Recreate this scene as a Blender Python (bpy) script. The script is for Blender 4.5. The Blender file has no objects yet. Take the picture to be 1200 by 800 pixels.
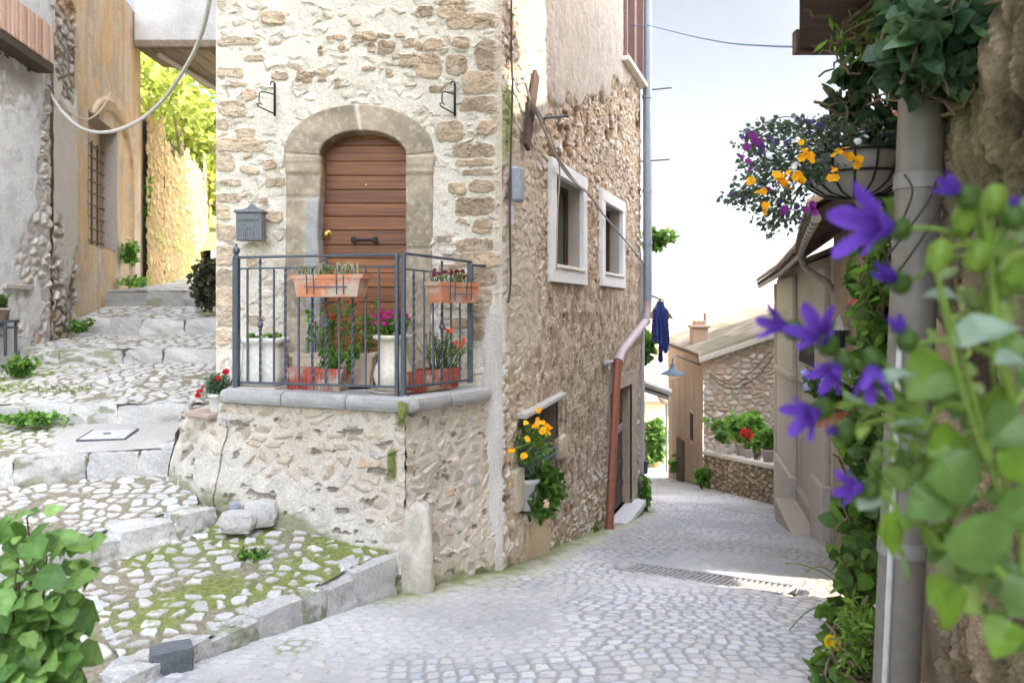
import bpy, math, random
import numpy as np
from mathutils import Vector, Matrix

# ------------------------------------------------------------------ helpers
scene = bpy.context.scene
COL = scene.collection
random.seed(7)
RNG = np.random.default_rng(11)
F, CX, CY = 900.0, 600.0, 361.0          # focal length and principal point, used only to survey the photograph


def P(px, py, D):
    return np.array([(px - CX) / F * D, D, (CY - py) / F * D])


def lin(r, g, b):
    f = lambda c: (c / 255.0) / 12.92 if c / 255.0 <= .04045 else ((c / 255.0 + .055) / 1.055) ** 2.4
    return np.array([f(r), f(g), f(b)])


def _h(ix, iy, seed):
    a = (ix.astype(np.int64) * 374761393 + iy.astype(np.int64) * 668265263 + seed * 2147483647 + 12345) & 0xffffffff
    a = ((a ^ (a >> 13)) * 1274126177) & 0xffffffff
    a = ((a ^ (a >> 16)) * 2246822519) & 0xffffffff
    a = a ^ (a >> 15)
    return (a & 0xffffff) / float(0xffffff)


def vnoise(x, y, seed=0):
    x = np.asarray(x, float); y = np.asarray(y, float)
    x, y = np.broadcast_arrays(x, y)
    ix = np.floor(x).astype(np.int64); iy = np.floor(y).astype(np.int64)
    fx = x - ix; fy = y - iy
    fx = fx * fx * fx * (fx * (fx * 6 - 15) + 10); fy = fy * fy * fy * (fy * (fy * 6 - 15) + 10)
    a = _h(ix, iy, seed); b = _h(ix + 1, iy, seed); c = _h(ix, iy + 1, seed); d = _h(ix + 1, iy + 1, seed)
    return (a + (b - a) * fx) * (1 - fy) + (c + (d - c) * fx) * fy


def fbm(x, y, seed=0, oct=4, gain=.5):
    s = 0; a = 1; t = 0
    for o in range(oct):
        s = s + a * vnoise(x * 2 ** o + 17.3 * o, y * 2 ** o + 9.1 * o, seed + o * 31); t += a; a *= gain
    return s / t          # 0..1


def sst(a, b, x):
    t = np.clip((x - a) / (b - a), 0, 1)
    return t * t * (3 - 2 * t)


def mixc(c1, c2, t):
    t = np.asarray(t)[..., None]
    return np.asarray(c1) * (1 - t) + np.asarray(c2) * t


VT = [0, 0]


def voro(x, y, seed=0, jx=.7, jy=.6):
    """irregular masonry: returns (random per stone a, b, c, distance to the joint) in cell units"""
    x = np.asarray(x, float); y = np.asarray(y, float)
    iy = np.floor(y).astype(np.int64)
    f1 = np.full(x.shape, 1e9); f2 = np.full(x.shape, 1e9)
    s1x = np.zeros(x.shape); s1y = np.zeros(x.shape); s2x = np.zeros(x.shape); s2y = np.zeros(x.shape)
    ida = np.zeros(x.shape, np.int64); idb = np.zeros(x.shape, np.int64)
    for dy in (-2, -1, 0, 1, 2):
        r = iy + dy
        sh = _h(r * 0, r, seed + 5)
        ix = np.floor(x - sh).astype(np.int64)
        for dx in (-2, -1, 0, 1, 2):
            c = ix + dx
            sx = c + sh + .5 + jx * (_h(c, r, seed + 1) - .5)
            sy = r + .5 + jy * (_h(c, r, seed + 2) - .5)
            d = (x - sx) ** 2 + (y - sy) ** 2
            n1 = d < f1
            n2 = (~n1) & (d < f2)
            f2 = np.where(n1, f1, np.where(n2, d, f2))
            s2x = np.where(n1, s1x, np.where(n2, sx, s2x)); s2y = np.where(n1, s1y, np.where(n2, sy, s2y))
            f1 = np.where(n1, d, f1); s1x = np.where(n1, sx, s1x); s1y = np.where(n1, sy, s1y)
            ida = np.where(n1, c, ida); idb = np.where(n1, r, idb)
    e = (f2 - f1) / (2 * np.sqrt((s1x - s2x) ** 2 + (s1y - s2y) ** 2) + 1e-9)
    VT[1] = np.sqrt(f1); VT[0] = (x - s1x) * (_h(ida, idb, seed + 21) - .5) + (y - s1y) * (_h(ida, idb, seed + 22) - .5)      # tilt of each stone's face
    return _h(ida, idb, seed + 11), _h(ida, idb, seed + 12), _h(ida, idb, seed + 13), e


# ------------------------------------------------------------------ materials
MATS = {}


def nodes(name):
    m = bpy.data.materials.new(name); m.use_nodes = True
    nt = m.node_tree; nt.nodes.clear()
    out = nt.nodes.new('ShaderNodeOutputMaterial')
    bs = nt.nodes.new('ShaderNodeBsdfPrincipled')
    nt.links.new(bs.outputs[0], out.inputs[0])
    return m, nt, bs, out


def mat_surface(name, color=None, rough=.85, metal=0., nscale=30, nvar=.18, bump=.35, bdist=.01, bscale=90,
                spec=.3, stretch=None, var2=0., col2=None, s2=3., coat=0.):
    """procedural surface: base colour (or the mesh's own 'Col' pattern) broken by noise, with fine bump"""
    if name in MATS: return MATS[name]
    m, nt, bs, out = nodes(name)
    N = nt.nodes.new; L = nt.links.new
    tc = N('ShaderNodeTexCoord'); vec = tc.outputs['Object']
    if stretch:
        mp = N('ShaderNodeMapping'); mp.inputs['Scale'].default_value = stretch; L(vec, mp.inputs[0]); vec = mp.outputs[0]
    if color is None:
        at = N('ShaderNodeAttribute'); at.attribute_name = 'Col'; base = at.outputs['Color']
    else:
        rg = N('ShaderNodeRGB'); rg.outputs[0].default_value = (*color, 1); base = rg.outputs[0]
    if col2 is not None:
        n2 = N('ShaderNodeTexNoise'); n2.inputs['Scale'].default_value = s2; n2.inputs['Detail'].default_value = 5; L(vec, n2.inputs['Vector'])
        rp = N('ShaderNodeValToRGB'); rp.color_ramp.elements[0].position = .45; rp.color_ramp.elements[1].position = .62
        L(n2.outputs['Fac'], rp.inputs[0])
        mx = N('ShaderNodeMixRGB'); mx.inputs[2].default_value = (*col2, 1); L(rp.outputs[0], mx.inputs[0]); L(base, mx.inputs[1]); base = mx.outputs[0]
    nz = N('ShaderNodeTexNoise'); nz.inputs['Scale'].default_value = nscale; nz.inputs['Detail'].default_value = 6
    nz.inputs['Roughness'].default_value = .65; L(vec, nz.inputs['Vector'])
    mr = N('ShaderNodeMapRange'); mr.inputs[1].default_value = .25; mr.inputs[2].default_value = .75
    mr.inputs[3].default_value = 1 - nvar; mr.inputs[4].default_value = 1 + nvar; L(nz.outputs['Fac'], mr.inputs[0])
    mu = N('ShaderNodeVectorMath'); mu.operation = 'SCALE'; L(base, mu.inputs[0]); L(mr.outputs[0], mu.inputs['Scale'])
    L(mu.outputs[0], bs.inputs['Base Color'])
    bs.inputs['Roughness'].default_value = rough; bs.inputs['Metallic'].default_value = metal
    bs.inputs['Specular IOR Level'].default_value = spec
    if coat: bs.inputs['Coat Weight'].default_value = coat
    if bump:
        nb = N('ShaderNodeTexNoise'); nb.inputs['Scale'].default_value = bscale; nb.inputs['Detail'].default_value = 5
        nb.inputs['Roughness'].default_value = .6; L(vec, nb.inputs['Vector'])
        bp = N('ShaderNodeBump'); bp.inputs['Strength'].default_value = bump; bp.inputs['Distance'].default_value = bdist
        L(nb.outputs['Fac'], bp.inputs['Height']); L(bp.outputs[0], bs.inputs['Normal'])
    MATS[name] = m
    return m


def mat_leaf(name, trans=.4, rough=.45, spec=.4):
    if name in MATS: return MATS[name]
    m, nt, bs, out = nodes(name)
    N = nt.nodes.new; L = nt.links.new
    at = N('ShaderNodeAttribute'); at.attribute_name = 'Col'
    tc = N('ShaderNodeTexCoord')
    nz = N('ShaderNodeTexNoise'); nz.inputs['Scale'].default_value = 45; L(tc.outputs['Object'], nz.inputs['Vector'])
    mr = N('ShaderNodeMapRange'); mr.inputs[1].default_value = .3; mr.inputs[2].default_value = .7
    mr.inputs[3].default_value = .82; mr.inputs[4].default_value = 1.15; L(nz.outputs['Fac'], mr.inputs[0])
    mu = N('ShaderNodeVectorMath'); mu.operation = 'SCALE'; L(at.outputs['Color'], mu.inputs[0]); L(mr.outputs[0], mu.inputs['Scale'])
    L(mu.outputs[0], bs.inputs['Base Color']); bs.inputs['Roughness'].default_value = rough
    bs.inputs['Specular IOR Level'].default_value = spec
    tr = N('ShaderNodeBsdfTranslucent')
    hs = N('ShaderNodeHueSaturation'); hs.inputs['Value'].default_value = 1.5; hs.inputs['Hue'].default_value = .49
    L(mu.outputs[0], hs.inputs['Color']); L(hs.outputs[0], tr.inputs['Color'])
    mx = N('ShaderNodeMixShader'); mx.inputs[0].default_value = trans
    L(bs.outputs[0], mx.inputs[1]); L(tr.outputs[0], mx.inputs[2]); L(mx.outputs[0], out.inputs[0])
    MATS[name] = m
    return m


def mat_wood(name, c1, c2, rough=.5, scale=(3, 40, 40), coat=.0):
    if name in MATS: return MATS[name]
    m, nt, bs, out = nodes(name)
    N = nt.nodes.new; L = nt.links.new
    tc = N('ShaderNodeTexCoord'); mp = N('ShaderNodeMapping'); mp.inputs['Scale'].default_value = scale
    L(tc.outputs['Object'], mp.inputs[0])
    nz = N('ShaderNodeTexNoise'); nz.inputs['Scale'].default_value = 1; nz.inputs['Detail'].default_value = 7; nz.inputs['Distortion'].default_value = .6
    L(mp.outputs[0], nz.inputs['Vector'])
    rp = N('ShaderNodeValToRGB'); e = rp.color_ramp.elements
    e[0].position = .3; e[0].color = (*c1, 1); e[1].position = .7; e[1].color = (*c2, 1); L(nz.outputs['Fac'], rp.inputs[0])
    at = N('ShaderNodeAttribute'); at.attribute_name = 'Col'
    mm = N('ShaderNodeMixRGB'); mm.blend_type = 'MULTIPLY'; mm.inputs[0].default_value = 1
    L(rp.outputs[0], mm.inputs[1]); L(at.outputs['Color'], mm.inputs[2])
    L(mm.outputs[0], bs.inputs['Base Color']); bs.inputs['Roughness'].default_value = rough
    if coat: bs.inputs['Coat Weight'].default_value = coat
    bp = N('ShaderNodeBump'); bp.inputs['Strength'].default_value = .35; bp.inputs['Distance'].default_value = .004
    L(nz.outputs['Fac'], bp.inputs['Height']); L(bp.outputs[0], bs.inputs['Normal'])
    MATS[name] = m
    return m


# ------------------------------------------------------------------ objects
def wloc(o):
    v = Vector((0, 0, 0))
    while o is not None:
        v += o.location; o = o.parent
    return v


def tag(o, label=None, cat=None, group=None, kind=None):
    if label: o['label'] = label
    if cat: o['category'] = cat
    if group: o['group'] = group
    if kind: o['kind'] = kind
    return o


def thing(name, label, cat, loc, group=None):
    o = bpy.data.objects.new(name, None); COL.objects.link(o)
    o.empty_display_size = .1
    o.location = Vector([float(a) for a in loc])
    return tag(o, label, cat, group)


class MB:
    """collects pieces with per-vertex colour and links them as ONE mesh object"""
    def __init__(s): s.v = []; s.c = []; s.q = []; s.t = []; s.n = 0

    def add(s, v, quads=None, tris=None, col=(1, 1, 1)):
        v = np.asarray(v, float).reshape(-1, 3)
        c = np.asarray(col, float)
        if c.ndim == 1: c = np.tile(c, (len(v), 1))
        s.v.append(v); s.c.append(c.reshape(-1, 3))
        if quads is not None and len(quads): s.q.append(np.asarray(quads, np.int64).reshape(-1, 4) + s.n)
        if tris is not None and len(tris): s.t.append(np.asarray(tris, np.int64).reshape(-1, 3) + s.n)
        s.n += len(v)
        return s

    def grid(s, Pg, col, closed_u=False, closed_v=False, mask=None, flip=False):
        n, m = Pg.shape[:2]
        idx = np.arange(n * m).reshape(n, m)
        if closed_u: idx = np.vstack([idx, idx[:1]])
        if closed_v: idx = np.hstack([idx, idx[:, :1]])
        a = idx[:-1, :-1]; b = idx[1:, :-1]; c = idx[1:, 1:]; d = idx[:-1, 1:]
        q = np.stack([a, b, c, d] if not flip else [a, d, c, b], -1).reshape(-1, 4)
        if mask is not None:
            mk = (mask[:-1, :-1] & mask[1:, :-1] & mask[1:, 1:] & mask[:-1, 1:]).reshape(-1)
            q = q[mk]
        return s.add(Pg.reshape(-1, 3), q, None, np.asarray(col).reshape(-1, 3) if np.ndim(col) > 1 else col)

    def box(s, c, size, R=None, col=(1, 1, 1), bev=0.):
        """box with chamfered edges"""
        hx, hy, hz = [a / 2 for a in size]
        b = min(bev, hx * .9, hy * .9, hz * .9)
        if b <= 0:
            v = np.array([[x, y, z] for x in (-hx, hx) for y in (-hy, hy) for z in (-hz, hz)])
            q = [(0, 1, 3, 2), (4, 6, 7, 5), (0, 4, 5, 1), (2, 3, 7, 6), (0, 2, 6, 4), (1, 5, 7, 3)]; t = []
        else:
            v = []; ix = {}
            for sx in (-1, 1):
                for sy in (-1, 1):
                    for sz in (-1, 1):
                        for k, p in enumerate(((hx, hy - b, hz - b), (hx - b, hy, hz - b), (hx - b, hy - b, hz))):
                            ix[(sx, sy, sz, k)] = len(v); v.append((sx * p[0], sy * p[1], sz * p[2]))
            g = lambda x, y, z, k: ix[(x, y, z, k)]
            q = []; t = []
            for s1 in (-1, 1):
                q.append((g(s1, -1, -1, 0), g(s1, 1, -1, 0), g(s1, 1, 1, 0), g(s1, -1, 1, 0))[::s1])
                q.append((g(-1, s1, -1, 1), g(-1, s1, 1, 1), g(1, s1, 1, 1), g(1, s1, -1, 1))[::s1])
                q.append((g(-1, -1, s1, 2), g(1, -1, s1, 2), g(1, 1, s1, 2), g(-1, 1, s1, 2))[::s1])
                for s2 in (-1, 1):
                    q.append((g(s1, s2, -1, 0), g(s1, s2, 1, 0), g(s1, s2, 1, 1), g(s1, s2, -1, 1))[::-s1 * s2])
                    q.append((g(s1, -1, s2, 0), g(s1, 1, s2, 0), g(s1, 1, s2, 2), g(s1, -1, s2, 2))[::s1 * s2])
                    q.append((g(-1, s1, s2, 1), g(1, s1, s2, 1), g(1, s1, s2, 2), g(-1, s1, s2, 2))[::-s1 * s2])
                    for s3 in (-1, 1):
                        t.append((g(s1, s2, s3, 0), g(s1, s2, s3, 1), g(s1, s2, s3, 2))[::s1 * s2 * s3])
            v = np.array(v)
            q = [tuple(x) for x in q]; t = [tuple(x) for x in t]
        if R is not None: v = v @ np.asarray(R).T
        return s.add(v + np.asarray(c), q, t, col)

    def tube(s, pts, r, n=8, col=(1, 1, 1), caps=True):
        pts = np.asarray(pts, float); k = len(pts)
        r = np.broadcast_to(np.asarray(r, float), (k,))
        tg = np.gradient(pts, axis=0); tg /= np.linalg.norm(tg, axis=1)[:, None] + 1e-12
        up = np.array([0, 0, 1.]) if abs(tg[0][2]) < .9 else np.array([1., 0, 0])
        ring = []
        a = np.cross(tg[0], up); a /= np.linalg.norm(a)
        th = np.arange(n) * 2 * np.pi / n
        for i in range(k):
            a = a - tg[i] * np.dot(a, tg[i]); a /= np.linalg.norm(a) + 1e-12
            b = np.cross(tg[i], a)
            ring.append(pts[i] + r[i] * (np.cos(th)[:, None] * a + np.sin(th)[:, None] * b))
        s.grid(np.array(ring), col, closed_v=True)
        if caps:
            for e, rev in ((0, 1), (-1, 0)):
                v = np.vstack([ring[e], pts[e][None]])
                tr = [(i, (i + 1) % n, n) if not rev else ((i + 1) % n, i, n) for i in range(n)]
                s.add(v, None, tr, col)
        return s

    def lathe(s, prof, c, n=28, col=(1, 1, 1), sq=0., R=None):
        """prof = [(r,z)...]; sq squares the outline a little"""
        th = np.arange(n) * 2 * np.pi / n
        prof = np.asarray(prof, float)
        k = 1.0 / np.power(np.abs(np.cos(th)) ** (2 + 6 * sq) + np.abs(np.sin(th)) ** (2 + 6 * sq), 1 / (2 + 6 * sq))
        X = prof[:, :1] * (np.cos(th) * k)[None]; Y = prof[:, :1] * (np.sin(th) * k)[None]
        Z = np.repeat(prof[:, 1:], n, 1)
        V = np.stack([X, Y, Z], -1)
        if R is not None: V = V @ np.asarray(R).T
        return s.grid(V + np.asarray(c), col, closed_v=True, flip=True)

    def rock(s, c, size, R=None, seed=0, col=(.5, .5, .5), n=9, pw=.35, amp=.12, cvar=.12, col2=None):
        """rounded irregular stone block"""
        t = np.linspace(-1, 1, n)
        A, B = np.meshgrid(t, t, indexing='ij')
        col = np.asarray(col, float)
        for ax in range(3):
            for sg in (-1, 1):
                V = np.zeros((n, n, 3)); V[..., ax] = sg; V[..., (ax + 1) % 3] = A; V[..., (ax + 2) % 3] = B
                ln = np.linalg.norm(V, axis=-1, keepdims=True)
                S = V / ln
                V = V * (1 - pw) + S * pw * 1.25
                w = fbm(S[..., 0] * 1.7 + S[..., 2] * 1.1 + seed * 3.7, S[..., 1] * 1.7 - S[..., 2] * 1.3 + seed * 1.9, 3, 4)
                w2 = fbm(V[..., 0] * 6 + V[..., 2] * 4 + seed, V[..., 1] * 6 - V[..., 2] * 4.5, 4, 3)
                V = V * (1 + amp * 2 * (w - .5) + amp * .55 * (w2 - .5))[..., None]
                w = np.clip(w * .6 + w2 * .4, 0, 1)
                W = V * np.asarray(size) / 2
                if R is not None: W = W @ np.asarray(R).T
                tcol = mixc(col * (1 - cvar), col * (1 + cvar), w)
                if col2 is not None:
                    tcol = mixc(tcol, col2, sst(.5, .62, fbm(S[..., 0] * 2.6 + seed, S[..., 1] * 2.6 + S[..., 2] * 2, 8, 4)))
                s.grid(W + np.asarray(c), tcol, flip=(sg < 0))
        return s

    def build(s, name, mat, parent=None, origin=None, smooth=False):
        me = bpy.data.meshes.new(name)
        v = np.vstack(s.v); c = np.vstack(s.c)
        off = np.array(wloc(parent)) if parent is not None else (np.asarray(origin, float) if origin is not None else np.zeros(3))
        v = v - off
        q = np.vstack(s.q) if s.q else np.zeros((0, 4), np.int64)
        t = np.vstack(s.t) if s.t else np.zeros((0, 3), np.int64)
        me.vertices.add(len(v)); me.vertices.foreach_set('co', v.astype(np.float32).ravel())
        lv = np.concatenate([q.ravel(), t.ravel()]).astype(np.int32)
        tot = np.concatenate([np.full(len(q), 4), np.full(len(t), 3)]).astype(np.int32)
        st = np.concatenate([[0], np.cumsum(tot)[:-1]]).astype(np.int32)
        me.loops.add(len(lv)); me.loops.foreach_set('vertex_index', lv)
        me.polygons.add(len(tot)); me.polygons.foreach_set('loop_start', st)
        me.update(calc_edges=True); me.validate()
        ca = me.color_attributes.new('Col', 'FLOAT_COLOR', 'POINT')
        if len(ca.data) == len(c):
            ca.data.foreach_set('color', np.hstack([np.clip(c, 0, 1), np.ones((len(c), 1))]).astype(np.float32).ravel())
        me.polygons.foreach_set('use_smooth', np.full(len(me.polygons), bool(smooth)))
        me.materials.append(mat)
        o = bpy.data.objects.new(name, me); COL.objects.link(o)
        if parent is not None: o.parent = parent
        elif origin is not None: o.location = Vector([float(a) for a in origin])
        return o


def rotz(a): c, s_ = math.cos(a), math.sin(a); return np.array([[c, -s_, 0], [s_, c, 0], [0, 0, 1.]])
def rotx(a): c, s_ = math.cos(a), math.sin(a); return np.array([[1, 0, 0], [0, c, -s_], [0, s_, c]])
def roty(a): c, s_ = math.cos(a), math.sin(a); return np.array([[c, 0, s_], [0, 1, 0], [-s_, 0, c]])


def frame(A, B):
    """wall from plan point A to B: unit direction, length, and outward normal on the right-hand side"""
    A = np.array([A[0], A[1], 0.]); B = np.array([B[0], B[1], 0.])
    L = np.linalg.norm(B - A); U = (B - A) / L
    return A, U, L, np.array([U[1], -U[0], 0.])


def wall(mb, A, B, us, zs, fn, mask=None):
    """relief of a wall: fn(u,z,X,D) -> height along the normal and colour"""
    O, U, L, N = frame(A, B)
    u, z = np.meshgrid(us, zs, indexing='ij')
    base = O + u[..., None] * U; base[..., 2] = z
    h, c = fn(u, z, base[..., 0], base[..., 1])
    mk = mask(u, z, base[..., 0], base[..., 1]) if mask else None
    mb.grid(base + N * h[..., None], c, mask=mk)
    return mb


def arr(a, b, step): return np.linspace(a, b, max(2, int(round(abs(b - a) / step)) + 1))


# ------------------------------------------------------------------ foliage
LEAF = {'ovate': [(0, 0), (.22, .36), (.55, .40), (.82, .2), (1, 0)],
        'round': [(0, .05), (.2, .48), (.55, .52), (.85, .3), (1, 0)],
        'heart': [(0, .02), (.03, .33), (.18, .48), (.42, .49), (.66, .36), (.86, .16), (1, 0)],
        'narrow': [(0, 0), (.3, .12), (.6, .13), (.85, .07), (1, 0)],
        'petal': [(0, .05), (.3, .28), (.65, .42), (.9, .3), (1, .05)]}


def leaf_batch(mb, c, d, nrm, size, shape='ovate', cols=None, fold=.12, droop=.25):
    """many leaves at once: c base points, d directions, nrm normals"""
    c = np.asarray(c, float); n = len(c)
    if n == 0: return
    d = d / (np.linalg.norm(d, axis=1)[:, None] + 1e-9)
    s_ = np.cross(d, nrm); s_ /= np.linalg.norm(s_, axis=1)[:, None] + 1e-9
    nn = np.cross(s_, d)
    size = np.broadcast_to(np.asarray(size, float), (n,))[:, None]
    rows = []
    for t, w in LEAF[shape]:
        mid = c + d * size * t - nn * size * (droop * t * t)
        rows.append(np.stack([mid - s_ * size * w + nn * size * w * fold, mid, mid + s_ * size * w + nn * size * w * fold], 1))
    V = np.stack(rows, 1)                      # n, rows, 3, 3
    k = V.shape[1]
    base = (np.arange(n) * k * 3)[:, None, None]
    idx = np.arange(k * 3).reshape(k, 3)
    q = np.stack([idx[:-1, :-1], idx[1:, :-1], idx[1:, 1:], idx[:-1, 1:]], -1).reshape(1, -1, 4)
    q = (q + base).reshape(-1, 4)
    cols = np.asarray(cols, float)
    if cols.ndim == 1: cols = np.tile(cols, (n, 1))
    vc = np.ones((n, k, 3, 1)); vc[:, :, 1] = 1.16; vc[:, -1] = .9; vc[:, :, 0] *= (.88 + .16 * RNG.random((n, 1, 1))); vc[:, :, 2] *= (.88 + .16 * RNG.random((n, 1, 1)))
    V[:, 1:-1, 0] += nn[:, None] * (size * .06)[:, None] * (RNG.random((n, k - 2, 1)) * 2 - 1); V[:, 1:-1, 2] += nn[:, None] * (size * .06)[:, None] * (RNG.random((n, k - 2, 1)) * 2 - 1)
    mb.add(V.reshape(-1, 3), q, None, (cols[:, None, None, :] * vc).reshape(-1, 3))


def rdir(n, rng):
    v = rng.normal(size=(n, 3)); return v / np.linalg.norm(v, axis=1)[:, None]


def leaf_cols(n, rng, c1, c2, var=.15):
    t = rng.random((n, 1)); c = np.asarray(c1) * (1 - t) + np.asarray(c2) * t
    return c * (1 + var * (rng.random((n, 1)) * 2 - 1))


def leaf_cloud(mb, pts, rng, size, c1, c2, shape='ovate', up=.6, outc=None, droop=.25, svar=.35, fold=.12):
    n = len(pts)
    d = rdir(n, rng)
    if outc is not None:
        o = pts - np.asarray(outc); o /= np.linalg.norm(o, axis=1)[:, None] + 1e-6
        d = d * .7 + o
    nrm = rdir(n, rng) * (1 - up) + np.array([0, 0, 1.]) * up
    leaf_batch(mb, pts, d, nrm, size * (1 + svar * (rng.random(n) * 2 - 1)), shape, leaf_cols(n, rng, c1, c2), fold, droop)


def blossoms(mb, pts, rng, r, col, face=None, petals=6, col2=None, var=.15):
    """small flowers: rings of petals"""
    for p in np.asarray(pts):
        ax = rdir(1, rng)[0] * .6 + (np.asarray(face) if face is not None else np.array([0, -.7, .5]))
        ax /= np.linalg.norm(ax)
        a = np.cross(ax, [0.3, .2, .9]); a /= np.linalg.norm(a); b = np.cross(ax, a)
        th = np.arange(petals) * 2 * np.pi / petals + rng.random() * 6
        d = np.cos(th)[:, None] * a + np.sin(th)[:, None] * b + ax * .35
        cc = np.tile(np.asarray(col) * (1 + var * (rng.random() * 2 - 1)), (petals, 1))
        leaf_batch(mb, np.tile(p, (petals, 1)), d, np.tile(ax, (petals, 1)), r * (.8 + .4 * rng.random()), 'petal', cc, .1, .2)
        if col2 is not None:
            mb.rock(p + ax * r * .12, (r * .5,) * 3, None, 1, col2, n=3, pw=.9, amp=.05)


def arch_pts(a, b, sag, n=18):
    a = np.asarray(a, float); b = np.asarray(b, float)
    t = np.linspace(0, 1, n)[:, None]
    p = a + (b - a) * t; p[:, 2:] -= sag * 4 * t * (1 - t)
    return p


G1, G2 = np.array([.035, .085, .014]), np.array([.10, .19, .03])      # leaf greens
M_REL = mat_surface('masonry', None, .9, nscale=55, nvar=.30, bump=.75, bdist=.012, bscale=85)
M_PLA = mat_surface('old_plaster', None, .92, nscale=26, nvar=.20, bump=.6, bdist=.01, bscale=60)
M_STONE = mat_surface('dressed_stone', None, .85, nscale=55, nvar=.2, bump=.5, bdist=.006, bscale=120)
M_IRON = mat_surface('painted_iron', (.075, .085, .10), .45, .35, nscale=40, nvar=.2, bump=.15, bdist=.002, bscale=150, spec=.5)
M_LEAF = mat_leaf('leaf')
M_PETAL = mat_leaf('petal', .38, .55, .25)
M_GLOSS = mat_leaf('glossy_leaf', .38, .33, .55)
M_STEM = mat_surface('stem', None, .7, nscale=40, nvar=.2, bump=.2, bdist=.002)
M_TERRA = mat_surface('terracotta', None, .8, nscale=25, nvar=.14, bump=.25, bdist=.003, bscale=120)
M_POT = mat_surface('stained_clay', None, .85, nscale=25, nvar=.2, bump=.3, bdist=.003, bscale=120, col2=(.46, .36, .29), s2=7.)
M_WIRE = mat_surface('cable', None, .6, nscale=30, nvar=.15, bump=0)
M_PIPE = mat_surface('pipe_metal', None, .5, .1, nscale=14, nvar=.18, bump=.1, bdist=.003, spec=.5)
# ------------------------------------------------------------------ camera, sky, sun
cam = bpy.data.cameras.new('camera'); camo = bpy.data.objects.new('camera', cam); COL.objects.link(camo)
camo.rotation_euler = (math.pi / 2, 0, 0)
cam.sensor_width = 36; cam.lens = 27.0; cam.shift_y = -39 / 1200
cam.clip_start = .05; cam.clip_end = 4000
cam.dof.use_dof = True; cam.dof.focus_distance = 7.5; cam.dof.aperture_fstop = 4.2
scene.camera = camo
SUN_EL = math.radians(41)
_sx, _sy = .85, -.50
_n = math.hypot(_sx, _sy); _sx /= _n; _sy /= _n
SUN = Vector((_sx * math.cos(SUN_EL), _sy * math.cos(SUN_EL), math.sin(SUN_EL)))
sl = bpy.data.lights.new('sun', 'SUN'); sl.energy = 2.3; sl.angle = math.radians(.55); sl.color = (1, .90, .74)
so = bpy.data.objects.new('sun', sl); COL.objects.link(so)
so.rotation_euler = SUN.to_track_quat('Z', 'Y').to_euler()
so.location = (20, -20, 30)
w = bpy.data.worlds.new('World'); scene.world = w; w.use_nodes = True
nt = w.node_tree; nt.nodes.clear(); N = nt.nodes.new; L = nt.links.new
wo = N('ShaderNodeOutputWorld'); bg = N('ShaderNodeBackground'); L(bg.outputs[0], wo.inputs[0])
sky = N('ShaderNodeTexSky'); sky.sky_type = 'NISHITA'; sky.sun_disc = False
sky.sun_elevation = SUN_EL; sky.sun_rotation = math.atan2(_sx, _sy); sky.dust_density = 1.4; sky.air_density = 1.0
hs = N('ShaderNodeHueSaturation'); hs.inputs['Saturation'].default_value = .42; L(sky.outputs[0], hs.inputs['Color'])
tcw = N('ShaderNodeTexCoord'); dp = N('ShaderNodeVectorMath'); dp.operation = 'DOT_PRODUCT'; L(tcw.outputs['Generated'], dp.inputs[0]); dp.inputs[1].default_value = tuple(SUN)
mrw = N('ShaderNodeMapRange'); mrw.interpolation_type = 'SMOOTHSTEP'; mrw.inputs[1].default_value = .05; mrw.inputs[2].default_value = .75; mrw.inputs[3].default_value = .185; mrw.inputs[4].default_value = 2.2; L(dp.outputs['Value'], mrw.inputs[0])   # sky gain added: dimmed in view, raised towards the sun
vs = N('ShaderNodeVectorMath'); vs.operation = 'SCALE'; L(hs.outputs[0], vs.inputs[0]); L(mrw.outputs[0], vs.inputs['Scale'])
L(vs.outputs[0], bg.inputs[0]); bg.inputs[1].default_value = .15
scene.view_settings.view_transform = 'Standard'; scene.view_settings.look = 'None'
scene.view_settings.gamma = 1; scene.view_settings.use_curve_mapping = False
scene.view_settings.exposure = 2.6
scene.cycles.use_denoising = True
scene.cycles.max_bounces = 7; scene.cycles.diffuse_bounces = 4; scene.cycles.glossy_bounces = 2
scene.cycles.transmission_bounces = 3; scene.cycles.transparent_max_bounces = 4
scene.cycles.sample_clamp_indirect = 6; scene.cycles.caustics_reflective = False; scene.cycles.caustics_refractive = False

# ------------------------------------------------------------------ plan of the place (metres, eye at the origin)
SP = np.array([(-8, -.9), (0, -1.62), (4.5, -2.05), (6.2, -2.26), (7, -2.40), (8.6, -2.68), (10.6, -3.05), (13.3, -3.52), (20, -4.66), (33, -6.9), (50, -9.6), (70, -13)])


def zst(D):
    D = np.asarray(D, float)
    s = sum(np.interp(D + k, SP[:, 0], SP[:, 1]) for k in (-.6, -.3, 0, .3, .6)) / 5
    return s


FL, FR = (-2.737, 7.10), (-.093, 7.0)            # front wall of the stone house
_su = np.array([.367, 1.]) / math.hypot(.367, 1)
SEu = 6.72
SE = (FR[0] + _su[0] * SEu, FR[1] + _su[1] * SEu)  # far end of its side wall
TK, TL, TM, TR = (-.847, 6.10), (-2.44, 6.50), (-2.96, 6.92), (-.247, 6.95)   # terrace plan
G0, G1p = (1.10, 7.22), (2.21, 6.12)             # street drain


def dist_line(X, D, A, B):
    A = np.array(A); B = np.array(B); L_ = np.linalg.norm(B - A)
    t = np.clip(((X - A[0]) * (B - A)[0] + (D - A[1]) * (B - A)[1]) / L_ ** 2, 0, 1)
    return np.hypot(X - A[0] - t * (B - A)[0], D - A[1] - t * (B - A)[1]), t


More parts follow.
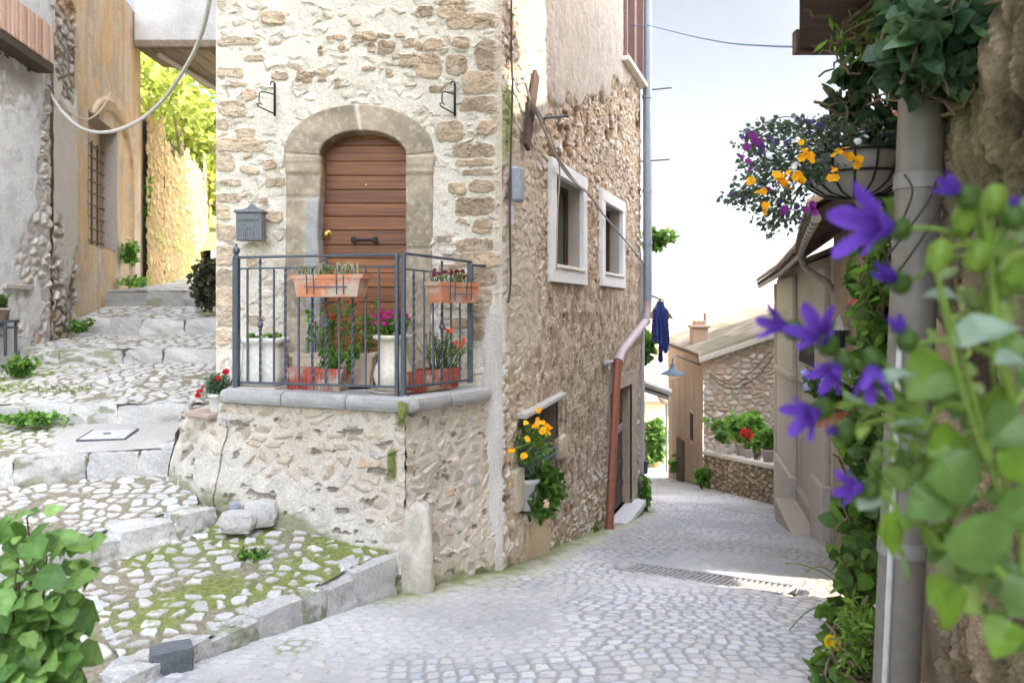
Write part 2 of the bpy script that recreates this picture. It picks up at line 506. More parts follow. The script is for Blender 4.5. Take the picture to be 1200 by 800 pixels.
# ------------------------------------------------------------------ street of worn setts
C_SETT = np.array([.45, .442, .447]); C_JOINT = np.array([.25, .243, .235]); C_DUST = np.array([.47, .455, .43]); C_MOSS = np.array([.135, .155, .045])


def street():
    mb = MB()
    Dl = np.concatenate([np.linspace(-7, 2.4, 40)[:-1], 1.0 / np.linspace(1 / 2.4, 1 / 9.0, 620)[:-1], 1.0 / np.linspace(1 / 9.0, 1 / 60.0, 200)])
    al = np.linspace(-.62, .66, 880)
    A, D = np.meshgrid(al, Dl, indexing='ij')
    X = A * np.maximum(D, 2.4)
    wx = (fbm(X * 1.1, D * 1.1, 5, 3) - .5) * .20; wy = (fbm(X * 1.0, D * 1.0, 6, 3) - .5) * .22
    arc = .10 * np.cos((X + wx) * 2.1 + .8)
    cw, ch = .112, .090
    # at the far end the street swings left; the courses follow it
    ra, rb, rc, e = voro((X + wx) / cw, (D + wy + arc) / ch, 3, .30, .25)
    e = e * ch
    worn = fbm(X * .9 + 3, D * .55, 21, 4)
    dust = sst(.50, .68, worn + .10 * sst(1.2, -.6, X) * sst(7.5, 4, D))
    far = sst(16, 7, D)
    p = sst(.004, .020, e + .004 * (fbm(X * 60, D * 60, 2, 2) - .5))
    hgt = p * (.005 + .006 * ra) * (1 - .75 * dust) + .012 * (fbm(X * 2.2, D * 2.2, 9, 3) - .5) + .003 * (fbm(X * 30, D * 30, 4, 3) - .5)
    c = mixc(C_SETT * .84, C_SETT * 1.14, ra)
    c = c * (1 + .10 * (rb[..., None] - .5) * np.array([1.0, .3, -1.0]))
    c = mixc(C_JOINT, c, p * .9 + .1)
    c = mixc(c, C_DUST * (.92 + .16 * fbm(X * 6, D * 6, 8, 3))[..., None], dust * (.72 - .32 * p))
    stain = fbm(X * .7 + 9, D * .5 + 2, 50, 5); c = c * (.80 + .36 * sst(.25, .7, stain))[..., None]; c = c * (1 + .06 * (fbm(X * .5, D * .4, 51, 3)[..., None] - .5) * np.array([2., .5, -2.]))
    fleck = sst(.74, .80, fbm(X * 34, D * 34, 52, 2)); c = mixc(c, np.array([.24, .21, .16]), fleck * .6)
    # mossy, gritty gutter along the side wall and terrace
    ds, _ = dist_line(X, D, FR, SE); dt, _ = dist_line(X, D, TK, FR)
    d = np.minimum(ds, dt)
    gn = fbm(X * 5, D * 5, 30, 4)
    gut = sst(.62, .10, d + .5 * (gn - .5))
    c = mixc(c, np.array([.40, .39, .28]), gut * .85); hgt = hgt * (1 - .7 * gut) + gut * .012
    ms = sst(.30, .02, d + .45 * (fbm(X * 9, D * 9, 31, 4) - .5)); c = mixc(c, C_MOSS * 1.3, ms * .85)
    # a few mossy joints near the steps
    mj = sst(.55, .68, fbm(X * 1.6, D * 1.9, 40, 3)) * (1 - p) * sst(-.6, -1.6, X - .2 * (D - 5)); c = mixc(c, C_MOSS * 1.2, mj * .9)
    # tan earth beside the right-hand plants
    er = sst(2.25, 2.55, X + .25 * (gn - .5) - .0 * D) * sst(6.9, 6.3, D); c = mixc(c, np.array([.42, .36, .28]), er * .55)
    # drain recess
    dg, tg = dist_line(X, D, G0, G1p)
    Z = zst(D) + hgt - sst(.155, .135, dg) * .05
    mb.grid(np.stack([X, D, Z], -1), c)
    o = mb.build('street', mat_surface('street_setts', None, .62, nscale=60, nvar=.14, bump=.4, bdist=.006, bscale=110, spec=.35), smooth=False)
    tag(o, kind='structure')


street()

# terrain: one big sheet under everything, falling into the valley and out to the horizon
def terrain():
    mb = MB()
    xs = np.concatenate([-np.geomspace(1500, 12, 24), np.linspace(-11, 11, 23), np.geomspace(12, 1500, 24)])
    ys = np.concatenate([-np.geomspace(600, 9, 12), np.linspace(-8, 70, 50), np.geomspace(75, 3500, 40)])
    X, D = np.meshgrid(xs, ys, indexing='ij')
    Z = np.where(D < 70, zst(np.clip(D, -8, 70)), -13 - 60 * sst(70, 320, D)) - .35
    Z = np.where(D < -8, -.9 - .35, Z)
    Z = Z + sst(60, 400, np.hypot(X, D)) * 14 * (fbm(X * .008, D * .008, 3, 4) - .5)
    c = mixc([.10, .14, .05], [.20, .19, .11], fbm(X * .05, D * .05, 7, 4))
    mb.grid(np.stack([X, D, Z], -1), c)
    tag(mb.build('ground', mat_surface('hill_ground', None, .95, nscale=2, nvar=.3, bump=0), smooth=True), kind='structure')
    mb = MB()
    ths = np.linspace(-.9, .9, 160); rr = np.linspace(0, 1, 24)
    T, R = np.meshgrid(ths, rr, indexing='ij')
    d = 1500 + 900 * R
    hz = 40 + 105 * fbm(T * 5 + 2, R * 0 + 1.5, 14, 4) + 60 * np.exp(-((T - .20) / .10) ** 2)
    Z = -75 + (hz + 40) * np.sin(np.clip(R * 1.3, 0, 1) * math.pi / 2) + 24 * (fbm(T * 22, R * 4, 5, 4) - .5) * R
    c = mixc([.07, .10, .05], [.16, .16, .10], fbm(T * 40, R * 14, 7, 4))
    mb.grid(np.stack([np.sin(T) * d, np.cos(T) * d, Z], -1), c)
    tag(mb.build('hills', mat_surface('hill_ground', None), smooth=True), kind='structure')


terrain()

# ------------------------------------------------------------------ stepped alley
C_ST = np.array([.36, .35, .33]); C_LICH = np.array([.50, .485, .455]); C_SOIL = np.array([.17, .15, .10])


def PZ(px, D, z): return np.array([(px - CX) / F * D, D, z])


# each tread: front edge (left, right) and back edge (left, right) as (X, D, z)
alley = MB()


def tread(f0, f1, b0, b1, seed, cw=.15, ch=.105, nu=300, nv=220, moss=.5, pale=.5, cement=None, mossfn=None, gapw=.018, rough=1., flatcap=.0, mid=None):
    f0, f1, b0, b1 = [np.array(a, float) for a in (f0, f1, b0, b1)]
    s, t = np.meshgrid(np.linspace(0, 1, nu), np.linspace(0, 1, nv), indexing='ij')
    Pn = (f0 + (f1 - f0) * s[..., None]) * (1 - t[..., None]) + (b0 + (b1 - b0) * s[..., None]) * t[..., None]
    X, D = Pn[..., 0], Pn[..., 1]
    wx = (fbm(X * 2, D * 2, seed, 3) - .5) * .16; wy = (fbm(X * 2, D * 2, seed + 1, 3) - .5) * .16
    ra, rb, rc, e = voro((X + wx) / cw, (D + wy) / ch, seed, .75, .6)
    VT0 = VT[0]; e = np.minimum(e, (.60 + .12 * rb - VT[1]) * 1.0); e = e * ch + .012 * (fbm(X * 34, D * 34, seed + 2, 2) - .5)
    g = gapw * (.35 + 1.0 * rb)
    p = sst(g * .45, g * .45 + .012, e)
    gaps = fbm(X * 3.1, D * 3.1, seed + 3, 3)
    gone = sst(.66, .72, gaps) * (rc < .6)
    p = p * (1 - gone)
    h = p * (.007 + .009 * ra + .03 * VT0) * rough + .008 * (fbm(X * 22, D * 22, 3, 3) - .5) * p + .03 * (fbm(X * 1.5, D * 1.5, seed + 7, 2) - .5)
    c = mixc(C_ST * .92, C_LICH * 1.08, np.clip(ra * .8 + pale * .4, 0, 1))
    c = c * (1 + .08 * (rb[..., None] - .5) * np.array([1., .4, -.8]))
    c = c * (.84 + .3 * fbm(X * 11, D * 11, seed + 5, 4))[..., None]
    mf = fbm(X * 2.3 + 5, D * 2.3, seed + 9, 4) - .5 + moss
    if mossfn is not None: mf = mf + mossfn(X, D)
    mk = sst(.42, .62, mf)
    fine = fbm(X * 40, D * 40, 17, 3)
    joint = mixc(C_SOIL * (.75 + .9 * fine[..., None]) * np.array([1.1, 1.1, 1.15]), mixc(C_MOSS * .75, C_MOSS * 1.75, fine), mk)
    c = mixc(joint, c, p)
    crust = sst(.62, .8, mf) * sst(.5, .75, fbm(X * 14, D * 14, seed + 8, 3)); c = mixc(c, mixc(C_MOSS, C_MOSS * 1.9, fine), crust * .8)
    h = h + (1 - p) * mk * .006 * fine
    if cement is not None:
        k = cement(X, D); c = mixc(c, np.array([.43, .405, .375]) * (.9 + .2 * fbm(X * 5, D * 5, 3, 4))[..., None], k); h = h * (1 - k) + k * (.028 + .004 * fbm(X * 20, D * 20, 4, 3))
    Q = Pn.copy(); Q[..., 2] += h
    alley.grid(Q, c)


def risers(a, b, h, seed, n, thick=.26, lean=0., jz=.03, col=C_LICH):
    """a row of rough kerb blocks from a to b (top front edge points)"""
    rng = np.random.default_rng(seed)
    a = np.array(a, float); b = np.array(b, float)
    w_ = .6 + rng.random(n); w_ = np.concatenate([[0], np.cumsum(w_)]) / w_.sum()
    d = b - a; ang = math.atan2(d[1], d[0]); Ln = np.linalg.norm(d[:2])
    for i in range(n):
        c = a + d * (w_[i] + w_[i + 1]) / 2
        sz = ((w_[i + 1] - w_[i]) * Ln * 1.04, thick * (.9 + .3 * rng.random()), h + .12)
        c = c + np.array([-math.sin(ang), math.cos(ang), 0]) * (sz[1] * .42) + np.array([0, 0, -(h + .12) / 2 + jz * (rng.random() - .3)])
        alley.rock(c, sz, rotz(ang + (rng.random() - .5) * .10) @ rotx((rng.random() - .5) * .08), seed * 13 + i, col * (.80 + .2 * rng.random()), n=26, pw=.30, amp=.15, cvar=.36,
                   col2=(np.array([.24, .25, .17]) if rng.random() < .3 else np.array([.40, .39, .38]) if rng.random() < .6 else None))


KA = [(-2.05, 4.02, -1.965), (-1.80, 4.55, -1.955), (-1.42, 5.18, -1.96), (-1.16, 5.62, -1.95), (-.92, 6.00, -1.93)]
R2a, R2b = PZ(70, 5.35, -1.88), PZ(272, 6.30, -1.78)
R3a, R3b = PZ(-90, 6.3, -1.57), PZ(213, 7.02, -1.49)
R4a, R4b = PZ(-150, 7.75, -1.22), PZ(222, 8.05, -1.22)
R5a, R5b = PZ(60, 10.0, -.73), PZ(262, 10.5, -.735)
R6a, R6b = PZ(95, 12.0, -.41), PZ(262, 12.4, -.41)
R7a, R7b = PZ(95, 13.6, .04), PZ(262, 14.0, .04)
up = np.array([0, 0, 1.])
# tread 1 in three strips between the kerb line and the second riser / terrace wall
tread(np.array(KA[0]) + [0, .1, 0], np.array(KA[2]) + [-.02, .1, 0], R2a + [-.0, .05, .0], R2b + [-.35, -.16, .0], 101, cw=.15, ch=.125, nu=420, nv=360, moss=.50, pale=.75, gapw=.046, rough=1.2)
tread(np.array(KA[2]) + [-.02, .1, 0], np.array(KA[4]) + [0, .12, .02], R2b + [-.35, -.16, .0], (-1.35, 6.35, -1.78), 102, cw=.15, ch=.105, nu=340, nv=300, moss=.50, pale=.7, gapw=.040, rough=1.2)
tread(R2b + [-.35, -.16, 0], (-1.15, 6.30, -1.83), (-2.85, 7.02, -1.47), (-2.2, 6.62, -1.6), 103, cw=.14, ch=.10, nu=260, nv=240, moss=.70, pale=.6, gapw=.05)
# left foreground slab below the shrub
tread((-3.6, 2.6, -1.97), (-1.93, 3.98, -1.99), (-5.6, 4.55, -1.95), R2a + [.22, -.02, -.01], 104, cw=.5, ch=.34, nu=220, nv=220, moss=.34, pale=.9, gapw=.05, rough=.8)
# tread 2
tread(R2a + (R2a - R2b) * 1.2 + [0, .05, .17], R2b + [-.3, .05, .17], R3a + [-1, .05, 0], R3b + [.05, .05, .0], 105, cw=.14, ch=.11, nu=420, nv=280, moss=.30, pale=.95, gapw=.02, rough=.8)


def slab(X, D):
    px = 600 + 900 * X / D
    return sst(55, 70, px + 14 * (fbm(X * 5, D * 5, 2, 3) - .5)) * sst(205, 185, px - 40 * sst(7.1, 7.7, D) + 60 * (fbm(X * 6, D * 6, 5, 3) - .5))


tread(R3a + [-1, .05, .20], R3b + [.25, .08, .20], R4a + [-1, .05, 0], R4b + [.3, .05, 0], 106, cw=.16, ch=.12, nu=420, nv=220, moss=.33, pale=.9, cement=slab, gapw=.03,
      mossfn=lambda X, D: .3 * sst(-4.3, -4.9, X))
tread(R4a + [-1, .05, .21], R4b + [1.0, .08, .21], R5a + [-1, .05, 0], R5b + [1.2, .05, 0], 107, cw=.15, ch=.12, nu=420, nv=340, moss=.26, pale=1., gapw=.022,
      mossfn=lambda X, D: .5 * sst(-5.0, -5.5, X + .2 * (D - 8)))
tread(R5a + [-1, .05, .19], R5b + [1.2, .08, .19], R6a + [-1, .05, 0], R6b + [1.2, .05, 0], 108, cw=.16, ch=.13, nu=320, nv=240, moss=.32, pale=.9, gapw=.025)
tread(R6a + [-1, .05, .22], R6b + [1.2, .08, .22], R7a + [-1, .05, 0], R7b + [1.2, .05, 0], 109, cw=.22, ch=.13, nu=240, nv=160, moss=.36, pale=.8, gapw=.03)
tread(R7a + [-1, .05, .25], R7b + [1.4, .08, .25], (-9.2, 19, .62), (-4, 19.5, .62), 110, cw=.25, ch=.2, nu=240, nv=160, moss=.5, pale=.5, gapw=.04)
tread((-9.2, 19, .62), (-4, 19.5, .62), (-16, 34, 2.0), (-6, 34, 2.0), 111, cw=.35, ch=.3, nu=200, nv=160, moss=.7, pale=.4, gapw=.06)
risers(KA[0], KA[1], .14, 1, 2, .24)
risers(KA[1], KA[2], .20, 2, 2, .26)
risers(KA[2], KA[3], .24, 3, 2, .28)
risers(KA[3], KA[4], .30, 4, 1, .34)
risers(R2a + (R2a - R2b) * 1.2 + [0, 0, .17], R2a + [0, 0, .17], .17, 12, 4, .30)
risers(R2a + [0, 0, .17], R2b + [-.12, -.05, .17], .17, 5, 3, .26)
risers(R3a + [-.6, -.1, .20], R3b + [-.75, -.2, .20], .20, 6, 3, .26)
risers(R3b + [-.75, -.2, .20], R3b + [.02, 0, .22], .22, 16, 2, .24)
risers(R4a + [-.6, 0, .22], R4b + [0, 0, .22], .23, 7, 6, .32)
risers(R4b + [.02, 0.05, .20], R4b + [.75, .1, .20], .23, 17, 2, .3)
risers(R5a + [-.4, 0, .19], R5b + [.7, 0, .19], .19, 8, 5, .34)
risers(R6a + [-.4, 0, .23], R6b + [.9, 0, .23], .23, 9, 5, .36)
risers(R7a + [-.2, 0, .25], R7b + [1.2, 0, .25], .25, 10, 4, .40, col=C_ST * .9)
tag(alley.build('steps', M_REL, smooth=True), kind='structure')

# manhole cover set in the cement
def manhole():
    c = PZ(127, 7.45, -1.243); t = thing('manhole_cover', 'square concrete manhole cover with thin dark rim in the alley slab', 'manhole cover', c)
    R = rotz(.16) @ rotx(.085)
    m = MB(); m.box(c + [0, 0, .012], (.40, .36, .03), R, (.48, .46, .44), .006); m.build('lid', M_PLA, t)
    m = MB()
    for sx in (-1, 1): m.box(c + R @ np.array([sx * .212, 0, .010]), (.016, .40, .03), R, (.10, .10, .10), .003)
    for sy in (-1, 1): m.box(c + R @ np.array([0, sy * .192, .010]), (.408, .016, .028), R, (.10, .10, .10), .003)
    m.build('rim', M_IRON, t)
    m = MB(); m.box(c + R @ np.array([-.01, 0, .030]), (.07, .03, .012), R, (.08, .08, .08), .004); m.build('lifting_ring', M_IRON, t)


manhole()

# boulders against the terrace wall
for i, (px, py, D, sz, cc, lb) in enumerate([
        (279, 611, 6.10, (.25, .18, .15), (.44, .42, .39), 'long pale boulder at the end of the second step'),
        (306, 601, 6.22, (.24, .20, .20), (.48, .465, .44), 'tall rounded pale boulder closest to the terrace wall'),
        (280, 594, 6.36, (.15, .13, .10), (.27, .29, .32), 'small blue grey boulder behind two pale boulders')]):
    c = P(px, py, D)
    m = MB(); m.rock(c, sz, rotz(.3 * i), 40 + i, cc, n=16, pw=.6, amp=.14)
    tag(m.build('boulder', M_REL, origin=c - [0, 0, sz[2] / 2], smooth=True), lb, 'boulder', 'boulders by the terrace wall')
c = P(201, 770, 4.33)
m = MB(); m.rock(c, (.22, .15, .13), rotz(.5), 51, (.13, .14, .15), n=14, pw=.22, amp=.07)
tag(m.build('kerb_stone', M_REL, origin=c, smooth=True), 'small dark grey kerb block at the street edge', 'kerb stone')
c = P(209, 578, 6.72)
m = MB(); m.box(c, (.018, .025, .30), roty(.10) @ rotx(.12), (.50, .48, .45), .003)
tag(m.build('wooden_stake', mat_surface('dry_wood', (.42, .39, .35), .9, nscale=20), origin=c - [0, 0, .15]), 'thin grey wooden stake standing in the mossy corner below the terrace', 'stake')


# street drain grate
def grate():
    A, U, Ln, Nn = frame(G0, G1p)
    A3 = np.array([G0[0], G0[1], float(zst(G0[1]))]); B3 = np.array([G1p[0], G1p[1], float(zst(G1p[1]))])
    U3 = (B3 - A3) / np.linalg.norm(B3 - A3); L3 = np.linalg.norm(B3 - A3)
    S3 = Nn; Z3 = np.cross(S3, U3); Z3 = Z3 if Z3[2] > 0 else -Z3
    R = np.stack([U3, S3, Z3], 1)
    t = thing('drain_grate', 'slotted metal drain grate crossing the cobbled street', 'drain grate', (A3 + B3) / 2)
    mi = mat_surface('galvanised_grate', (.34, .33, .33), .5, .2, nscale=40, nvar=.25, bump=.1)
    m = MB(); m.box((A3 + B3) / 2 + Z3 * -.055, (L3, .26, .01), R, (.02, .02, .02)); m.build('channel', mat_surface('drain_dark', (.02, .02, .02), .9, bump=0), t)
    for k in range(2):
        a = A3 + U3 * (L3 * (.0 if k == 0 else .385) + (.01 if k else 0)); ln = L3 * (.375 if k == 0 else .605)
        m = MB()
        for sg in (-1, 1): m.box(a + U3 * ln / 2 + S3 * sg * .125 + Z3 * .006, (ln, .022, .03), R, bev=.003)
        m.box(a + U3 * .008 + Z3 * .004, (.016, .228, .03), R, bev=.003); m.box(a + U3 * (ln - .008) + Z3 * .004, (.016, .228, .03), R, bev=.003)
        nb = int(ln / .052)
        for i in range(1, nb): m.box(a + U3 * (ln * i / nb) + Z3 * .002, (.019, .228, .028), R, bev=.002)
        m.build('grating', mi, t)


grate()
# ------------------------------------------------------------------ the stone corner house
C_MORT = np.array([.62, .565, .48]); C_BRN = np.array([.35, .26, .175]); C_PALE = np.array([.48, .41, .325])
house = thing('stone_house', 'tall rubble stone corner house with arched wooden door and raised terrace', 'house', (-1.3, 7.6, -2.4))
OPX0, OPX1, OSPR, OTOP = 374, 477, 181, 152          # door opening in the photograph's pixels
FSTONES = """882 172 84 100|857 258 116 72|857 328 112 52|883 398 56 46|765 412 86 62|842 470 132 44|847 508 116 24|857 541 96 22|790 587 52 40|865 583 74 34|842 643 116 60|866 707 70 48|842 765 120 42|748 743 42 18
700 205 88 76|787 202 58 66|717 140 60 40|800 130 54 36|565 148 56 42|515 115 42 30|475 122 36 26|428 117 30 22|430 152 20 30|517 150 26 30|634 135 36 30|667 145 30 30|687 35 50 36|770 30 84 62|632 192 44 44|598 180 24 18|510 212 42 18|310 242 56 38|368 238 26 40|418 262 22 34|365 158 16 30|580 227 26 26|240 238 52 24|215 55 76 42|842 66 160 52|720 280 42 24|655 175 24 18|560 112 40 16|610 110 34 14|398 118 24 14
105 130 132 30|80 228 82 30|88 338 88 50|52 390 42 36|115 452 162 45|65 510 62 60|142 530 62 26|221 572 56 28|72 622 82 30|52 665 52 46|66 725 62 52|215 675 46 40|105 265 52 16|156 185 72 20|140 298 52 36|130 415 62 34|80 575 70 24|205 515 36 34|190 630 30 22
857 808 150 44|770 838 70 26|870 862 90 60|868 930 62 66|860 985 70 56|770 800 50 20|800 1010 60 30|865 1040 66 50|760 950 36 30|60 800 60 60|66 870 70 56|60 930 60 60|70 990 66 60|60 1050 60 50|150 820 40 30|160 1000 50 34"""
FST = [[float(a) for a in r.split()] for r in FSTONES.replace('\n', '|').split('|')]


def front_fn(u, z, X, D):
    px = 600 + 900 * X / D; py = 361 - 900 * z / D
    x8 = (px - 240) * 2.6667; y8 = py * 2.6667
    nx = fbm(u * 5, z * 5, 61, 3) - .5; ny = fbm(u * 5, z * 5, 62, 3) - .5
    h = .014 * (fbm(u * 3.2, z * 3.2, 63, 4) - .5) + .010 * (fbm(u * 16, z * 16, 64, 3) - .5)
    c = mixc(C_MORT * .92, C_MORT * 1.08, fbm(u * 2.5, z * 2.5, 65, 4))
    # pale stones half buried in lime mortar
    ra, rb, rc, e = voro((u + nx * .12) / .155, (z + ny * .10) / .092, 66, .8, .7)
    tl = VT[0]; e = e * .092 + .014 * (fbm(u * 34, z * 34, 67, 3) - .5)
    vis = sst(.36, .50, rc + .25 * (fbm(u * 1.4, z * 1.4, 68, 2) - .5))
    p = sst(.008 + .016 * rb, .020 + .014 * rb, e) * vis
    h = h + p * (.004 + .010 * ra + .035 * tl)
    sc = mixc(C_PALE * .92, mixc(np.array([.66, .61, .53]), np.array([.50, .39, .27]), sst(.72, .95, rb)), ra)
    topw = sst(110, 40, py + 40 * nx)          # weathered pinkish band near the top
    sc = mixc(sc, np.array([.50, .37, .26]), topw * .5 * (rb > .4))
    c = mixc(c, sc * (.72 + .56 * fbm(u * 14, z * 14, 69, 4))[..., None], p * .9)
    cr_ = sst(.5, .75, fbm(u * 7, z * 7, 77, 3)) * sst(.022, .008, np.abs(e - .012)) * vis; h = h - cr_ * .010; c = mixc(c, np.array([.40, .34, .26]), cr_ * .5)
    # the large brown stones, each where it sits
    wx = 16 * nx + 7 * (fbm(u * 22, z * 22, 70, 2) - .5); wy = 14 * ny + 6 * (fbm(u * 22, z * 22, 71, 2) - .5)
    P2 = np.zeros_like(u); cid = np.zeros_like(u)
    for i, (sx, sy, sw, sh) in enumerate(FST):
        ex = 2.4 + 2.4 * ((i * .37) % 1)
        q = (np.abs((x8 + wx - sx) / (sw * .52)) ** ex + np.abs((y8 + wy - sy) / (sh * .52)) ** ex) ** (1 / ex)
        pp = sst(1.04, .93, q); n = pp > P2; P2 = np.maximum(P2, pp); cid = np.where(n, (i * .6180339) % 1, cid)
    g = fbm(u * 11, z * 17, 72, 4)
    bc = mixc(C_BRN * .78, C_BRN * 1.35, cid) * (.70 + .6 * g)[..., None] * (.84 + .32 * fbm(u * 45, z * 45, 79, 3))[..., None]
    bc = mixc(bc, C_MORT * .9, sst(.64, .78, fbm(u * 9, z * 9, 73, 3)) * .28)
    bc = mixc(bc, bc * np.array([1.12, 1.1, 1.05]) + .10, sst(330, 60, x8) * .75)     # left-hand quoins are paler
    rdg = np.abs(fbm(u * 8, z * 12, 78, 4) - .5) * 2
    h = h * (1 - P2 * .6) + P2 * (.010 + .010 * cid + .022 * (g - .5) - .009 * sst(.10, 0, rdg))
    c = mixc(c, bc, P2 * .96)
    # smooth plaster strip down the corner
    xs = px - 588 + 12 * sst(330, 620, py) * 0
    st = sst(-24, -19, xs + 6 * (fbm(u * 6, z * 6, 74, 3) - .5)) * sst(345, 380, py)
    edge = sst(-11, -6, xs) * sst(380, 345, py)
    pc = mixc(np.array([.60, .57, .53]), np.array([.46, .41, .36]), fbm(u * 8, z * 3, 75, 4))
    c = mixc(c, pc, st); h = h * (1 - st) + st * .022
    c = mixc(c, np.array([.50, .41, .32]) * (.75 + .5 * fbm(u * 20, z * 4, 76, 3))[..., None], edge * .8)
    h = h * sst(2.646, 2.61, u) * sst(0, .03, u)
    return h, c


def front_mask(u, z, X, D):
    px = 600 + 900 * X / D; py = 361 - 900 * z / D
    a = (px - 425.5) / 60.; yt = OSPR - 36 * np.sqrt(np.clip(1 - a * a, 0, 1))
    return ~((px > 365) & (px < 486) & (py > yt))


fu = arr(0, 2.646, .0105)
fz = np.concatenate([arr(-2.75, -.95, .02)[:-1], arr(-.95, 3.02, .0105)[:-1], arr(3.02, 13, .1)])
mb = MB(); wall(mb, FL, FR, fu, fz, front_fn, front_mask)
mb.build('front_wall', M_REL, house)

# ---- door surround swept along the opening
def surround():
    D0 = 7.05
    q = lambda px, py: np.array([(px - CX) / F * D0, (CY - py) / F * D0])
    I = []; O_ = []
    for py in np.linspace(470, 184, 120): I.append(q(375 + 1.5 * math.sin(py * .04), py)); O_.append(q(335 - 2.0 * sst(200, 180, py) - 1.5 * math.sin(py * .02), py))
    for k in np.linspace(0, 1, 130)[1:-1]:
        th = math.pi * (1 - k)
        I.append(q(425.5 + 50.5 * math.cos(th), 184 - 30 * math.sin(th) ** .9)); O_.append(q(421.5 + 87.5 * math.cos(th), 182 - 58.5 * math.sin(th) ** .92))
    for py in np.linspace(184, 470, 120): I.append(q(476, py)); O_.append(q(508 + 4 * sst(200, 180, py) - 3 * sst(200, 460, py), py))
    I = np.array(I); O_ = np.array(O_); n = len(I)
    dist = np.concatenate([[0], np.cumsum(np.linalg.norm(np.diff((I + O_) / 2, axis=0), axis=1))])
    ws = [(0, -.03), (0, .012), (0, .030)] + [(x, .042) for x in np.linspace(.03, .97, 26)] + [(1, .032)] + [(1, d) for d in np.linspace(.01, -.28, 16)]
    Pn = np.zeros((n, len(ws), 3)); C = np.zeros((n, len(ws), 3))
    pyA = 361 - ((I + O_) / 2)[:, 1] / D0 * F; pxA = 600 + ((I + O_) / 2)[:, 0] / D0 * F
    left = pxA < 421; arch = pyA < 181
    jl = [193, 206, 232, 300, 372, 430]; jr = [188, 199, 238, 292, 384, 440]
    groove = np.zeros(n); blk = np.zeros(n)
    for i in range(n):
        js = jl if left[i] else jr
        d = min(abs(pyA[i] - j) for j in js) if not arch[i] else abs(pxA[i] - 421.5)
        groove[i] = max(0, 1 - d / 1.1) if not arch[i] else max(0, 1 - d / 3.2)
        if not arch[i] and abs(pyA[i] - 182) < 1.3: groove[i] = 1
        blk[i] = (sum(pyA[i] > j for j in js) + (10 if left[i] else 0)) if not arch[i] else (30 if left[i] else 31)
    for j, (w_, d) in enumerate(ws):
        p = O_ + (I - O_) * w_
        nz = fbm(p[:, 0] * 9, p[:, 1] * 9 + j * .05, 81, 4) - .5
        imp = ((pyA > 182) & (pyA < 205)) * .018 * (w_ < 1)
        dep = d + .018 * nz * (0 < w_ < 1) - groove * .014 * (d > 0) + imp
        Pn[:, j, 0] = p[:, 0] + .010 * nz * (w_ in (0, 1)); Pn[:, j, 1] = D0 + .0 - dep; Pn[:, j, 2] = p[:, 1]
        rb = _h(blk.astype(np.int64), blk.astype(np.int64) * 0, 83)
        base = mixc(np.array([.25, .20, .145]), np.array([.37, .30, .215]), rb)
        tone = fbm(p[:, 0] * 6 + 2, p[:, 1] * 6, 82, 4)
        base = base * (.55 + .9 * tone)[:, None]
        sp = sst(.58, .66, fbm(p[:, 0] * 26, p[:, 1] * 26, 84, 3)) * .3
        base = mixc(base, np.array([.55, .50, .42]), sp)
        gl = (left & (pyA > 232) & ~arch) * (w_ > .62) * 1.0          # worn blue grey inner edge of the left jamb
        base = mixc(base, np.array([.27, .275, .28]) * (.7 + .6 * tone)[:, None], gl * .8)
        base = mixc(base, np.array([.60, .55, .46]), np.where(arch, np.clip(groove * 1.4, 0, 1) * .8, groove * .25))
        C[:, j] = base
    m = MB(); m.grid(Pn, C)
    m.build('door_surround', M_STONE, house, smooth=True)


surround()

# ---- door of wide horizontal boards
M_DOOR = mat_wood('varnished_boards', (.11, .034, .009), (.34, .125, .035), .6, (1.6, 30, 60), coat=.08)
def door():
    Dd = 7.24
    root = MB(); rng = np.random.default_rng(5)
    y = 148.0; edges = [148, 171, 189.5, 206, 222.5, 238.5, 254, 270, 287, 303, 320, 337, 354, 371, 388, 405, 422, 440, 462]
    for a, b in zip(edges[:-1], edges[1:]):
        p0 = P(372, b, Dd); p1 = P(480, a, Dd)
        tint = .62 + .6 * rng.random()
        root.box((p0 + p1) / 2 + [0, .0, 0], (p1[0] - p0[0], .045, p1[2] - p0[2] - .006), None, np.array([1, .97, .95]) * tint, .0035)
    p0 = P(372, 462, Dd + .03); p1 = P(480, 148, Dd + .03)
    root.box((p0 + p1) / 2 + [0, .012, 0], (p1[0] - p0[0], .02, p1[2] - p0[2]), None, (.15, .12, .1))
    d = root.build('door', M_DOOR, house)
    m = MB(); c = P(427, 281, Dd - .075)
    m.tube([c + [-.105, 0, 0], c + [.105, 0, 0]], .013, 8)
    for s in (-1, 1):
        m.rock(c + [s * .10, .0, 0], (.045, .03, .055), None, 3, (1, 1, 1), n=5, pw=.6); m.tube([c + [s * .10, 0, 0], c + [s * .10, .06, 0]], .010, 6)
    m.build('pull_handle', mat_surface('black_iron', (.02, .02, .022), .5, .4, bump=.1), d, smooth=True)
    m = MB(); c = P(383, 275, Dd - .024)
    m.lathe([(0, .05), (.025, .048), (.037, .035), (.03, .02), (.018, .015), (.018, .0)], c, 18, R=rotx(math.pi / 2)); m.lathe([(.0, .0075), (.045, .007), (.048, 0)], c, 18, R=rotx(math.pi / 2))
    m.build('door_knob', mat_surface('brass', (.55, .33, .10), .3, .9, bump=0), d, smooth=True)
    m = MB(); c = P(429, 217, Dd - .026); m.rock(c, (.022, .012, .022), None, 2, (1, 1, 1), n=5, pw=1, amp=0); m.build('peephole', mat_surface('brass'), d, smooth=True)


door()

# ---- side wall facing the street
_A, _U, _L, _Nn = frame(FR, SE)


def SW(px, py):
    a = (px - CX) / F
    D = (FR[0] - .367 * FR[1]) / (a - .367)
    return (D - FR[1]) / _U[1], (CY - py) / F * D


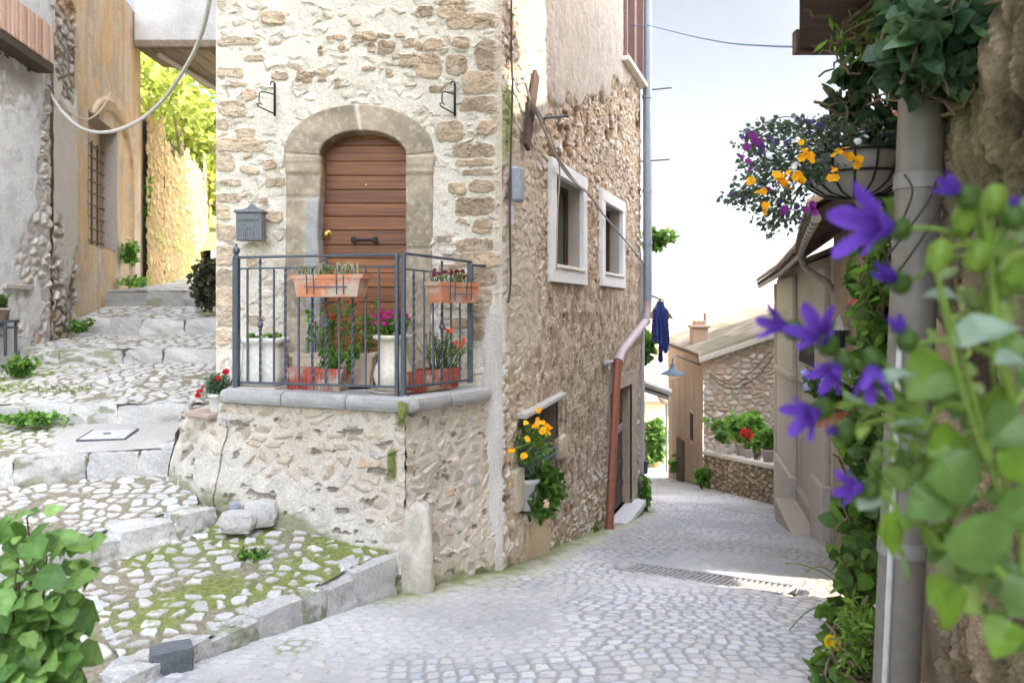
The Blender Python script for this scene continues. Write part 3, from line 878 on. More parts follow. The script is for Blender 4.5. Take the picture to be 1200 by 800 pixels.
def swp(u, z, off=0.): return np.array([FR[0] + _U[0] * u + _Nn[0] * off, FR[1] + _U[1] * u + _Nn[1] * off, z])


WIN = []
for (l, t, r, b) in ((641, 184, 683, 330), (701, 221, 728.5, 335)):
    u0, z0 = SW(l, t); u1, z1 = SW(r, (361 + (t - 361) * 0)); _, zb = SW(l, b)
    WIN.append((u0, u1, zb, z0))
SHU0, SHz = SW(727, 66); SHU1, _ = SW(747.5, 92)
NU0, NZ1 = SW(608, 486); NU1, _ = SW(651, 480); _, NZ0 = SW(620, 592)
def swpx(px, py, off):
    a = (px - CX) / F; u = (a * (FR[1] + _Nn[1] * off) - FR[0] - _Nn[0] * off) / (_U[0] - a * _U[1]); p = swp(u, 0, off); p[2] = (CY - py) / F * p[1]; return p


DU0, DZ1 = SW(713, 462); DU1, _ = SW(738, 462); DZ0 = SW(716, 615)[1]


def side_fn(u, z, X, D):
    nx = fbm(u * 4, z * 4, 91, 3) - .5; ny = fbm(u * 4, z * 4, 92, 3) - .5
    ra, rb, rc, e = voro((u + nx * .16) / .17, (z + ny * .14) / .105, 93, .85, .75)
    tl = VT[0]; e = e * .105 + .016 * (fbm(u * 30, z * 30, 94, 3) - .5)
    p = sst(.006 + .012 * rb, .020 + .012 * rb, e)
    g = fbm(u * 12, z * 12, 95, 4)
    st_c = mixc(np.array([.40, .30, .20]), np.array([.58, .50, .41]), ra)
    st_c = mixc(st_c, np.array([.40, .235, .10]), sst(.74, .9, rb) * .8); st_c = mixc(st_c, np.array([.62, .59, .55]), sst(.8, .95, rc) * .8)
    st_c = st_c * (.55 + .9 * g)[..., None]
    mo = np.array([.40, .315, .225]) * (.72 + .56 * fbm(u * 9, z * 9, 96, 4))[..., None]
    c = mixc(mo, st_c, p); h = p * (.007 + .016 * ra + .036 * tl) + .016 * (g - .5)
    pit = sst(.66, .74, fbm(u * 9, z * 8, 101, 3)); h = h - pit * .03; c = mixc(c, np.array([.15, .11, .075]), pit * .7)
    # render that survives: smooth mauve upper part, rough brown lower part
    px = 600 + 900 * X / D; py = 361 - 900 * z / D
    n2 = fbm(u * 1.3, z * 1.3, 97, 4) - .5
    dline = z - (1.55 + .42 * u * .75)               # diagonal edge of the upper plaster
    upper = sst(-.10, .12, dline - .2 + 1.1 * n2) * sst(.1, 1.5, u + 1.6 * n2)
    lower = sst(.35, .10, z + .9 * n2 - .12 * u) * sst(-2.6, -2.0, z + .9 * n2 - .10 * u) * sst(.3, .9, u + n2)
    left = sst(1.5, .6, u + 1.2 * n2) * sst(-.8, -.2, z) * sst(2.4, 1.5, z + n2) * .75
    rough_n = fbm(u * 7, z * 7, 98, 4); fine = fbm(u * 30, z * 30, 99, 3)
    pu = mixc(np.array([.36, .31, .26]), np.array([.48, .425, .36]), rough_n) * (.80 + .4 * fbm(u * 22, z * 9, 102, 4))[..., None]
    pl = mixc(np.array([.27, .20, .135]), np.array([.47, .38, .285]), sst(.3, .7, rough_n)) * (.62 + .76 * fine)[..., None]; pl = mixc(pl, np.array([.52, .45, .36]), sst(.62, .75, fbm(u * 11, z * 6, 103, 4)) * .6)
    c = mixc(c, pl, lower * .93); h = h * (1 - lower * .86) + lower * (.026 + .022 * (rough_n - .5) + .014 * (fine - .5) - .02 * sst(.62, .72, fbm(u * 16, z * 12, 104, 3)))
    plf = mixc(np.array([.44, .37, .285]), np.array([.55, .49, .40]), rough_n)
    c = mixc(c, plf, left); h = h * (1 - left * .8) + left * (.030 + .025 * (rough_n - .5))
    c = mixc(c, pu * (.92 + .16 * fine)[..., None], upper * .97); h = h * (1 - upper * .93) + upper * (.048 + .008 * (rough_n - .5))
    # rusty holes along the plaster edge
    hol = sst(.60, .70, fbm(u * 3.6, z * 2.6, 100, 3)) * sst(.45, .1, np.abs(dline + .25)) * (1 - upper)
    c = mixc(c, np.array([.16, .075, .03]), hol * .85); h = h - hol * .05
    # green algae down the corner and damp foot
    al = sst(.20, .05, np.abs(u - .13) + .14 * n2) * sst(1.25, 1.5, z) * sst(2.1, 1.95, z) ; c = mixc(c, np.array([.20, .24, .06]), al * .8)
    zg = zst(D); ft = sst(.34, .0, z - zg + .5 * n2 + .1); c = mixc(c, np.array([.17, .17, .07]), ft * .75)
    # lime wash strip next to the corner
    cs = sst(.07, .03, u + .05 * n2) * sst(.3, -.2, z); c = mixc(c, np.array([.55, .52, .48]), cs)
    # smooth cement reveal round the street door
    dr = sst(.10, .03, np.maximum(np.maximum(DU0 - u - .14, u - DU1 - .42), np.maximum(z - DZ1 - .16, 0)) + .05 * n2)
    c = mixc(c, mixc(np.array([.33, .27, .21]), np.array([.43, .37, .30]), rough_n), dr * .9); h = h * (1 - dr * .85) + dr * .03
    h = h * sst(0, .035, u)
    return h, c


def side_mask(u, z, X, D):
    m = np.ones_like(u, bool)
    for (a, b, z0, z1) in WIN: m &= ~((u > a + .10) & (u < b - .10) & (z > z0 + .12) & (z < z1 - .10))
    m &= ~((u > NU0 + .02 * np.sin(z * 30)) & (u < NU1) & (z > NZ0 + .02 * np.sin(u * 20)) & (z < NZ1))
    m &= ~((u > DU0) & (u < DU1) & (z > DZ0) & (z < DZ1))
    return m


su = arr(0, SEu, .019)
sz = np.concatenate([arr(-3.75, 5.0, .0135)[:-1], arr(5.0, 13, .1)])
mb = MB(); wall(mb, FR, SE, su, sz, side_fn, side_mask)
mb.build('side_wall', M_REL, house)
# unseen back walls and roof
m = MB()
BK = (-2.9, 16.4); BK2 = (1.5, 15.6)
for a, b in ((SE, BK2), (BK2, BK), (BK, FL)):
    wall(m, a, b, arr(0, np.hypot(b[0] - a[0], b[1] - a[1]), .5), arr(-3.7, 13, .5), lambda u, z, X, D: (u * 0, np.tile(np.array([.42, .36, .29]), u.shape + (1,))))
m.build('back_walls', M_PLA, house)
m = MB()
poly = [np.array([*p, 0]) for p in (FL, FR, SE, BK2, BK)]
cc = sum(poly) / 5
ev = [cc + (p - cc) * 1.03 for p in poly]
for i in range(5):
    a, b = ev[i], ev[(i + 1) % 5]
    m.add([a + up * 13.05, b + up * 13.05, cc + up * 14.2], None, [(0, 1, 2)], (.30, .17, .10)); m.add([a + up * 12.98, b + up * 12.98, b + up * 13.05, a + up * 13.05], [(0, 1, 2, 3)], None, (.3, .17, .1))
m.build('roof', M_TERRA, house)

# deep reveals and frames of the two side windows
M_WFR = mat_surface('white_render', (.70, .69, .67), .85, nscale=14, nvar=.08, bump=.3, bdist=.005, bscale=60)
RS = np.stack([_U, _Nn, np.array([0, 0, 1.])], 1)       # wall axes: along, out, up


def sbox(m, u0, u1, z0, z1, o0, o1, col=(1, 1, 1), bev=.0):
    m.box(swp((u0 + u1) / 2, (z0 + z1) / 2, (o0 + o1) / 2), (u1 - u0, abs(o1 - o0), z1 - z0), RS, col, bev)


for k, (a, b, z0, z1) in enumerate(WIN):
    fw = .17 if k == 0 else .19
    m = MB()
    sbox(m, a, b, z1 - .16, z1, .0, .065, bev=.006); sbox(m, a, b, z0, z0 + .17, .0, .065, bev=.006)
    sbox(m, a, a + fw, z0 + .17, z1 - .16, .0, .062, bev=.006); sbox(m, b - fw, b, z0 + .17, z1 - .16, .0, .062, bev=.006)
    fr = m.build('window', M_WFR, house)
    ia, ib, ja, jb = a + fw, b - fw, z0 + .17, z1 - .16
    m = MB()
    sbox(m, ia - .05, ia, ja - .05, jb + .05, -.22, .0); sbox(m, ib, ib + .05, ja - .05, jb + .05, -.22, .0)
    sbox(m, ia, ib, jb, jb + .05, -.22, .0); sbox(m, ia, ib, ja - .05, ja, -.22, .0)
    m.build('reveal', mat_surface('reveal_plaster', (.40, .36, .31), .9, nscale=12, nvar=.12, bump=.3), fr)
    m = MB(); sbox(m, ia - .03, ib + .01, ja - .012, ja + .028, -.10, .085, bev=.006); m.build('sill', mat_surface('sill_marble', (.66, .62, .56), .5, nscale=20, nvar=.1, bump=.1), fr)
    m = MB(); t = .055
    sbox(m, ia, ib, ja, ja + t, -.19, -.14, bev=.004); sbox(m, ia, ib, jb - t, jb, -.19, -.14, bev=.004)
    mid = (ia + ib) / 2
    for q in (ia, mid - t, mid, ib - t): sbox(m, q, q + t, ja + t, jb - t, -.19, -.14, bev=.004)
    m.build('casement', mat_wood('dark_casement', (.05, .025, .015), (.10, .05, .03), .5), fr)
    m = MB(); sbox(m, ia + t, ib - t, ja + t, jb - t, -.176, -.168)
    gl = bpy.data.materials.get('window_glass')
    if gl is None:
        gl, gnt, gbs, go = nodes('window_glass'); gbs.inputs['Base Color'].default_value = (.035, .045, .04, 1); gbs.inputs['Roughness'].default_value = .06; gbs.inputs['Specular IOR Level'].default_value = .6
    m.build('pane', gl, fr)
    m = MB(); sbox(m, ia + .01, ia + .10, ja + .03, jb - .02, -.14, -.10, bev=.004)
    m.build('folded_shutter', mat_surface('olive_paint', (.22, .20, .075), .6, nscale=20, nvar=.15, bump=.15), fr)

# upper window: closed louvred shutters and a marble sill
m = MB(); sbox(m, SHU0 - .10, SHU1 + .12, SHz - .10, SHz - .03, -.02, .16, (1, 1, 1), .008)
shw = m.build('shuttered_window', mat_surface('sill_marble'), house)
rng = np.random.default_rng(3)
umid = (SHU0 + SHU1) / 2
for a, b in ((SHU0 + .02, umid - .01), (umid + .01, SHU1)):
    m = MB()
    for q in (a, b - .06): sbox(m, q, q + .06, SHz, 5.4, .055, .10, (1, 1, 1), .004)
    for z in (SHz, 5.32): sbox(m, a + .06, b - .06, z, z + .08, .055, .098, (1, 1, 1), .004)
    for i in range(34):
        z = SHz + .10 + i * .043
        m.box(swp((a + b) / 2, z, .075), (b - a - .12, .010, .044), RS @ rotx(-.7), (.8, .8, .8))
    m.build('shutter', mat_wood('old_red_paint', (.19, .10, .09), (.29, .17, .15), .75), shw)
m = MB(); sbox(m, SHU0, SHU1 + .02, SHz - .02, 5.42, .0, .054, (.12, .1, .1)); m.build('backing', M_PLA, shw)

# plants' niche low in the side wall
m = MB()
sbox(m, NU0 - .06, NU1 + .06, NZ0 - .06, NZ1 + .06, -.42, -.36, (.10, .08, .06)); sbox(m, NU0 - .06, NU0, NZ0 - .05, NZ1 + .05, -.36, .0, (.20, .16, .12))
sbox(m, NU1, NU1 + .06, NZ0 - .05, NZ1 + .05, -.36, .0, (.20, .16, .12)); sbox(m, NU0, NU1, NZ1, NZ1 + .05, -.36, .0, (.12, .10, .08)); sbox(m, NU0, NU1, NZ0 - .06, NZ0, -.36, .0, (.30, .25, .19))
m.build('niche', M_REL, house)
m = MB(); m.box(swp((NU0 + NU1) / 2 + .02, NZ1 + .03, .03), (NU1 - NU0 + .16, .14, .055), RS @ roty(-.05), (.44, .41, .37), .01); m.build('niche_lintel', mat_surface('dry_wood'), house)
for q, sz, sd, cc in ((swp((NU0 + NU1) / 2 - .2, NZ0 - .06, .03), (.62, .20, .10), 9, (.50, .42, .31)), (swp(NU1 + .13, NZ0 + .42, .03), (.28, .10, .24), 19, (.52, .42, .30)),
                      (swp(NU0 + .5, NZ0 - .42, .0), (.62, .12, .62), 29, (.38, .29, .19)), (swp(NU0 - .1, NZ0 + .25, .0), (.22, .12, .40), 27, (.50, .42, .31))):
    m = MB(); m.rock(q, sz, RS @ roty(-.08), sd, cc, n=12, pw=.25); m.build('wall_stone', M_REL, house, smooth=True)

# street door
m = MB()
M_OLDDOOR = mat_wood('weathered_door', (.035, .03, .028), (.10, .085, .075), .7, (40, 40, 3))
nb = 4; w_ = (DU1 - DU0) / nb
for i in range(nb): sbox(m, DU0 + i * w_ + .004, DU0 + (i + 1) * w_ - .004, DZ0, DZ1 - .02, -.16, -.125, np.array([1, 1, 1]) * (.75 + .12 * i), .004)
for z in (DZ0 + .28, DZ0 + .60): sbox(m, DU0 + .03, DU1 - .03, z, z + .12, -.125, -.105, (.85, .85, .85), .006)
dd = m.build('street_door', M_OLDDOOR, house)
m = MB(); sbox(m, DU0 + .02, DU1 - .01, DZ0 + 1.18, DZ0 + 1.30, -.125, -.095, (1, 1, 1), .01); m.build('cross_bar', mat_surface('lilac_bar', (.30, .23, .24), .7, nscale=20), dd)
m = MB(); sbox(m, DU0 + .25, DU0 + .30, DZ0 + .92, DZ0 + 1.02, -.105, -.07, (1, 1, 1), .006); m.build('latch', M_IRON, dd)
m = MB()
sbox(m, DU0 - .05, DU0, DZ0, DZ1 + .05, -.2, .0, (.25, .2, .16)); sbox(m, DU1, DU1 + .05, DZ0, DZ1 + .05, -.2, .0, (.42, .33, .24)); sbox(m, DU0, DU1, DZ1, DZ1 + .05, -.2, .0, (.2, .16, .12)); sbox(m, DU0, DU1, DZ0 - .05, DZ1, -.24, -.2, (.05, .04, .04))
m.build('door_reveal', M_PLA, house)
m = MB(); m.box(swp((DU0 + DU1) / 2 + .12, DZ0 - .06, .06), (DU1 - DU0 + .40, .30, .12), RS, (.56, .54, .52), .02)
m.box(swp((DU0 + DU1) / 2 + .12, DZ0 - .36, .05), (DU1 - DU0 + .36, .24, .48), RS, (.34, .32, .26), .02); m.build('door_step', M_STONE, house)
m = MB(); m.box(swp(SEu - .06, -1.4, .03), (.14, .10, 4.4), RS, (.42, .40, .38), .02); m.build('corner_post', M_PLA, house)
m = MB(); m.box(swp(SEu - .05, DZ0 + .42, .10), (.10, .07, .22), RS, (.07, .07, .08), .01); m.build('meter_box', M_IRON, house)

# drainpipes: grey down-pipe, then lilac elbow, then copper coloured lower length
def pipe_len(name, pts, r, mat, brackets=(), col=(1, 1, 1)):
    m = MB(); m.tube(pts, r, 14, col)
    for b in brackets:
        i = int(b * (len(pts) - 1)); t = np.array(pts[i + 1]) - np.array(pts[i]); f = b * (len(pts) - 1) - i
        c = np.array(pts[i]) + t * f; t = t / np.linalg.norm(t); m.tube([c - t * .03, c + t * .03], r * 1.18, 14, col)
    return m.build(name, mat, house, smooth=False)


uA, zA = SW(757.5, 352); uB, zB = SW(751, 376); uC, zC = SW(714, 424); uD, zD = SW(703.5, 619)
M_GP = mat_surface('grey_downpipe', (.26, .30, .36), .45, .3, nscale=14, nvar=.12, bump=.08)
pipe_len('downpipe', [swp(SEu - .08, 12.8, .14), swp(SEu - .08, 2.6, .14), swp(SEu - .08, zA, .14)], .075, M_GP, (.2, .45, .62, .8))
pipe_len('pipe_elbow', [swp(SEu - .08, zA, .141), swp(SEu - .10, zA - .12, .14), swp(SEu - .22, zB, .13), swp(uC + .3, zC + .14, .12), swp(uC + .03, zC, .12)], .07, mat_surface('lilac_pipe', (.36, .29, .29), .5, .2, nscale=18, nvar=.15, bump=.08), (.5, .99))
pipe_len('copper_pipe', [swp(uC + .03, zC + .02, .121), swp(uC - .02, zC - .12, .12), swp((uC + uD) / 2, (zC + zD) / 2, .12), swp(uD, zD - .1, .12)], .058, mat_surface('copper_paint', (.30, .115, .075), .5, .25, nscale=10, nvar=.25, bump=.08), (.06, .5, .97))
m = MB(); c = swp(uC - .45, zC + .02, .08); m.tube([c + _U * .25, c - _U * .12], .028, 10); m.rock(c - _U * .14, (.10, .07, .07), RS, 5, (1, 1, 1), n=6, pw=.8); m.build('wall_valve', mat_surface('dull_zinc', (.33, .31, .30), .6, .3), house)
# small wall fittings
m = MB(); c = swp(.14, 1.14, .10); m.box(c, (.13, .10, .32), RS, (.28, .30, .33), .02); m.build('junction_box', M_PLA, house)
m = MB(); m.box(swp(.16, .86, .045), (.07, .01, .18), RS, (.7, .68, .7), .003); m.build('wall_tag', M_PLA, house)
m = MB(); m.box(swp(.62, 1.95, .075), (.13, .04, .86), RS @ roty(.36), (.6, .5, .45), .008); m.build('old_plank', mat_wood('plank_wood', (.06, .035, .025), (.14, .09, .07), .8, (30, 30, 3)), house)
for (pu, pz, pl) in ((SW(752, 97)[0], 3.80, .5), (SEu - .1, 2.52, .5), (1.1, 1.98, .3)):
    m = MB(); m.tube([swp(pu, pz, .02), swp(pu, pz, .02 + pl)], .013, 6); m.build('iron_peg', M_IRON, house)

# ---- wrought iron hooks for lanterns on the front wall
for px, py in ((322, 117), (533, 117)):
    c = P(px, py, 7.0)
    m = MB(); m.box(c, (.022, .014, .30), None, bev=.003)
    a = np.linspace(0, math.pi * 1.2, 9)
    m.tube([c + [-.018 + .018 * math.cos(t), -.008, .145 + .018 * math.sin(t)] for t in a], .006, 6)
    m.tube([c + [0, -.008, .045], c + [-.05, -.06, .048], c + [-.085, -.10, .046], c + [-.105, -.11, .03], c + [-.108, -.11, -.05]], .006, 6)
    m.tube([c + [0, -.008, -.13], c + [-.06, -.06, -.11], c + [-.12, -.10, -.085], c + [-.128, -.11, -.065], c + [-.095, -.105, -.055], c + [-.085, -.10, -.075]], .006, 6)
    m.build('lantern_hook', mat_surface('black_iron'), house, smooth=True)

# ---- terrace: battered rubble wall, coping, floor
def terr_fn(seed, u0, topdip=None):
    def fn(u, z, X, D):
        nx = fbm(u * 5, z * 5, seed, 3) - .5; ny = fbm(u * 5, z * 5, seed + 1, 3) - .5
        ra, rb, rc, e = voro((u + nx * .15) / .17, (z + ny * .12) / .10, seed + 2, .85, .75)
        tl = VT[0]; e = e * .10 + .016 * (fbm(u * 30, z * 30, seed + 3, 3) - .5)
        vis = sst(.10, .24, rc + .4 * (fbm(u * 1.5, z * 1.5, seed + 4, 2) - .5))
        p = sst(.008 + .014 * rb, .022 + .012 * rb, e) * vis
        g = fbm(u * 10, z * 10, seed + 5, 4)
        c = mixc(np.array([.49, .425, .345]), np.array([.60, .54, .455]), fbm(u * 3, z * 3, seed + 6, 4))
        sc = mixc(np.array([.36, .29, .215]), np.array([.53, .44, .34]), ra); sc = mixc(sc, np.array([.56, .37, .22]), sst(.84, .95, rb) * .75); sc = mixc(sc, np.array([.42, .41, .40]), sst(.86, .98, ra) * .8)
        c = mixc(c, sc * (.60 + .78 * g)[..., None], p * .9)
        h = p * (.006 + .014 * ra + .045 * tl) + .030 * (fbm(u * 2.2, z * 2.2, seed + 7, 3) - .5) + .012 * (g - .5)
        zg = np.interp(X, [-3.0, -1.45, -.85, -.3], [-1.50, -1.78, -2.20, -2.36])
        ft = z - zg
        sk = sst(.46, .34, ft + .10 * nx * 4)        # smooth lime skirting at the foot
        sk = sk * sst(-.5, -1.2, X) if u0 else sk * 0
        c = mixc(c, np.array([.54, .50, .44]) * (.76 + .40 * g)[..., None], sk * .85); h = h * (1 - .6 * sk) + sk * (.035 + .05 * sst(.35, 0, ft))
        h = h + .05 * sst(.9, 0, ft)
        hole = sst(.715, .76, fbm(u * 8, z * 13, seed + 8, 3)) * vis; c = mixc(c, np.array([.20, .17, .13]), hole * .8); h = h - hole * .022
        ms = sst(.10, -.02, ft + .12 * nx * 2); c = mixc(c, np.array([.17, .19, .07]), ms * .7)
        if u0:
            cr = sst(.055, .03, np.abs(X + .955 + .03 * nx) ) * sst(-1.40, -1.34, z) * sst(-1.10, -1.15, z - 2 * nx * .1); c = mixc(c, C_MOSS * 1.2, cr)
            up2 = sst(.05, .02, np.abs(X + .90 + .03 * nx)) * sst(-1.0, -.9, z); c = mixc(c, C_MOSS * 1.2, up2 * .8)
            lf = sst(-2.62, -2.85, X + .2 * nx) * sst(.25, .5, ft) * sst(.45, .6, fbm(u * 7, z * 7, seed + 9, 3)); c = mixc(c, np.array([.20, .19, .13]), lf * .8)
        return h, c
    return fn


def cat_us(*a): return np.concatenate(a)


def run(name, A, B, z1, fn, step=.0115):
    L_ = math.hypot(B[0] - A[0], B[1] - A[1]); m = MB()
    wall(m, A, B, arr(0, L_, step), arr(-2.75, z1, step), fn)
    return m


m = MB()
ft1 = terr_fn(120, True)
LML = math.hypot(TL[0] - TM[0], TL[1] - TM[1]); LLK = math.hypot(TK[0] - TL[0], TK[1] - TL[1]); LKR = math.hypot(TR[0] - TK[0], TR[1] - TK[1])
wall(m, TM, TL, arr(0, LML + .07, .0115), arr(-2.2, -.94, .0115), lambda u, z, X, D: ft1(u + 5 - LML, z, X, D))
wall(m, TL, TK, arr(-.05, LLK, .0105), arr(-2.75, -.80, .0115), lambda u, z, X, D: ft1(u + 5, z, X, D))
ft2 = terr_fn(140, False)
wall(m, TK, TR, arr(0, LKR + .14, .0115), arr(-2.8, -.80, .0115), ft2)
TB = (-3.0, 7.75)
wall(m, TB, TM, arr(0, .84, .02), arr(-2.0, -.94, .02), lambda u, z, X, D: ft1(u + 3, z, X, D))
terr = m.build('terrace_wall', M_REL, house)
m = MB()
def fan(zv, pts, col): m.add([(p[0], p[1], zv) for p in pts], None, [(0, i, i + 1) for i in range(1, len(pts) - 1)], col)
fan(-.715, [TL, TK, TR, (-.2, 7.1), (-2.7, 7.2)], (.42, .39, .35)); m.build('terrace_floor', M_STONE, house)
m = MB(); fan(-.945, [TM, TL, (-2.40, 7.0), (-2.75, 7.3), TB], (.46, .43, .39))
m.box((-2.63, 6.78, -.925), (.40, .34, .045), rotz(-.7), (.42, .32, .26), .008); m.build('ledge', M_STONE, house)
# coping blocks with rounded nosing
m = MB()
def coping(A, B, n, seed, z0a, z0b, ext0=.0, ext1=0.):
    O, U, L_, Nn = frame(A, B); rng = np.random.default_rng(seed)
    cuts = np.linspace(-ext0, L_ + ext1, n + 1); cuts[1:-1] += .10 * (rng.random(n - 1) - .5) * (L_ / n)
    for i in range(n):
        uu = np.linspace(cuts[i] + .003, cuts[i + 1] - .003, 40)
        prof = [(-.34, -.02), (-.30, 0), (-.1, 0), (.0, 0), (.045, -.004), (.066, -.018), (.072, -.05), (.07, -.085), (.06, -.115), (.03, -.128), (-.02, -.13)]
        G = np.zeros((len(uu), len(prof), 3)); C = np.zeros(G.shape)
        for j, (o, dz) in enumerate(prof):
            nz_ = fbm(uu * 7 + seed, np.full_like(uu, j * .35), seed, 4) - .5
            en = np.minimum(uu - uu[0], uu[-1] - uu); rd = .012 * np.exp(-en / .012)
            zt = z0a + (z0b - z0a) * np.clip(uu / L_, 0, 1)
            oo = o + .022 * nz_ - rd * (o > 0)
            G[:, j] = O + uu[:, None] * U + oo[:, None] * Nn; G[:, j, 2] = zt + dz + .010 * nz_ - rd * (dz > -.05) - .02 * np.exp(-en / .01) * 0
            t = fbm(uu * 9, np.full_like(uu, j * .6 + 3), seed + 3, 4)
            C[:, j] = mixc(np.array([.27, .265, .255]), np.array([.43, .415, .39]), t)
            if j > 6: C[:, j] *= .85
        m.grid(G, C); 
        for e in (0, -1):
            q = G[e]; m.add(np.vstack([q, q.mean(0)[None]]), None, [(k, k + 1, len(q)) for k in range(len(q) - 1)], (.3, .29, .28))
coping(TL, TK, 3, 7, -.672, -.705, .0, .05)
coping(TK, TR, 2, 8, -.705, -.71, .03, .02)
m.rock((TK[0] + .01, TK[1] + .03, -.77), (.16, .16, .12), rotz(.4), 77, (.36, .35, .33), n=10, pw=.6)
cp = m.build('coping', M_STONE, terr)
m = MB()
m.rock((-.855, 5.985, -.80), (.06, .05, .13), None, 5, C_MOSS * 1.3, n=8, pw=.8, amp=.3); m.build('moss_tuft', M_REL, terr, smooth=True)
# plaster buttress at the terrace corner
m = MB()
uu = np.linspace(0, 2 * math.pi, 40, endpoint=False); zz = np.concatenate([np.linspace(-2.45, -1.62, 26), -1.62 + .06 * np.sin(np.linspace(.1, 1.52, 9))])
Gp = np.zeros((len(zz), 40, 3)); Cg = np.zeros(Gp.shape)
for i, z in enumerate(zz):
    k = 1.0 if z < -1.62 else math.cos(math.asin(min(1, (z + 1.62) / .0605))) ** .7
    rr = (.135 + .05 * (-1.6 - z)) * k; nz_ = (fbm(np.cos(uu) * 2.5 + 4, np.sin(uu) * 2.5 + z * 4, 9, 4) - .5) * k
    sq = 1 / (np.abs(np.cos(uu)) ** 4 + np.abs(np.sin(uu)) ** 4) ** .25
    Gp[i, :, 0] = TK[0] + .06 + (rr * .92 + .06 * nz_) * np.cos(uu) * sq; Gp[i, :, 1] = TK[1] + .055 + .05 * float(sst(-1.95, -1.56, z)) + (rr * .8 + .06 * nz_) * np.sin(uu) * sq; Gp[i, :, 2] = z
    t = fbm(uu * 1.2, np.full_like(uu, z * 4), 10, 4)
    Cg[i] = mixc(np.array([.42, .38, .32]), np.array([.57, .51, .435]), sst(.3, .6, t)); Cg[i] = mixc(Cg[i], np.array([.22, .25, .12]), np.full(40, float(sst(-1.95, -2.35, z)) * .7) * sst(.4, .6, t))
m.grid(Gp, Cg, closed_v=True); m.add(np.vstack([Gp[-1], Gp[-1].mean(0)[None] + [[0, 0, .01]]]), None, [(k, (k + 1) % 40, 40) for k in range(40)], (.6, .58, .55))
m.build('buttress', M_PLA, terr, smooth=True)
# ------------------------------------------------------------------ left house (white peeling plaster) and its rough pilaster
lh = thing('plaster_house', 'house with peeling white plaster and brick edged upper storey at the left of the alley', 'house', (-6.5, 10.3, -.8))
LA, LB, LC = (-6.0, 6.6), (-6.62, 11.0), (-6.86, 12.05)


def lh_fn(u, z, X, D):
    n1 = fbm(u * 1.2, z * 1.2, 201, 5); n2 = fbm(u * 6, z * 6, 202, 4); n3 = fbm(u * 24, z * 24, 203, 3)
    ra, rb, rc, e = voro(u / .24 + n2 * .8, z / .15 + n2 * .6, 204, .9, .8); e = e * .15
    p = sst(.008, .05, e)
    stn = mixc(np.array([.40, .36, .31]), np.array([.56, .52, .47]), ra) * (.7 + .6 * n2)[..., None]
    stn = mixc(stn, np.array([.42, .30, .20]), sst(.8, .92, rb))
    pl = mixc(np.array([.56, .58, .60]), np.array([.70, .70, .70]), n1); pl = mixc(pl, np.array([.46, .46, .47]), sst(.5, .7, n2) * .5)
    w_ = 11.5 * 0
    peel = sst(.50, .58, fbm(u * 1.7, z * 1.1, 205, 4) * .75 + .30 * sst(3.4, 4.45, u) + .28 * sst(.1, -.9, z) * sst(3.2, 4.4, u) - .03)
    up_ = sst(2.3, 2.6, z); rough = sst(.45, .6, fbm(u * 3, z * 3, 206, 4)) * up_
    c = mixc(pl, stn, peel * p); c = mixc(c, np.array([.45, .42, .38]), peel * (1 - p) * .8); c = mixc(c, np.array([.42, .40, .38]), rough * .6)
    h = .010 * (n2 - .5) + .006 * n3 + (1 - peel) * .028 + peel * p * .045 * ra - rough * .03 * n3
    ft = sst(.4, .0, z + .75 + .3 * n2); c = mixc(c, np.array([.30, .29, .22]), ft * .6)
    return h, c


m = MB(); wall(m, LA, LB, arr(0, math.hypot(LB[0] - LA[0], LB[1] - LA[1]), .03), arr(-1.6, 5.6, .02), lh_fn); m.build('wall', M_REL, lh)


def pil_fn(u, z, X, D):
    n2 = fbm(u * 5, z * 5, 212, 4); n1 = fbm(u * 1.5, z * 1.2, 211, 4)
    ra, rb, rc, e = voro(u / .26 + n2, z / .16 + n2 * .6, 214, .9, .8); e = e * .16; p = sst(.01, .05, e)
    stn = mixc(np.array([.36, .32, .27]), np.array([.55, .50, .44]), ra) * (.65 + .65 * n2)[..., None]
    stn = mixc(stn, np.array([.44, .33, .24]), sst(.75, .9, rb))
    pl = mixc(np.array([.52, .46, .40]), np.array([.62, .57, .52]), n1)
    pk = sst(.42, .56, n1 + .35 * sst(.9, .1, z) - .25 * sst(1.2, 1.7, z) * sst(4, 3.2, z) + .25 * sst(3.0, 3.6, z) - .05)
    c = mixc(pl, stn * (.5 + .5 * p)[..., None], pk); h = (1 - pk) * .05 + pk * p * .07 * ra + .02 * (n2 - .5)
    c = mixc(c, np.array([.48, .28, .12]), sst(4.3, 4.6, z) * .6)
    c = mixc(c, np.array([.22, .25, .10]), sst(.35, .0, z + .45 + .2 * n2) * .7)
    return h, c


m = MB(); wall(m, LB, LC, arr(0, 1.05, .02), arr(-1.3, 5.6, .02), pil_fn)
O, U, Ln, Nn = frame(LB, LC)
m.build('corner_pilaster', M_REL, lh)
m = MB(); m.box((-8.6, 9.0, 2.0), (3.9, 4.6, 7.2), rotz(.14), (.5, .48, .45)); m.build('rear_wall', M_PLA, lh)
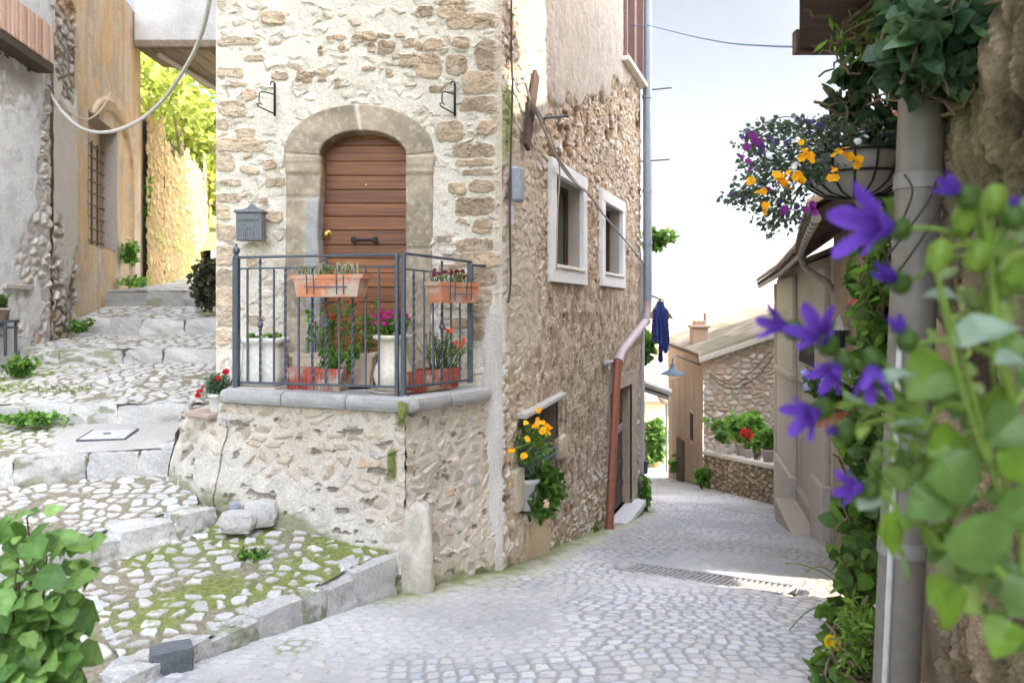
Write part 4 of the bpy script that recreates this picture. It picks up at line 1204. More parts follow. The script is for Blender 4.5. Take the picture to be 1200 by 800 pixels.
# projecting upper storey carried on a brick edge
AU = np.array([LB[0] - LA[0], LB[1] - LA[1], 0]); AU /= np.linalg.norm(AU); AN = np.array([AU[1], -AU[0], 0]); RL = np.stack([AU, AN, up], 1)
b1 = P(41, 85, 10.55); a1 = b1 - AU * 3.3
m = MB()
for dz, ln in ((1.4, 2.1),):
    G, U_ = [], None
    wall(m, (a1 + AN * .20)[:2], (b1 + AN * .20 + AU * .12)[:2], arr(0, 3.42, .03), arr(b1[2] + .62, 5.6, .025), lambda u, z, X, D: lh_fn(u + 1.0, z, X, D))
m.box(a1 + AU * 1.72 + AN * .09 + up * .78, (3.4, .2, .32), RL, (.55, .54, .52)); m.box(b1 + AU * .12 + AN * .09 + up * 1.9, (.02, .22, 2.6), RL, (.60, .59, .57))
m.build('upper_storey', M_REL, lh)
m = MB(); rng = np.random.default_rng(4)
for i in range(30):
    c = a1 + AU * (3.3 - .055 - i * .105) + AN * .12 + up * (.36 + .0)
    t = rng.random(); m.box(c, (.085, .26, .50), RL @ roty(.0), mixc(np.array([.42, .24, .17]), np.array([.60, .44, .36]), t), .008)
m.box(a1 + AU * 1.65 + AN * .10 + up * .36, (3.3, .22, .46), RL, (.50, .46, .42))
m.build('brick_edge', M_REL, lh)
m = MB(); m.box(a1 + AU * 1.6 + AN * .09 + up * .05, (3.4, .30, .12), RL, (.30, .25, .2), .01); m.box(a1 + AU * 1.55 - AN * .12 + up * .03, (3.2, .26, .16), RL, (.18, .15, .12)); m.build('timber_lintel', mat_wood('lintel_wood', (.12, .10, .08), (.28, .24, .19), .85, (3, 30, 30)), lh)
m = MB(); c = P(14, 336, 10.0); m.box(c, (.75, .22, .07), RL @ rotz(0), (.42, .38, .34), .01); m.build('wall_shelf', mat_surface('dry_wood'), lh)

# ------------------------------------------------------------------ ochre house with the barred arched window
oc = thing('ochre_house', 'tall ochre plastered house with a barred arched window beside the alley', 'house', (-7.3, 14, -.2))
OA, OB = LC, (-7.78, 16.1)
OL = math.hypot(OB[0] - OA[0], OB[1] - OA[1])


def OW(px):
    a = (px - CX) / F; k = (OB[0] - OA[0]) / (OB[1] - OA[1]); D = (OA[0] - k * OA[1]) / (a - k); return (D - OA[1]) / (OB[1] - OA[1]) * OL, D


wu0, wd0 = OW(104); wu1, wd1 = OW(137); ou1, od1 = OW(153)
wz0 = (361 - 287) / F * (wd0 + .3); wz1 = (361 - 152) / F * (wd1 - .3); oz1 = (361 - 136) / F * (wd1 - .6)


def oc_fn(u, z, X, D):
    n1 = fbm(u * 1.1, z * 1.1, 221, 4); n2 = fbm(u * 6, z * 6, 222, 4)
    c = mixc(np.array([.56, .37, .19]), np.array([.64, .46, .27]), n1) * (.88 + .24 * n2)[..., None]
    pk = sst(.0, -.8, z + n2 - .3); c = mixc(c, np.array([.40, .30, .21]) * (.6 + .8 * n2)[..., None], pk * .9)
    lt = sst(.50, .66, fbm(u * 1.6 + 3, z * .9, 223, 5)) * .75; c = mixc(c, np.array([.60, .50, .39]), lt); stn_ = sst(.5, .75, fbm(u * 5, z * .5, 224, 4)); c = mixc(c, np.array([.40, .30, .20]), stn_ * .5)
    ch_ = sst(.60, .66, fbm(u * 2.2, z * 2.2, 225, 5)); c = mixc(c, np.array([.46, .38, .30]) * (.7 + .6 * n2)[..., None], ch_ * .7)
    um = (wu0 + ou1) / 2; a = (u - um) / ((ou1 - wu0) / 2); at = wz1 - .55 + (oz1 - wz1 + .75) * np.sqrt(np.clip(1 - a * a, 0, 1))
    band = sst(.16, .08, np.abs(z - at)) * (np.abs(a) < 1) + sst(.14, .06, np.abs(u - ou1)) * (z < wz1 - .5)
    band = np.clip(band, 0, 1); c = mixc(c, np.array([.40, .27, .15]) * (.7 + .6 * n2)[..., None], band * .85)
    h = .03 * (n1 - .5) + .012 * (n2 - .5) + band * .06 - pk * .04 * n2
    return h, c


m = MB(); wall(m, OA, OB, arr(0, OL, .025), arr(-.9, 6.0, .022), oc_fn, lambda u, z, X, D: ~((u > wu0) & (u < wu1) & (z > wz0) & (z < wz1))); m.build('wall', M_PLA, oc)
m = MB(); m.box((-9.3, 14.3, 2.6), (3.2, 4.4, 6.8), rotz(.22), (.5, .4, .28)); m.build('rear_wall', M_PLA, oc)
O, U, Ln, Nn = frame(OA, OB); RO = np.stack([U, Nn, up], 1)
ow = lambda u, z, o: O + U * u + Nn * o + up * z
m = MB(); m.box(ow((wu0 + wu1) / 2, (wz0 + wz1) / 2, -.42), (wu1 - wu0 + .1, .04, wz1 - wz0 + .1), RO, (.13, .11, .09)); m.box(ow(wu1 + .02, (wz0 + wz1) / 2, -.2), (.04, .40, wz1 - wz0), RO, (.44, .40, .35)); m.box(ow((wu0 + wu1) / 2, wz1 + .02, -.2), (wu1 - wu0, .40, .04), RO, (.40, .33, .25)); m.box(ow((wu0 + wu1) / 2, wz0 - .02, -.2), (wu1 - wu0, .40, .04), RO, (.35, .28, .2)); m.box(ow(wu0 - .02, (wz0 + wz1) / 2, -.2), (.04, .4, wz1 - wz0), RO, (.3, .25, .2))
bw = m.build('barred_window', M_PLA, oc)
m = MB()
for i in range(1, 5): m.tube([ow(wu0 + (wu1 - wu0) * i / 5, wz0, -.24), ow(wu0 + (wu1 - wu0) * i / 5, wz1 - .3, -.24)], .016, 6)
for i in range(9): m.tube([ow(wu0, wz0 + .12 + (wz1 - wz0 - .5) * i / 8, -.22), ow(wu1, wz0 + .12 + (wz1 - wz0 - .5) * i / 8, -.22)], .014, 6)
m.build('window_grille', mat_surface('rusty_iron', (.16, .11, .075), .8, .2, nscale=30, nvar=.3), bw)

# ------------------------------------------------------------------ gallery bridging the alley
ga = thing('bridge_gallery', 'grey plastered gallery with timber floor bridging high over the alley', 'gallery', (-5.2, 16.3, 5.2))
gz = 306 / F * 15.5
pl_ = [(-7.62, 15.5), (-2.6, 15.5), (-2.6, 20.0), (-7.15, 18.45), (-7.55, 16.2)]
m = MB(); wall(m, pl_[0], pl_[1], arr(0, 5.0, .04), arr(gz, gz + 2.6, .03), lambda u, z, X, D: (.03 * (fbm(u * 3, z * 3, 231, 4) - .5), mixc(np.array([.40, .38, .36]), np.array([.54, .52, .49]), fbm(u * 4, z * 2.5, 232, 4))))
for i in range(1, 5): a, b = pl_[i], pl_[(i + 1) % 5]; wall(m, a, b, arr(0, math.hypot(a[0] - b[0], a[1] - b[1]), .5), arr(gz, gz + 2.6, .5), lambda u, z, X, D: (u * 0, np.tile(np.array([.5, .48, .45]), u.shape + (1,))))
m.add([(p[0], p[1], gz + 2.6) for p in pl_], None, [(0, 1, 2), (0, 2, 3), (0, 3, 4)], (.4, .3, .2))
m.build('wall', M_PLA, ga)
m = MB(); rng = np.random.default_rng(8)
m.add([(p[0], p[1], gz + .02) for p in pl_], None, [(0, 1, 2), (0, 2, 3), (0, 3, 4)], (.2, .16, .12))
for i in range(17):
    x = -7.45 + i * .29; d1 = np.interp(x, [-7.55, -7.15, -2.6], [16.2, 18.45, 20.0])
    m.box((x, (15.52 + d1) / 2, gz - .015), (.27, d1 - 15.54, .03), None, np.array([1, 1, 1]) * (.6 + .5 * rng.random()), .004)
m.build('timber_floor', mat_wood('grey_planks', (.17, .13, .10), (.36, .29, .22), .85, (30, 2, 30)), ga)
m = MB(); m.box((-5.1, 15.52, gz + .05), (5.0, .16, .16), None, (.7, .66, .6), .02); m.build('edge_beam', mat_wood('grey_planks', None, None), ga)
m = MB(); a = np.array([-7.2, 15.7, gz - .10]); b = np.array([-6.9, 18.4, gz - .14]); m.tube([a, b], .06, 8, (.7, .6, .5)); m.build('brace_pole', mat_surface('dry_wood'), ga)

# ------------------------------------------------------------------ sunlit ruin wall farther up the alley
rw = thing('ruin_wall', 'ruined rubble wall in warm sunlight curving up the alley', 'wall', (-8.6, 19, .6))


def rw_fn(top):
    def fn(u, z, X, D):
        n2 = fbm(u * 5, z * 5, 242, 4)
        ra, rb, rc, e = voro(u / .46 + n2 * 1.1, z / .20 + n2 * .8, 243, .9, .8); e = e * .19 + .02 * (fbm(u * 20, z * 20, 247, 3) - .5); p = sst(.005, .03, e)
        c = mixc(np.array([.38, .225, .075]), np.array([.56, .39, .16]), ra) * (.75 + .5 * n2)[..., None]
        c = mixc(np.array([.30, .24, .16]), c, p); c = mixc(c, np.array([.20, .26, .05]), sst(.55, .7, fbm(u * 1.8, z * 1.8, 244, 4)) * .7 * sst(2.6, .8, z))
        return p * (.012 + .04 * ra) + .06 * (n2 - .5), c
    return fn


def rtop(u): return 4.5 + .8 * (fbm(u * 1.6, u * 0, 245, 3) - .5)


for a, b, tz in (((-7.70, 16.15), (-8.45, 18.6), 4.4), ((-8.45, 18.6), (-9.9, 24.6), 4.0), ((-9.9, 24.6), (-12.2, 31.0), 4.6)):
    m = MB(); L_ = math.hypot(a[0] - b[0], a[1] - b[1])
    wall(m, a, b, arr(0, L_, .04), arr(-.4, 6.2, .035), rw_fn(0), lambda u, z, X, D: z < tz + .9 * (fbm(u * 1.1 + a[0], u * 0, 246, 4) - .5) + .25 * (D > 20))
    O, U, Ln, Nn = frame(a, b); R_ = np.stack([U, Nn, up], 1)
    m.box(O + U * L_ / 2 - Nn * .32 + up * (tz / 2 - .5), (L_, .5, tz + .3), R_, (.40, .31, .2)); m.build('rubble_face', M_REL, rw)

# ------------------------------------------------------------------ near right wall (building beside the camera)
rh = thing('near_house', 'rough brown stone house rising close at the right edge', 'house', (2.6, 1.5, -2.0))
NA, NB = (1.745, 3.02), (1.36, 1.25)


def nw_fn(u, z, X, D):
    n1 = fbm(u * 1.6, z * 1.3, 251, 4); n2 = fbm(u * 7, z * 5, 252, 5); n3 = fbm(u * 30, z * 24, 253, 4); n4 = fbm(u * 90, z * 80, 254, 3)
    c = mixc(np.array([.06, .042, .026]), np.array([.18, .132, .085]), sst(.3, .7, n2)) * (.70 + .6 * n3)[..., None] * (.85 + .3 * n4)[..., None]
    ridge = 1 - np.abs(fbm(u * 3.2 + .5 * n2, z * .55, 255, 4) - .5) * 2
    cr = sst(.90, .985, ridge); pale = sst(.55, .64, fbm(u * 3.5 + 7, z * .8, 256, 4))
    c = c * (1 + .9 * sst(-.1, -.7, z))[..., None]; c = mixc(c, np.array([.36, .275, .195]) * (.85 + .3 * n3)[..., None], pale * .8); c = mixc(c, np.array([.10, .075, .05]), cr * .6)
    c = mixc(c, np.array([.22, .21, .10]), sst(.55, .7, fbm(u * 4, z * 4, 257, 3)) * .35)
    h = .10 * (n1 - .5) + .08 * (n2 - .5) + .034 * (n3 - .5) + .012 * n4 + pale * .02 - cr * .04
    return h, c


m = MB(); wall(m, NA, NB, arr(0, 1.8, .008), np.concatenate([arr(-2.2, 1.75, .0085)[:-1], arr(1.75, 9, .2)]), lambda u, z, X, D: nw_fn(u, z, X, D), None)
# the wall frame() normal must face the street
m.build('wall', M_REL, rh)
m = MB()
cB = (.45, .38, .29)
def prism(m, pts, z0, z1, col):
    n = len(pts); v = [(p[0], p[1], z0) for p in pts] + [(p[0], p[1], z1) for p in pts]
    m.add(v, [(i, (i + 1) % n, n + (i + 1) % n, n + i) for i in range(n)], [(n, n + i, n + i + 1) for i in range(1, n - 1)] + [(0, i + 1, i) for i in range(1, n - 1)], col)
prism(m, [(1.80, 3.02), (1.42, 1.2), (1.42, -9.0), (6.5, -9.0), (6.5, 3.02)], -1.9, 9.0, cB)
m.build('rear_walls', M_PLA, rh)
m = MB(); m.box((3.9, -3.0, 9.1), (5.6, 13, .16), None, (.35, .2, .12)); m.build('roof', M_TERRA, rh)
# timber balcony deck projecting over the street
m = MB()
dk = [(1.18, 3.15), (1.515, 4.05), (2.6, 4.05), (2.6, 3.15)]
prism(m, dk, 1.368, 1.43, (.9, .8, .8)); 
m.build('overhanging_deck', mat_wood('dark_boards', (.055, .035, .03), (.13, .085, .07), .8, (3, 30, 30)), rh)
m = MB(); prism(m, [(1.50, 4.05), (2.6, 4.05), (2.6, 4.11), (1.50, 4.11)], 1.352, 1.47, (1, .8, .7)); m.build('deck_fascia', mat_wood('dark_boards', None, None), rh)

# ------------------------------------------------------------------ vine-clad building between the near house and the chapel
vb = thing('vine_house', 'brown rendered house half hidden by vines between the grey pipe and the chapel', 'house', (3.2, 5, -2.2))


def vb_fn(u, z, X, D):
    n1 = fbm(u * 1.6, z * 1.3, 261, 4); n2 = fbm(u * 7, z * 5, 262, 5)
    return .03 * (n2 - .5), mixc(np.array([.27, .20, .135]), np.array([.43, .35, .26]), n1) * (.75 + .5 * n2)[..., None]


V = [(1.80, 3.03), (2.38, 4.64), (3.02, 6.02), (6.2, 6.02), (6.2, 3.03)]
m = MB(); wall(m, V[1], V[0], arr(0, math.hypot(V[1][0] - V[0][0], V[1][1] - V[0][1]), .03), arr(-2.4, 3.0, .03), lambda u, z, X, D: vb_fn(u, z, X, D))
m.build('street_wall', M_PLA, vb)
m = MB(); prism(m, [(2.40, 4.62), (1.84, 3.04), (4.6, 3.04), (4.6, 4.62)], -2.6, 6.3, (.45, .37, .28))
prism(m, [(4.45, 4.64), (4.8, 4.64), (4.8, 6.6), (4.45, 6.6)], .62, 6.3, (.45, .37, .28)); m.build('rear_walls', M_PLA, vb)  # second block is unseen, added over the gap to trim the sun patch
th = thing('tall_shade_house', 'tall plain house standing above the chapel roof on the upper side of the street', 'house', (7.5, 8, -2))  # added unseen block that keeps sun off the stone house side wall
m = MB(); prism(m, [(6.4, 4.55), (9.5, 4.55), (9.5, 11.6), (6.4, 11.6)], -3, 9.5, (.48, .42, .34)); m.build('wall', M_PLA, th)
m = MB(); m.box((7.95, 8.1, 9.6), (3.6, 7.4, .18), None, (.35, .2, .12)); m.build('roof', M_TERRA, th)

# ------------------------------------------------------------------ chapel-like house with the curved tiled eave
ch = thing('portico_house', 'low pale rendered house with curved tiled eave and recessed doorway', 'house', (4.2, 11, -3))
CA, CB = (4.93, 14.25), (3.665, 8.62)
WA, WB = (3.60, 8.60), (2.95, 6.42)
CL = math.hypot(CA[0] - CB[0], CA[1] - CB[1])


def CW(px):
    a = (px - CX) / F; k = (CA[0] - CB[0]) / (CA[1] - CB[1]); D = (CA[0] - k * CA[1]) / (a - k); return (CA[1] - D) / (CA[1] - CB[1]) * CL, D


du0, dd0 = CW(935); du1, dd1 = CW(960)
dtop = (361 - 446) / F * dd0


def cw_fn(u, z, X, D):
    n1 = fbm(u * 1.3, z * 1.0, 271, 4); n2 = fbm(u * 6, z * 5, 272, 4)
    c = mixc(np.array([.43, .39, .34]), np.array([.53, .485, .43]), n1) * (.9 + .2 * n2)[..., None]
    c = mixc(c, np.array([.36, .31, .26]), sst(.6, .0, z - zst(D)) * .5)
    return .012 * (n2 - .5), c


def cw_mask(u, z, X, D):
    return ~((u > du0) & (u < du1) & (z < dtop))


m = MB(); wall(m, CA, CB, np.unique(np.concatenate([arr(0, CL, .04), [du0, du1]])), arr(-4.4, .72, .03), cw_fn, cw_mask)
O, U, Ln, Nn = frame(CA, CB); RC = np.stack([U, Nn, up], 1)
cwp = lambda u, z, o: O + U * u + Nn * o + up * z
m.build('street_wall', M_PLA, ch)
# pilasters, plinths and the recessed door
for a, b in ((906, 912.5), (915, 934), (961, 973)):
    u0, _ = CW(a) if a > 911 else (0., 0); u1, Dp = CW(b) if a > 911 else (.12, 14)
    m = MB(); m.box(cwp((u0 + u1) / 2, -1.9, .035), (u1 - u0, .07, 4.8 if a > 911 else 4.7), RC, (.52, .475, .42), .012)
    if a > 911:
        zb = zst(Dp) + .32; m.box(cwp((u0 + u1) / 2, zb - .06, .055), (u1 - u0 + .10, .12, .80), RC, (.50, .455, .40), .015)
        m.box(cwp((u0 + u1) / 2, dtop + .04, .05), (u1 - u0 + .10, .11, .10), RC, (.50, .455, .40), .015)
    m.build('pilaster', M_PLA, ch)
um = (du0 + du1) / 2
m = MB(); m.box(cwp(um, dtop + .02, -.3), (du1 - du0, .6, .04), RC, (.4, .36, .3)); m.box(cwp(du0 - .02, -2.6, -.3), (.04, .6, 3.4), RC, (.46, .42, .36)); m.box(cwp(du1 + .02, -2.6, -.3), (.04, .6, 3.4), RC, (.38, .34, .29)); m.build('doorway', M_PLA, ch)
m = MB()
for i in range(4): m.box(cwp(du0 + (du1 - du0) * (i + .5) / 4, -2.35, -.5), ((du1 - du0) / 4 - .01, .05, 2.75), RC, np.array([1, 1, 1]) * (.85 + .1 * (i % 2)), .008)
cd = m.build('dark_door', mat_wood('blue_black_door', (.012, .014, .02), (.04, .042, .055), .5, (30, 30, 3)), ch)
m = MB(); m.tube([cwp(um + .3, -2.6, -.46), cwp(um + .3, -2.6, -.40), cwp(um + .3, -2.75, -.40)], .014, 6); m.build('door_handle', mat_surface('brass'), cd)
zs_ = float(zst((dd0 + dd1) / 2))
m = MB(); m.box(cwp(um, zs_ + .22, -.22), (du1 - du0 - .02, .50, .30), RC, (.40, .36, .31), .02); m.box(cwp(um, zs_ + .0, .16), (du1 - du0 + .1, .34, .34), RC, (.43, .39, .34), .02); m.build('entrance_steps', M_STONE, ch)
# arched opening above the door
m = MB(); Dm = (dd0 + dd1) / 2
a_ = np.linspace(0, math.pi, 15); pts = [cwp(um + (du1 - du0) * .40 * math.cos(t), dtop + .32 + .42 * math.sin(t), .012) for t in a_]
m.add(pts + [cwp(um, dtop + .32, .012)], None, [(i, i + 1, 15) for i in range(14)], (.04, .04, .045)); m.build('fanlight', mat_surface('drain_dark'), ch)
# brown bay next to the gap under the added block
m = MB(); wall(m, WA, WB, arr(0, math.hypot(WA[0] - WB[0], WA[1] - WB[1]), .03), arr(-2.9, .8, .025), vb_fn)
wall(m, WB, (4.45, 6.44), arr(0, 1.5, .03), arr(-2.9, 1.2, .03), lambda u, z, X, D: (.02 * (fbm(u * 6, z * 6, 281, 4) - .5), mixc(np.array([.48, .40, .30]), np.array([.60, .52, .42]), fbm(u * 4, z * 4, 282, 4))))
m.build('side_bay', M_PLA, ch)
# body behind the walls
m = MB(); prism(m, [(4.96, 14.1), (3.72, 8.7), (3.04, 6.52), (6.4, 6.52), (7.6, 14.1)], -4.6, .62, (.5, .46, .4)); m.build('rear_walls', M_PLA, ch)
# tiled roof: eave polyline and ridge, rows of curved tiles
ev = np.array([(2.06, 5.35, .70), (2.62, 7.0, .70), (3.30, 8.95, .69), (4.0, 11.6, .60), (4.74, 14.9, .50)])
rg = np.array([(5.4, 5.35, 2.55), (5.7, 7.0, 2.55), (6.2, 8.95, 2.55), (6.6, 11.6, 2.5), (7.4, 14.9, 2.4)])
tt = np.concatenate([[0], np.cumsum(np.linalg.norm(np.diff(ev, axis=0), axis=1))])
def evp(s): return np.array([np.interp(s, tt, ev[:, k]) for k in range(3)])
def rgp(s): return np.array([np.interp(s, tt, rg[:, k]) for k in range(3)])
m = MB(); n = int(tt[-1] / .185); rng = np.random.default_rng(12)
for i in range(n):
    s = (i + .5) / n * tt[-1]; e0, r0 = evp(s), rgp(s); t_ = (evp(min(s + .1, tt[-1])) - evp(max(s - .1, 0))); t_[2] = 0; t_ /= np.linalg.norm(t_)
    th = np.linspace(0, math.pi, 8); nl = 12
    Gt = np.zeros((nl, 8, 3)); C = np.zeros((nl, 8, 3)); tint = mixc(np.array([.42, .28, .19]), np.array([.60, .50, .40]), rng.random())
    for j in range(nl):
        f = j / (nl - 1) * 1.0; p = e0 + (r0 - e0) * f; rr = .092 - .012 * ((j % 2))
        Gt[j] = p + np.cos(th)[:, None] * t_ * rr + np.sin(th)[:, None] * up * rr * .8; C[j] = tint * (.8 + .3 * rng.random())
    m.grid(Gt, C)
    m.add(np.vstack([Gt[0], Gt[0].mean(0)[None]]), None, [(k, k + 1, 8) for k in range(7)], tint * .35)
rf = m.build('roof', M_TERRA, ch, smooth=True)
m = MB(); k = len(ev)
wl = np.array([(2.5, 5.35, .80), (2.98, 6.9, .80), (3.72, 8.75, .78), (4.35, 11.6, .72), (5.0, 14.9, .66)])
for i in range(k - 1): m.add([ev[i] - up * .02, ev[i + 1] - up * .02, rg[i + 1] - up * .02, rg[i] - up * .02], [(0, 1, 2, 3)], None, (.13, .09, .07))
m.build('roof_boards', mat_wood('dark_boards', None, None), rf)
m = MB()
for i in range(int(tt[-1] / .32)):
    s = .1 + i * .32; e0 = evp(s); r0 = rgp(s); d = r0 - e0; d /= np.linalg.norm(d); R_ = np.stack([d, np.cross(up, d) / np.linalg.norm(np.cross(up, d)), np.cross(d, np.cross(up, d) / np.linalg.norm(np.cross(up, d)))], 1)
    m.box(e0 + d * .52 - up * .085, (.98, .085, .10), R_, (1.5, 1.25, 1.1), .006)
m.build('rafters', mat_wood('dark_boards', None, None), rf)
m = MB(); m.tube([e + np.array([.06, .0, -.075]) for e in ev], .034, 10, (1, 1, 1)); m.build('gutter', mat_surface('old_gutter', (.33, .29, .26), .6, .2, nscale=12, nvar=.2), rf)
m = MB(); g0 = evp(tt[2]) + np.array([.06, 0, -.1]); m.tube([g0, g0 + [.05, .0, -.12], np.array([3.55, 8.62, .28]), np.array([3.60, 8.50, .12])], .036, 10, (1, 1, 1)); m.build('gutter_outlet', mat_surface('old_gutter'), rf)

# ------------------------------------------------------------------ low terrace wall and the gable house behind it
lw = thing('terrace_parapet', 'low dark cobble wall with pale coping beside the sloping street', 'wall', (5, 17, -4))
PA, PB = (5.02, 20.0), (5.03, 14.45)


def lw_fn(u, z, X, D):
    n2 = fbm(u * 6, z * 6, 292, 3); ra, rb, rc, e = voro(u / .17 + n2 * .5, z / .12 + n2 * .4, 293, .8, .7); e = e * .12; p = sst(.006, .04, e)
    c = mixc(np.array([.20, .15, .10]), np.array([.46, .38, .28]), ra) * (.75 + .5 * n2)[..., None]; c = mixc(np.array([.16, .13, .09]), c, p)
    return p * (.03 + .05 * ra), c


m = MB(); wall(m, PA, PB, arr(0, 5.55, .022), arr(-5.0, -2.98, .02), lw_fn, lambda u, z, X, D: z < np.interp(D, [14.4, 20], [-3.02, -3.78]))
v = [(4.99, 20, -3.80), (4.99, 14.45, -3.04), (5.6, 14.45, -3.04), (5.6, 20, -3.80)]; m.build('wall', M_REL, lw)
m = MB(); a = np.array([5.16, 20.0, -3.76]); b = np.array([5.17, 14.46, -3.0]); d = (b - a) / np.linalg.norm(b - a); R_ = np.stack([d, np.array([1., 0, 0]), np.cross(d, [1., 0, 0])], 1)
m.box((a + b) / 2, (np.linalg.norm(b - a), .42, .09), R_, (.52, .49, .45), .015); m.build('coping', M_STONE, lw)
m = MB(); m.add([(5.3, 20.2, -3.9), (5.3, 14.4, -3.1), (9, 14.4, -3.1), (9, 20.2, -3.9)], [(0, 1, 2, 3)], None, (.4, .37, .32)); m.build('terrace_floor', M_STONE, lw)

gh = thing('gable_house', 'rubble stone house with brown rendered side and mossy tiled roof beyond the low wall', 'house', (5.8, 22, -5))
GA, GB, GC = (4.98, 20.0), (7.3, 20.0), (5.12, 25.2)


def gh_fn(u, z, X, D):
    n2 = fbm(u * 4, z * 4, 302, 4); ra, rb, rc, e = voro(u / .24 + n2 * .6, z / .14 + n2 * .5, 303, .85, .75); e = e * .14; p = sst(.006, .05, e)
    c = mixc(np.array([.36, .30, .24]), np.array([.62, .57, .50]), ra) * (.75 + .5 * n2)[..., None]; c = mixc(c, np.array([.44, .30, .20]), sst(.8, .9, rb)); c = mixc(np.array([.38, .33, .28]), c, p)
    pk = sst(.45, .60, fbm(u * .9, z * .9, 304, 4) + .2 * sst(1.2, .2, u) * sst(-2.8, -3.6, z)); c = mixc(c, np.array([.54, .38, .26]), pk * .45 * sst(.9, .3, u))
    gr = sst(.45, .65, fbm(u * .8 + 4, z * .7, 305, 4)) * sst(-1.6, -2.6, z); c = mixc(c, np.array([.50, .49, .48]), gr * .6)
    return p * (.03 + .05 * ra), c


def g_roofz(X): return -1.22 + (X - 4.9) * .335
m = MB(); wall(m, GA, GB, arr(0, 2.32, .025), arr(-5, -.2, .025), gh_fn, lambda u, z, X, D: z < g_roofz(X) - .05); m.build('gable_wall', M_REL, gh)
m = MB(); wall(m, GC, GA, arr(0, 5.2, .05), arr(-6.2, -1.2, .04), lambda u, z, X, D: (.03 * (fbm(u * 3, z * 1.2, 311, 4) - .5), mixc(np.array([.27, .20, .15]), np.array([.40, .32, .25]), fbm(u * 3.5, z * .7, 312, 4)) * (.85 + .3 * fbm(u * 12, z * 12, 313, 3))[..., None]))
m.build('rendered_side', M_PLA, gh)
m = MB(); c = np.array([5.06, 21.4, -3.3]); m.box(c, (.10, .5, .95), None, (.50, .36, .22), .02); m.box(c + [-.03, 0, 0], (.06, .36, .75), None, (.03, .03, .03)); m.build('side_window', M_PLA, gh)
m = MB(); c = np.array([5.05, 22.9, -4.9]); m.box(c, (.12, .9, 2.0), None, (.10, .07, .05), .02); m.build('side_door', M_PLA, gh)
# roof of old tiles, seen from above
m = MB(); rng = np.random.default_rng(21)
E0, E1 = np.array([4.80, 19.75, -1.25]), np.array([4.92, 25.5, -1.12]); R0, R1 = np.array([8.0, 19.75, -.18]), np.array([8.0, 25.5, -.05])
n = 30
for i in range(n):
    f = (i + .5) / n; e0 = E0 + (E1 - E0) * f; r0 = R0 + (R1 - R0) * f; th = np.linspace(0, math.pi, 6); nl = 16
    Gt = np.zeros((nl, 6, 3)); C = np.zeros((nl, 6, 3))
    for j in range(nl):
        g = j / (nl - 1); p = e0 + (r0 - e0) * g + [0, .02 * rng.random(), .012 * rng.random()]; rr = .098 - .014 * (j % 2)
        Gt[j] = p + np.cos(th)[:, None] * np.array([0, 1, 0]) * rr + np.sin(th)[:, None] * up * rr
        t = rng.random(); C[j] = mixc(mixc(np.array([.17, .125, .09]), np.array([.30, .25, .20]), t), np.array([.13, .125, .07]), float(fbm(np.array(g * 6), np.array(f * 6), 9, 3) > .55) * .7)
    m.grid(Gt, C); m.add(np.vstack([Gt[0], Gt[0].mean(0)[None]]), None, [(k, k + 1, 6) for k in range(5)], (.2, .15, .1))
m.add([E0 - up * .02, E1 - up * .02, R1 - up * .02, R0 - up * .02], [(0, 1, 2, 3)], None, (.25, .2, .15))
rf = m.build('roof', M_TERRA, gh, smooth=True)
m = MB(); a = E0 + [0, -.03, -.08]; b = R0 + [0, -.03, -.08]; d = (b - a) / np.linalg.norm(b - a); m.box((a + b) / 2, (np.linalg.norm(b - a), .08, .14), np.stack([d, [0, 1, 0], np.cross(d, [0, 1, 0])], 1), (.40, .36, .32), .01); m.build('verge_board', mat_surface('dry_wood'), rf)
m = MB(); c = np.array([5.35, 22.0, -.86]); m.box(c, (.44, .44, .62), None, (.38, .27, .20), .02); m.box(c + up * .34, (.56, .56, .08), None, (.42, .31, .24), .02); m.box(c + up * .44, (.32, .32, .14), None, (.40, .26, .18), .02)
m.tube([c + [.2, .1, .4], c + [.2, .1, .72]], .05, 8, (.4, .17, .13)); m.build('chimney', M_TERRA, rf)

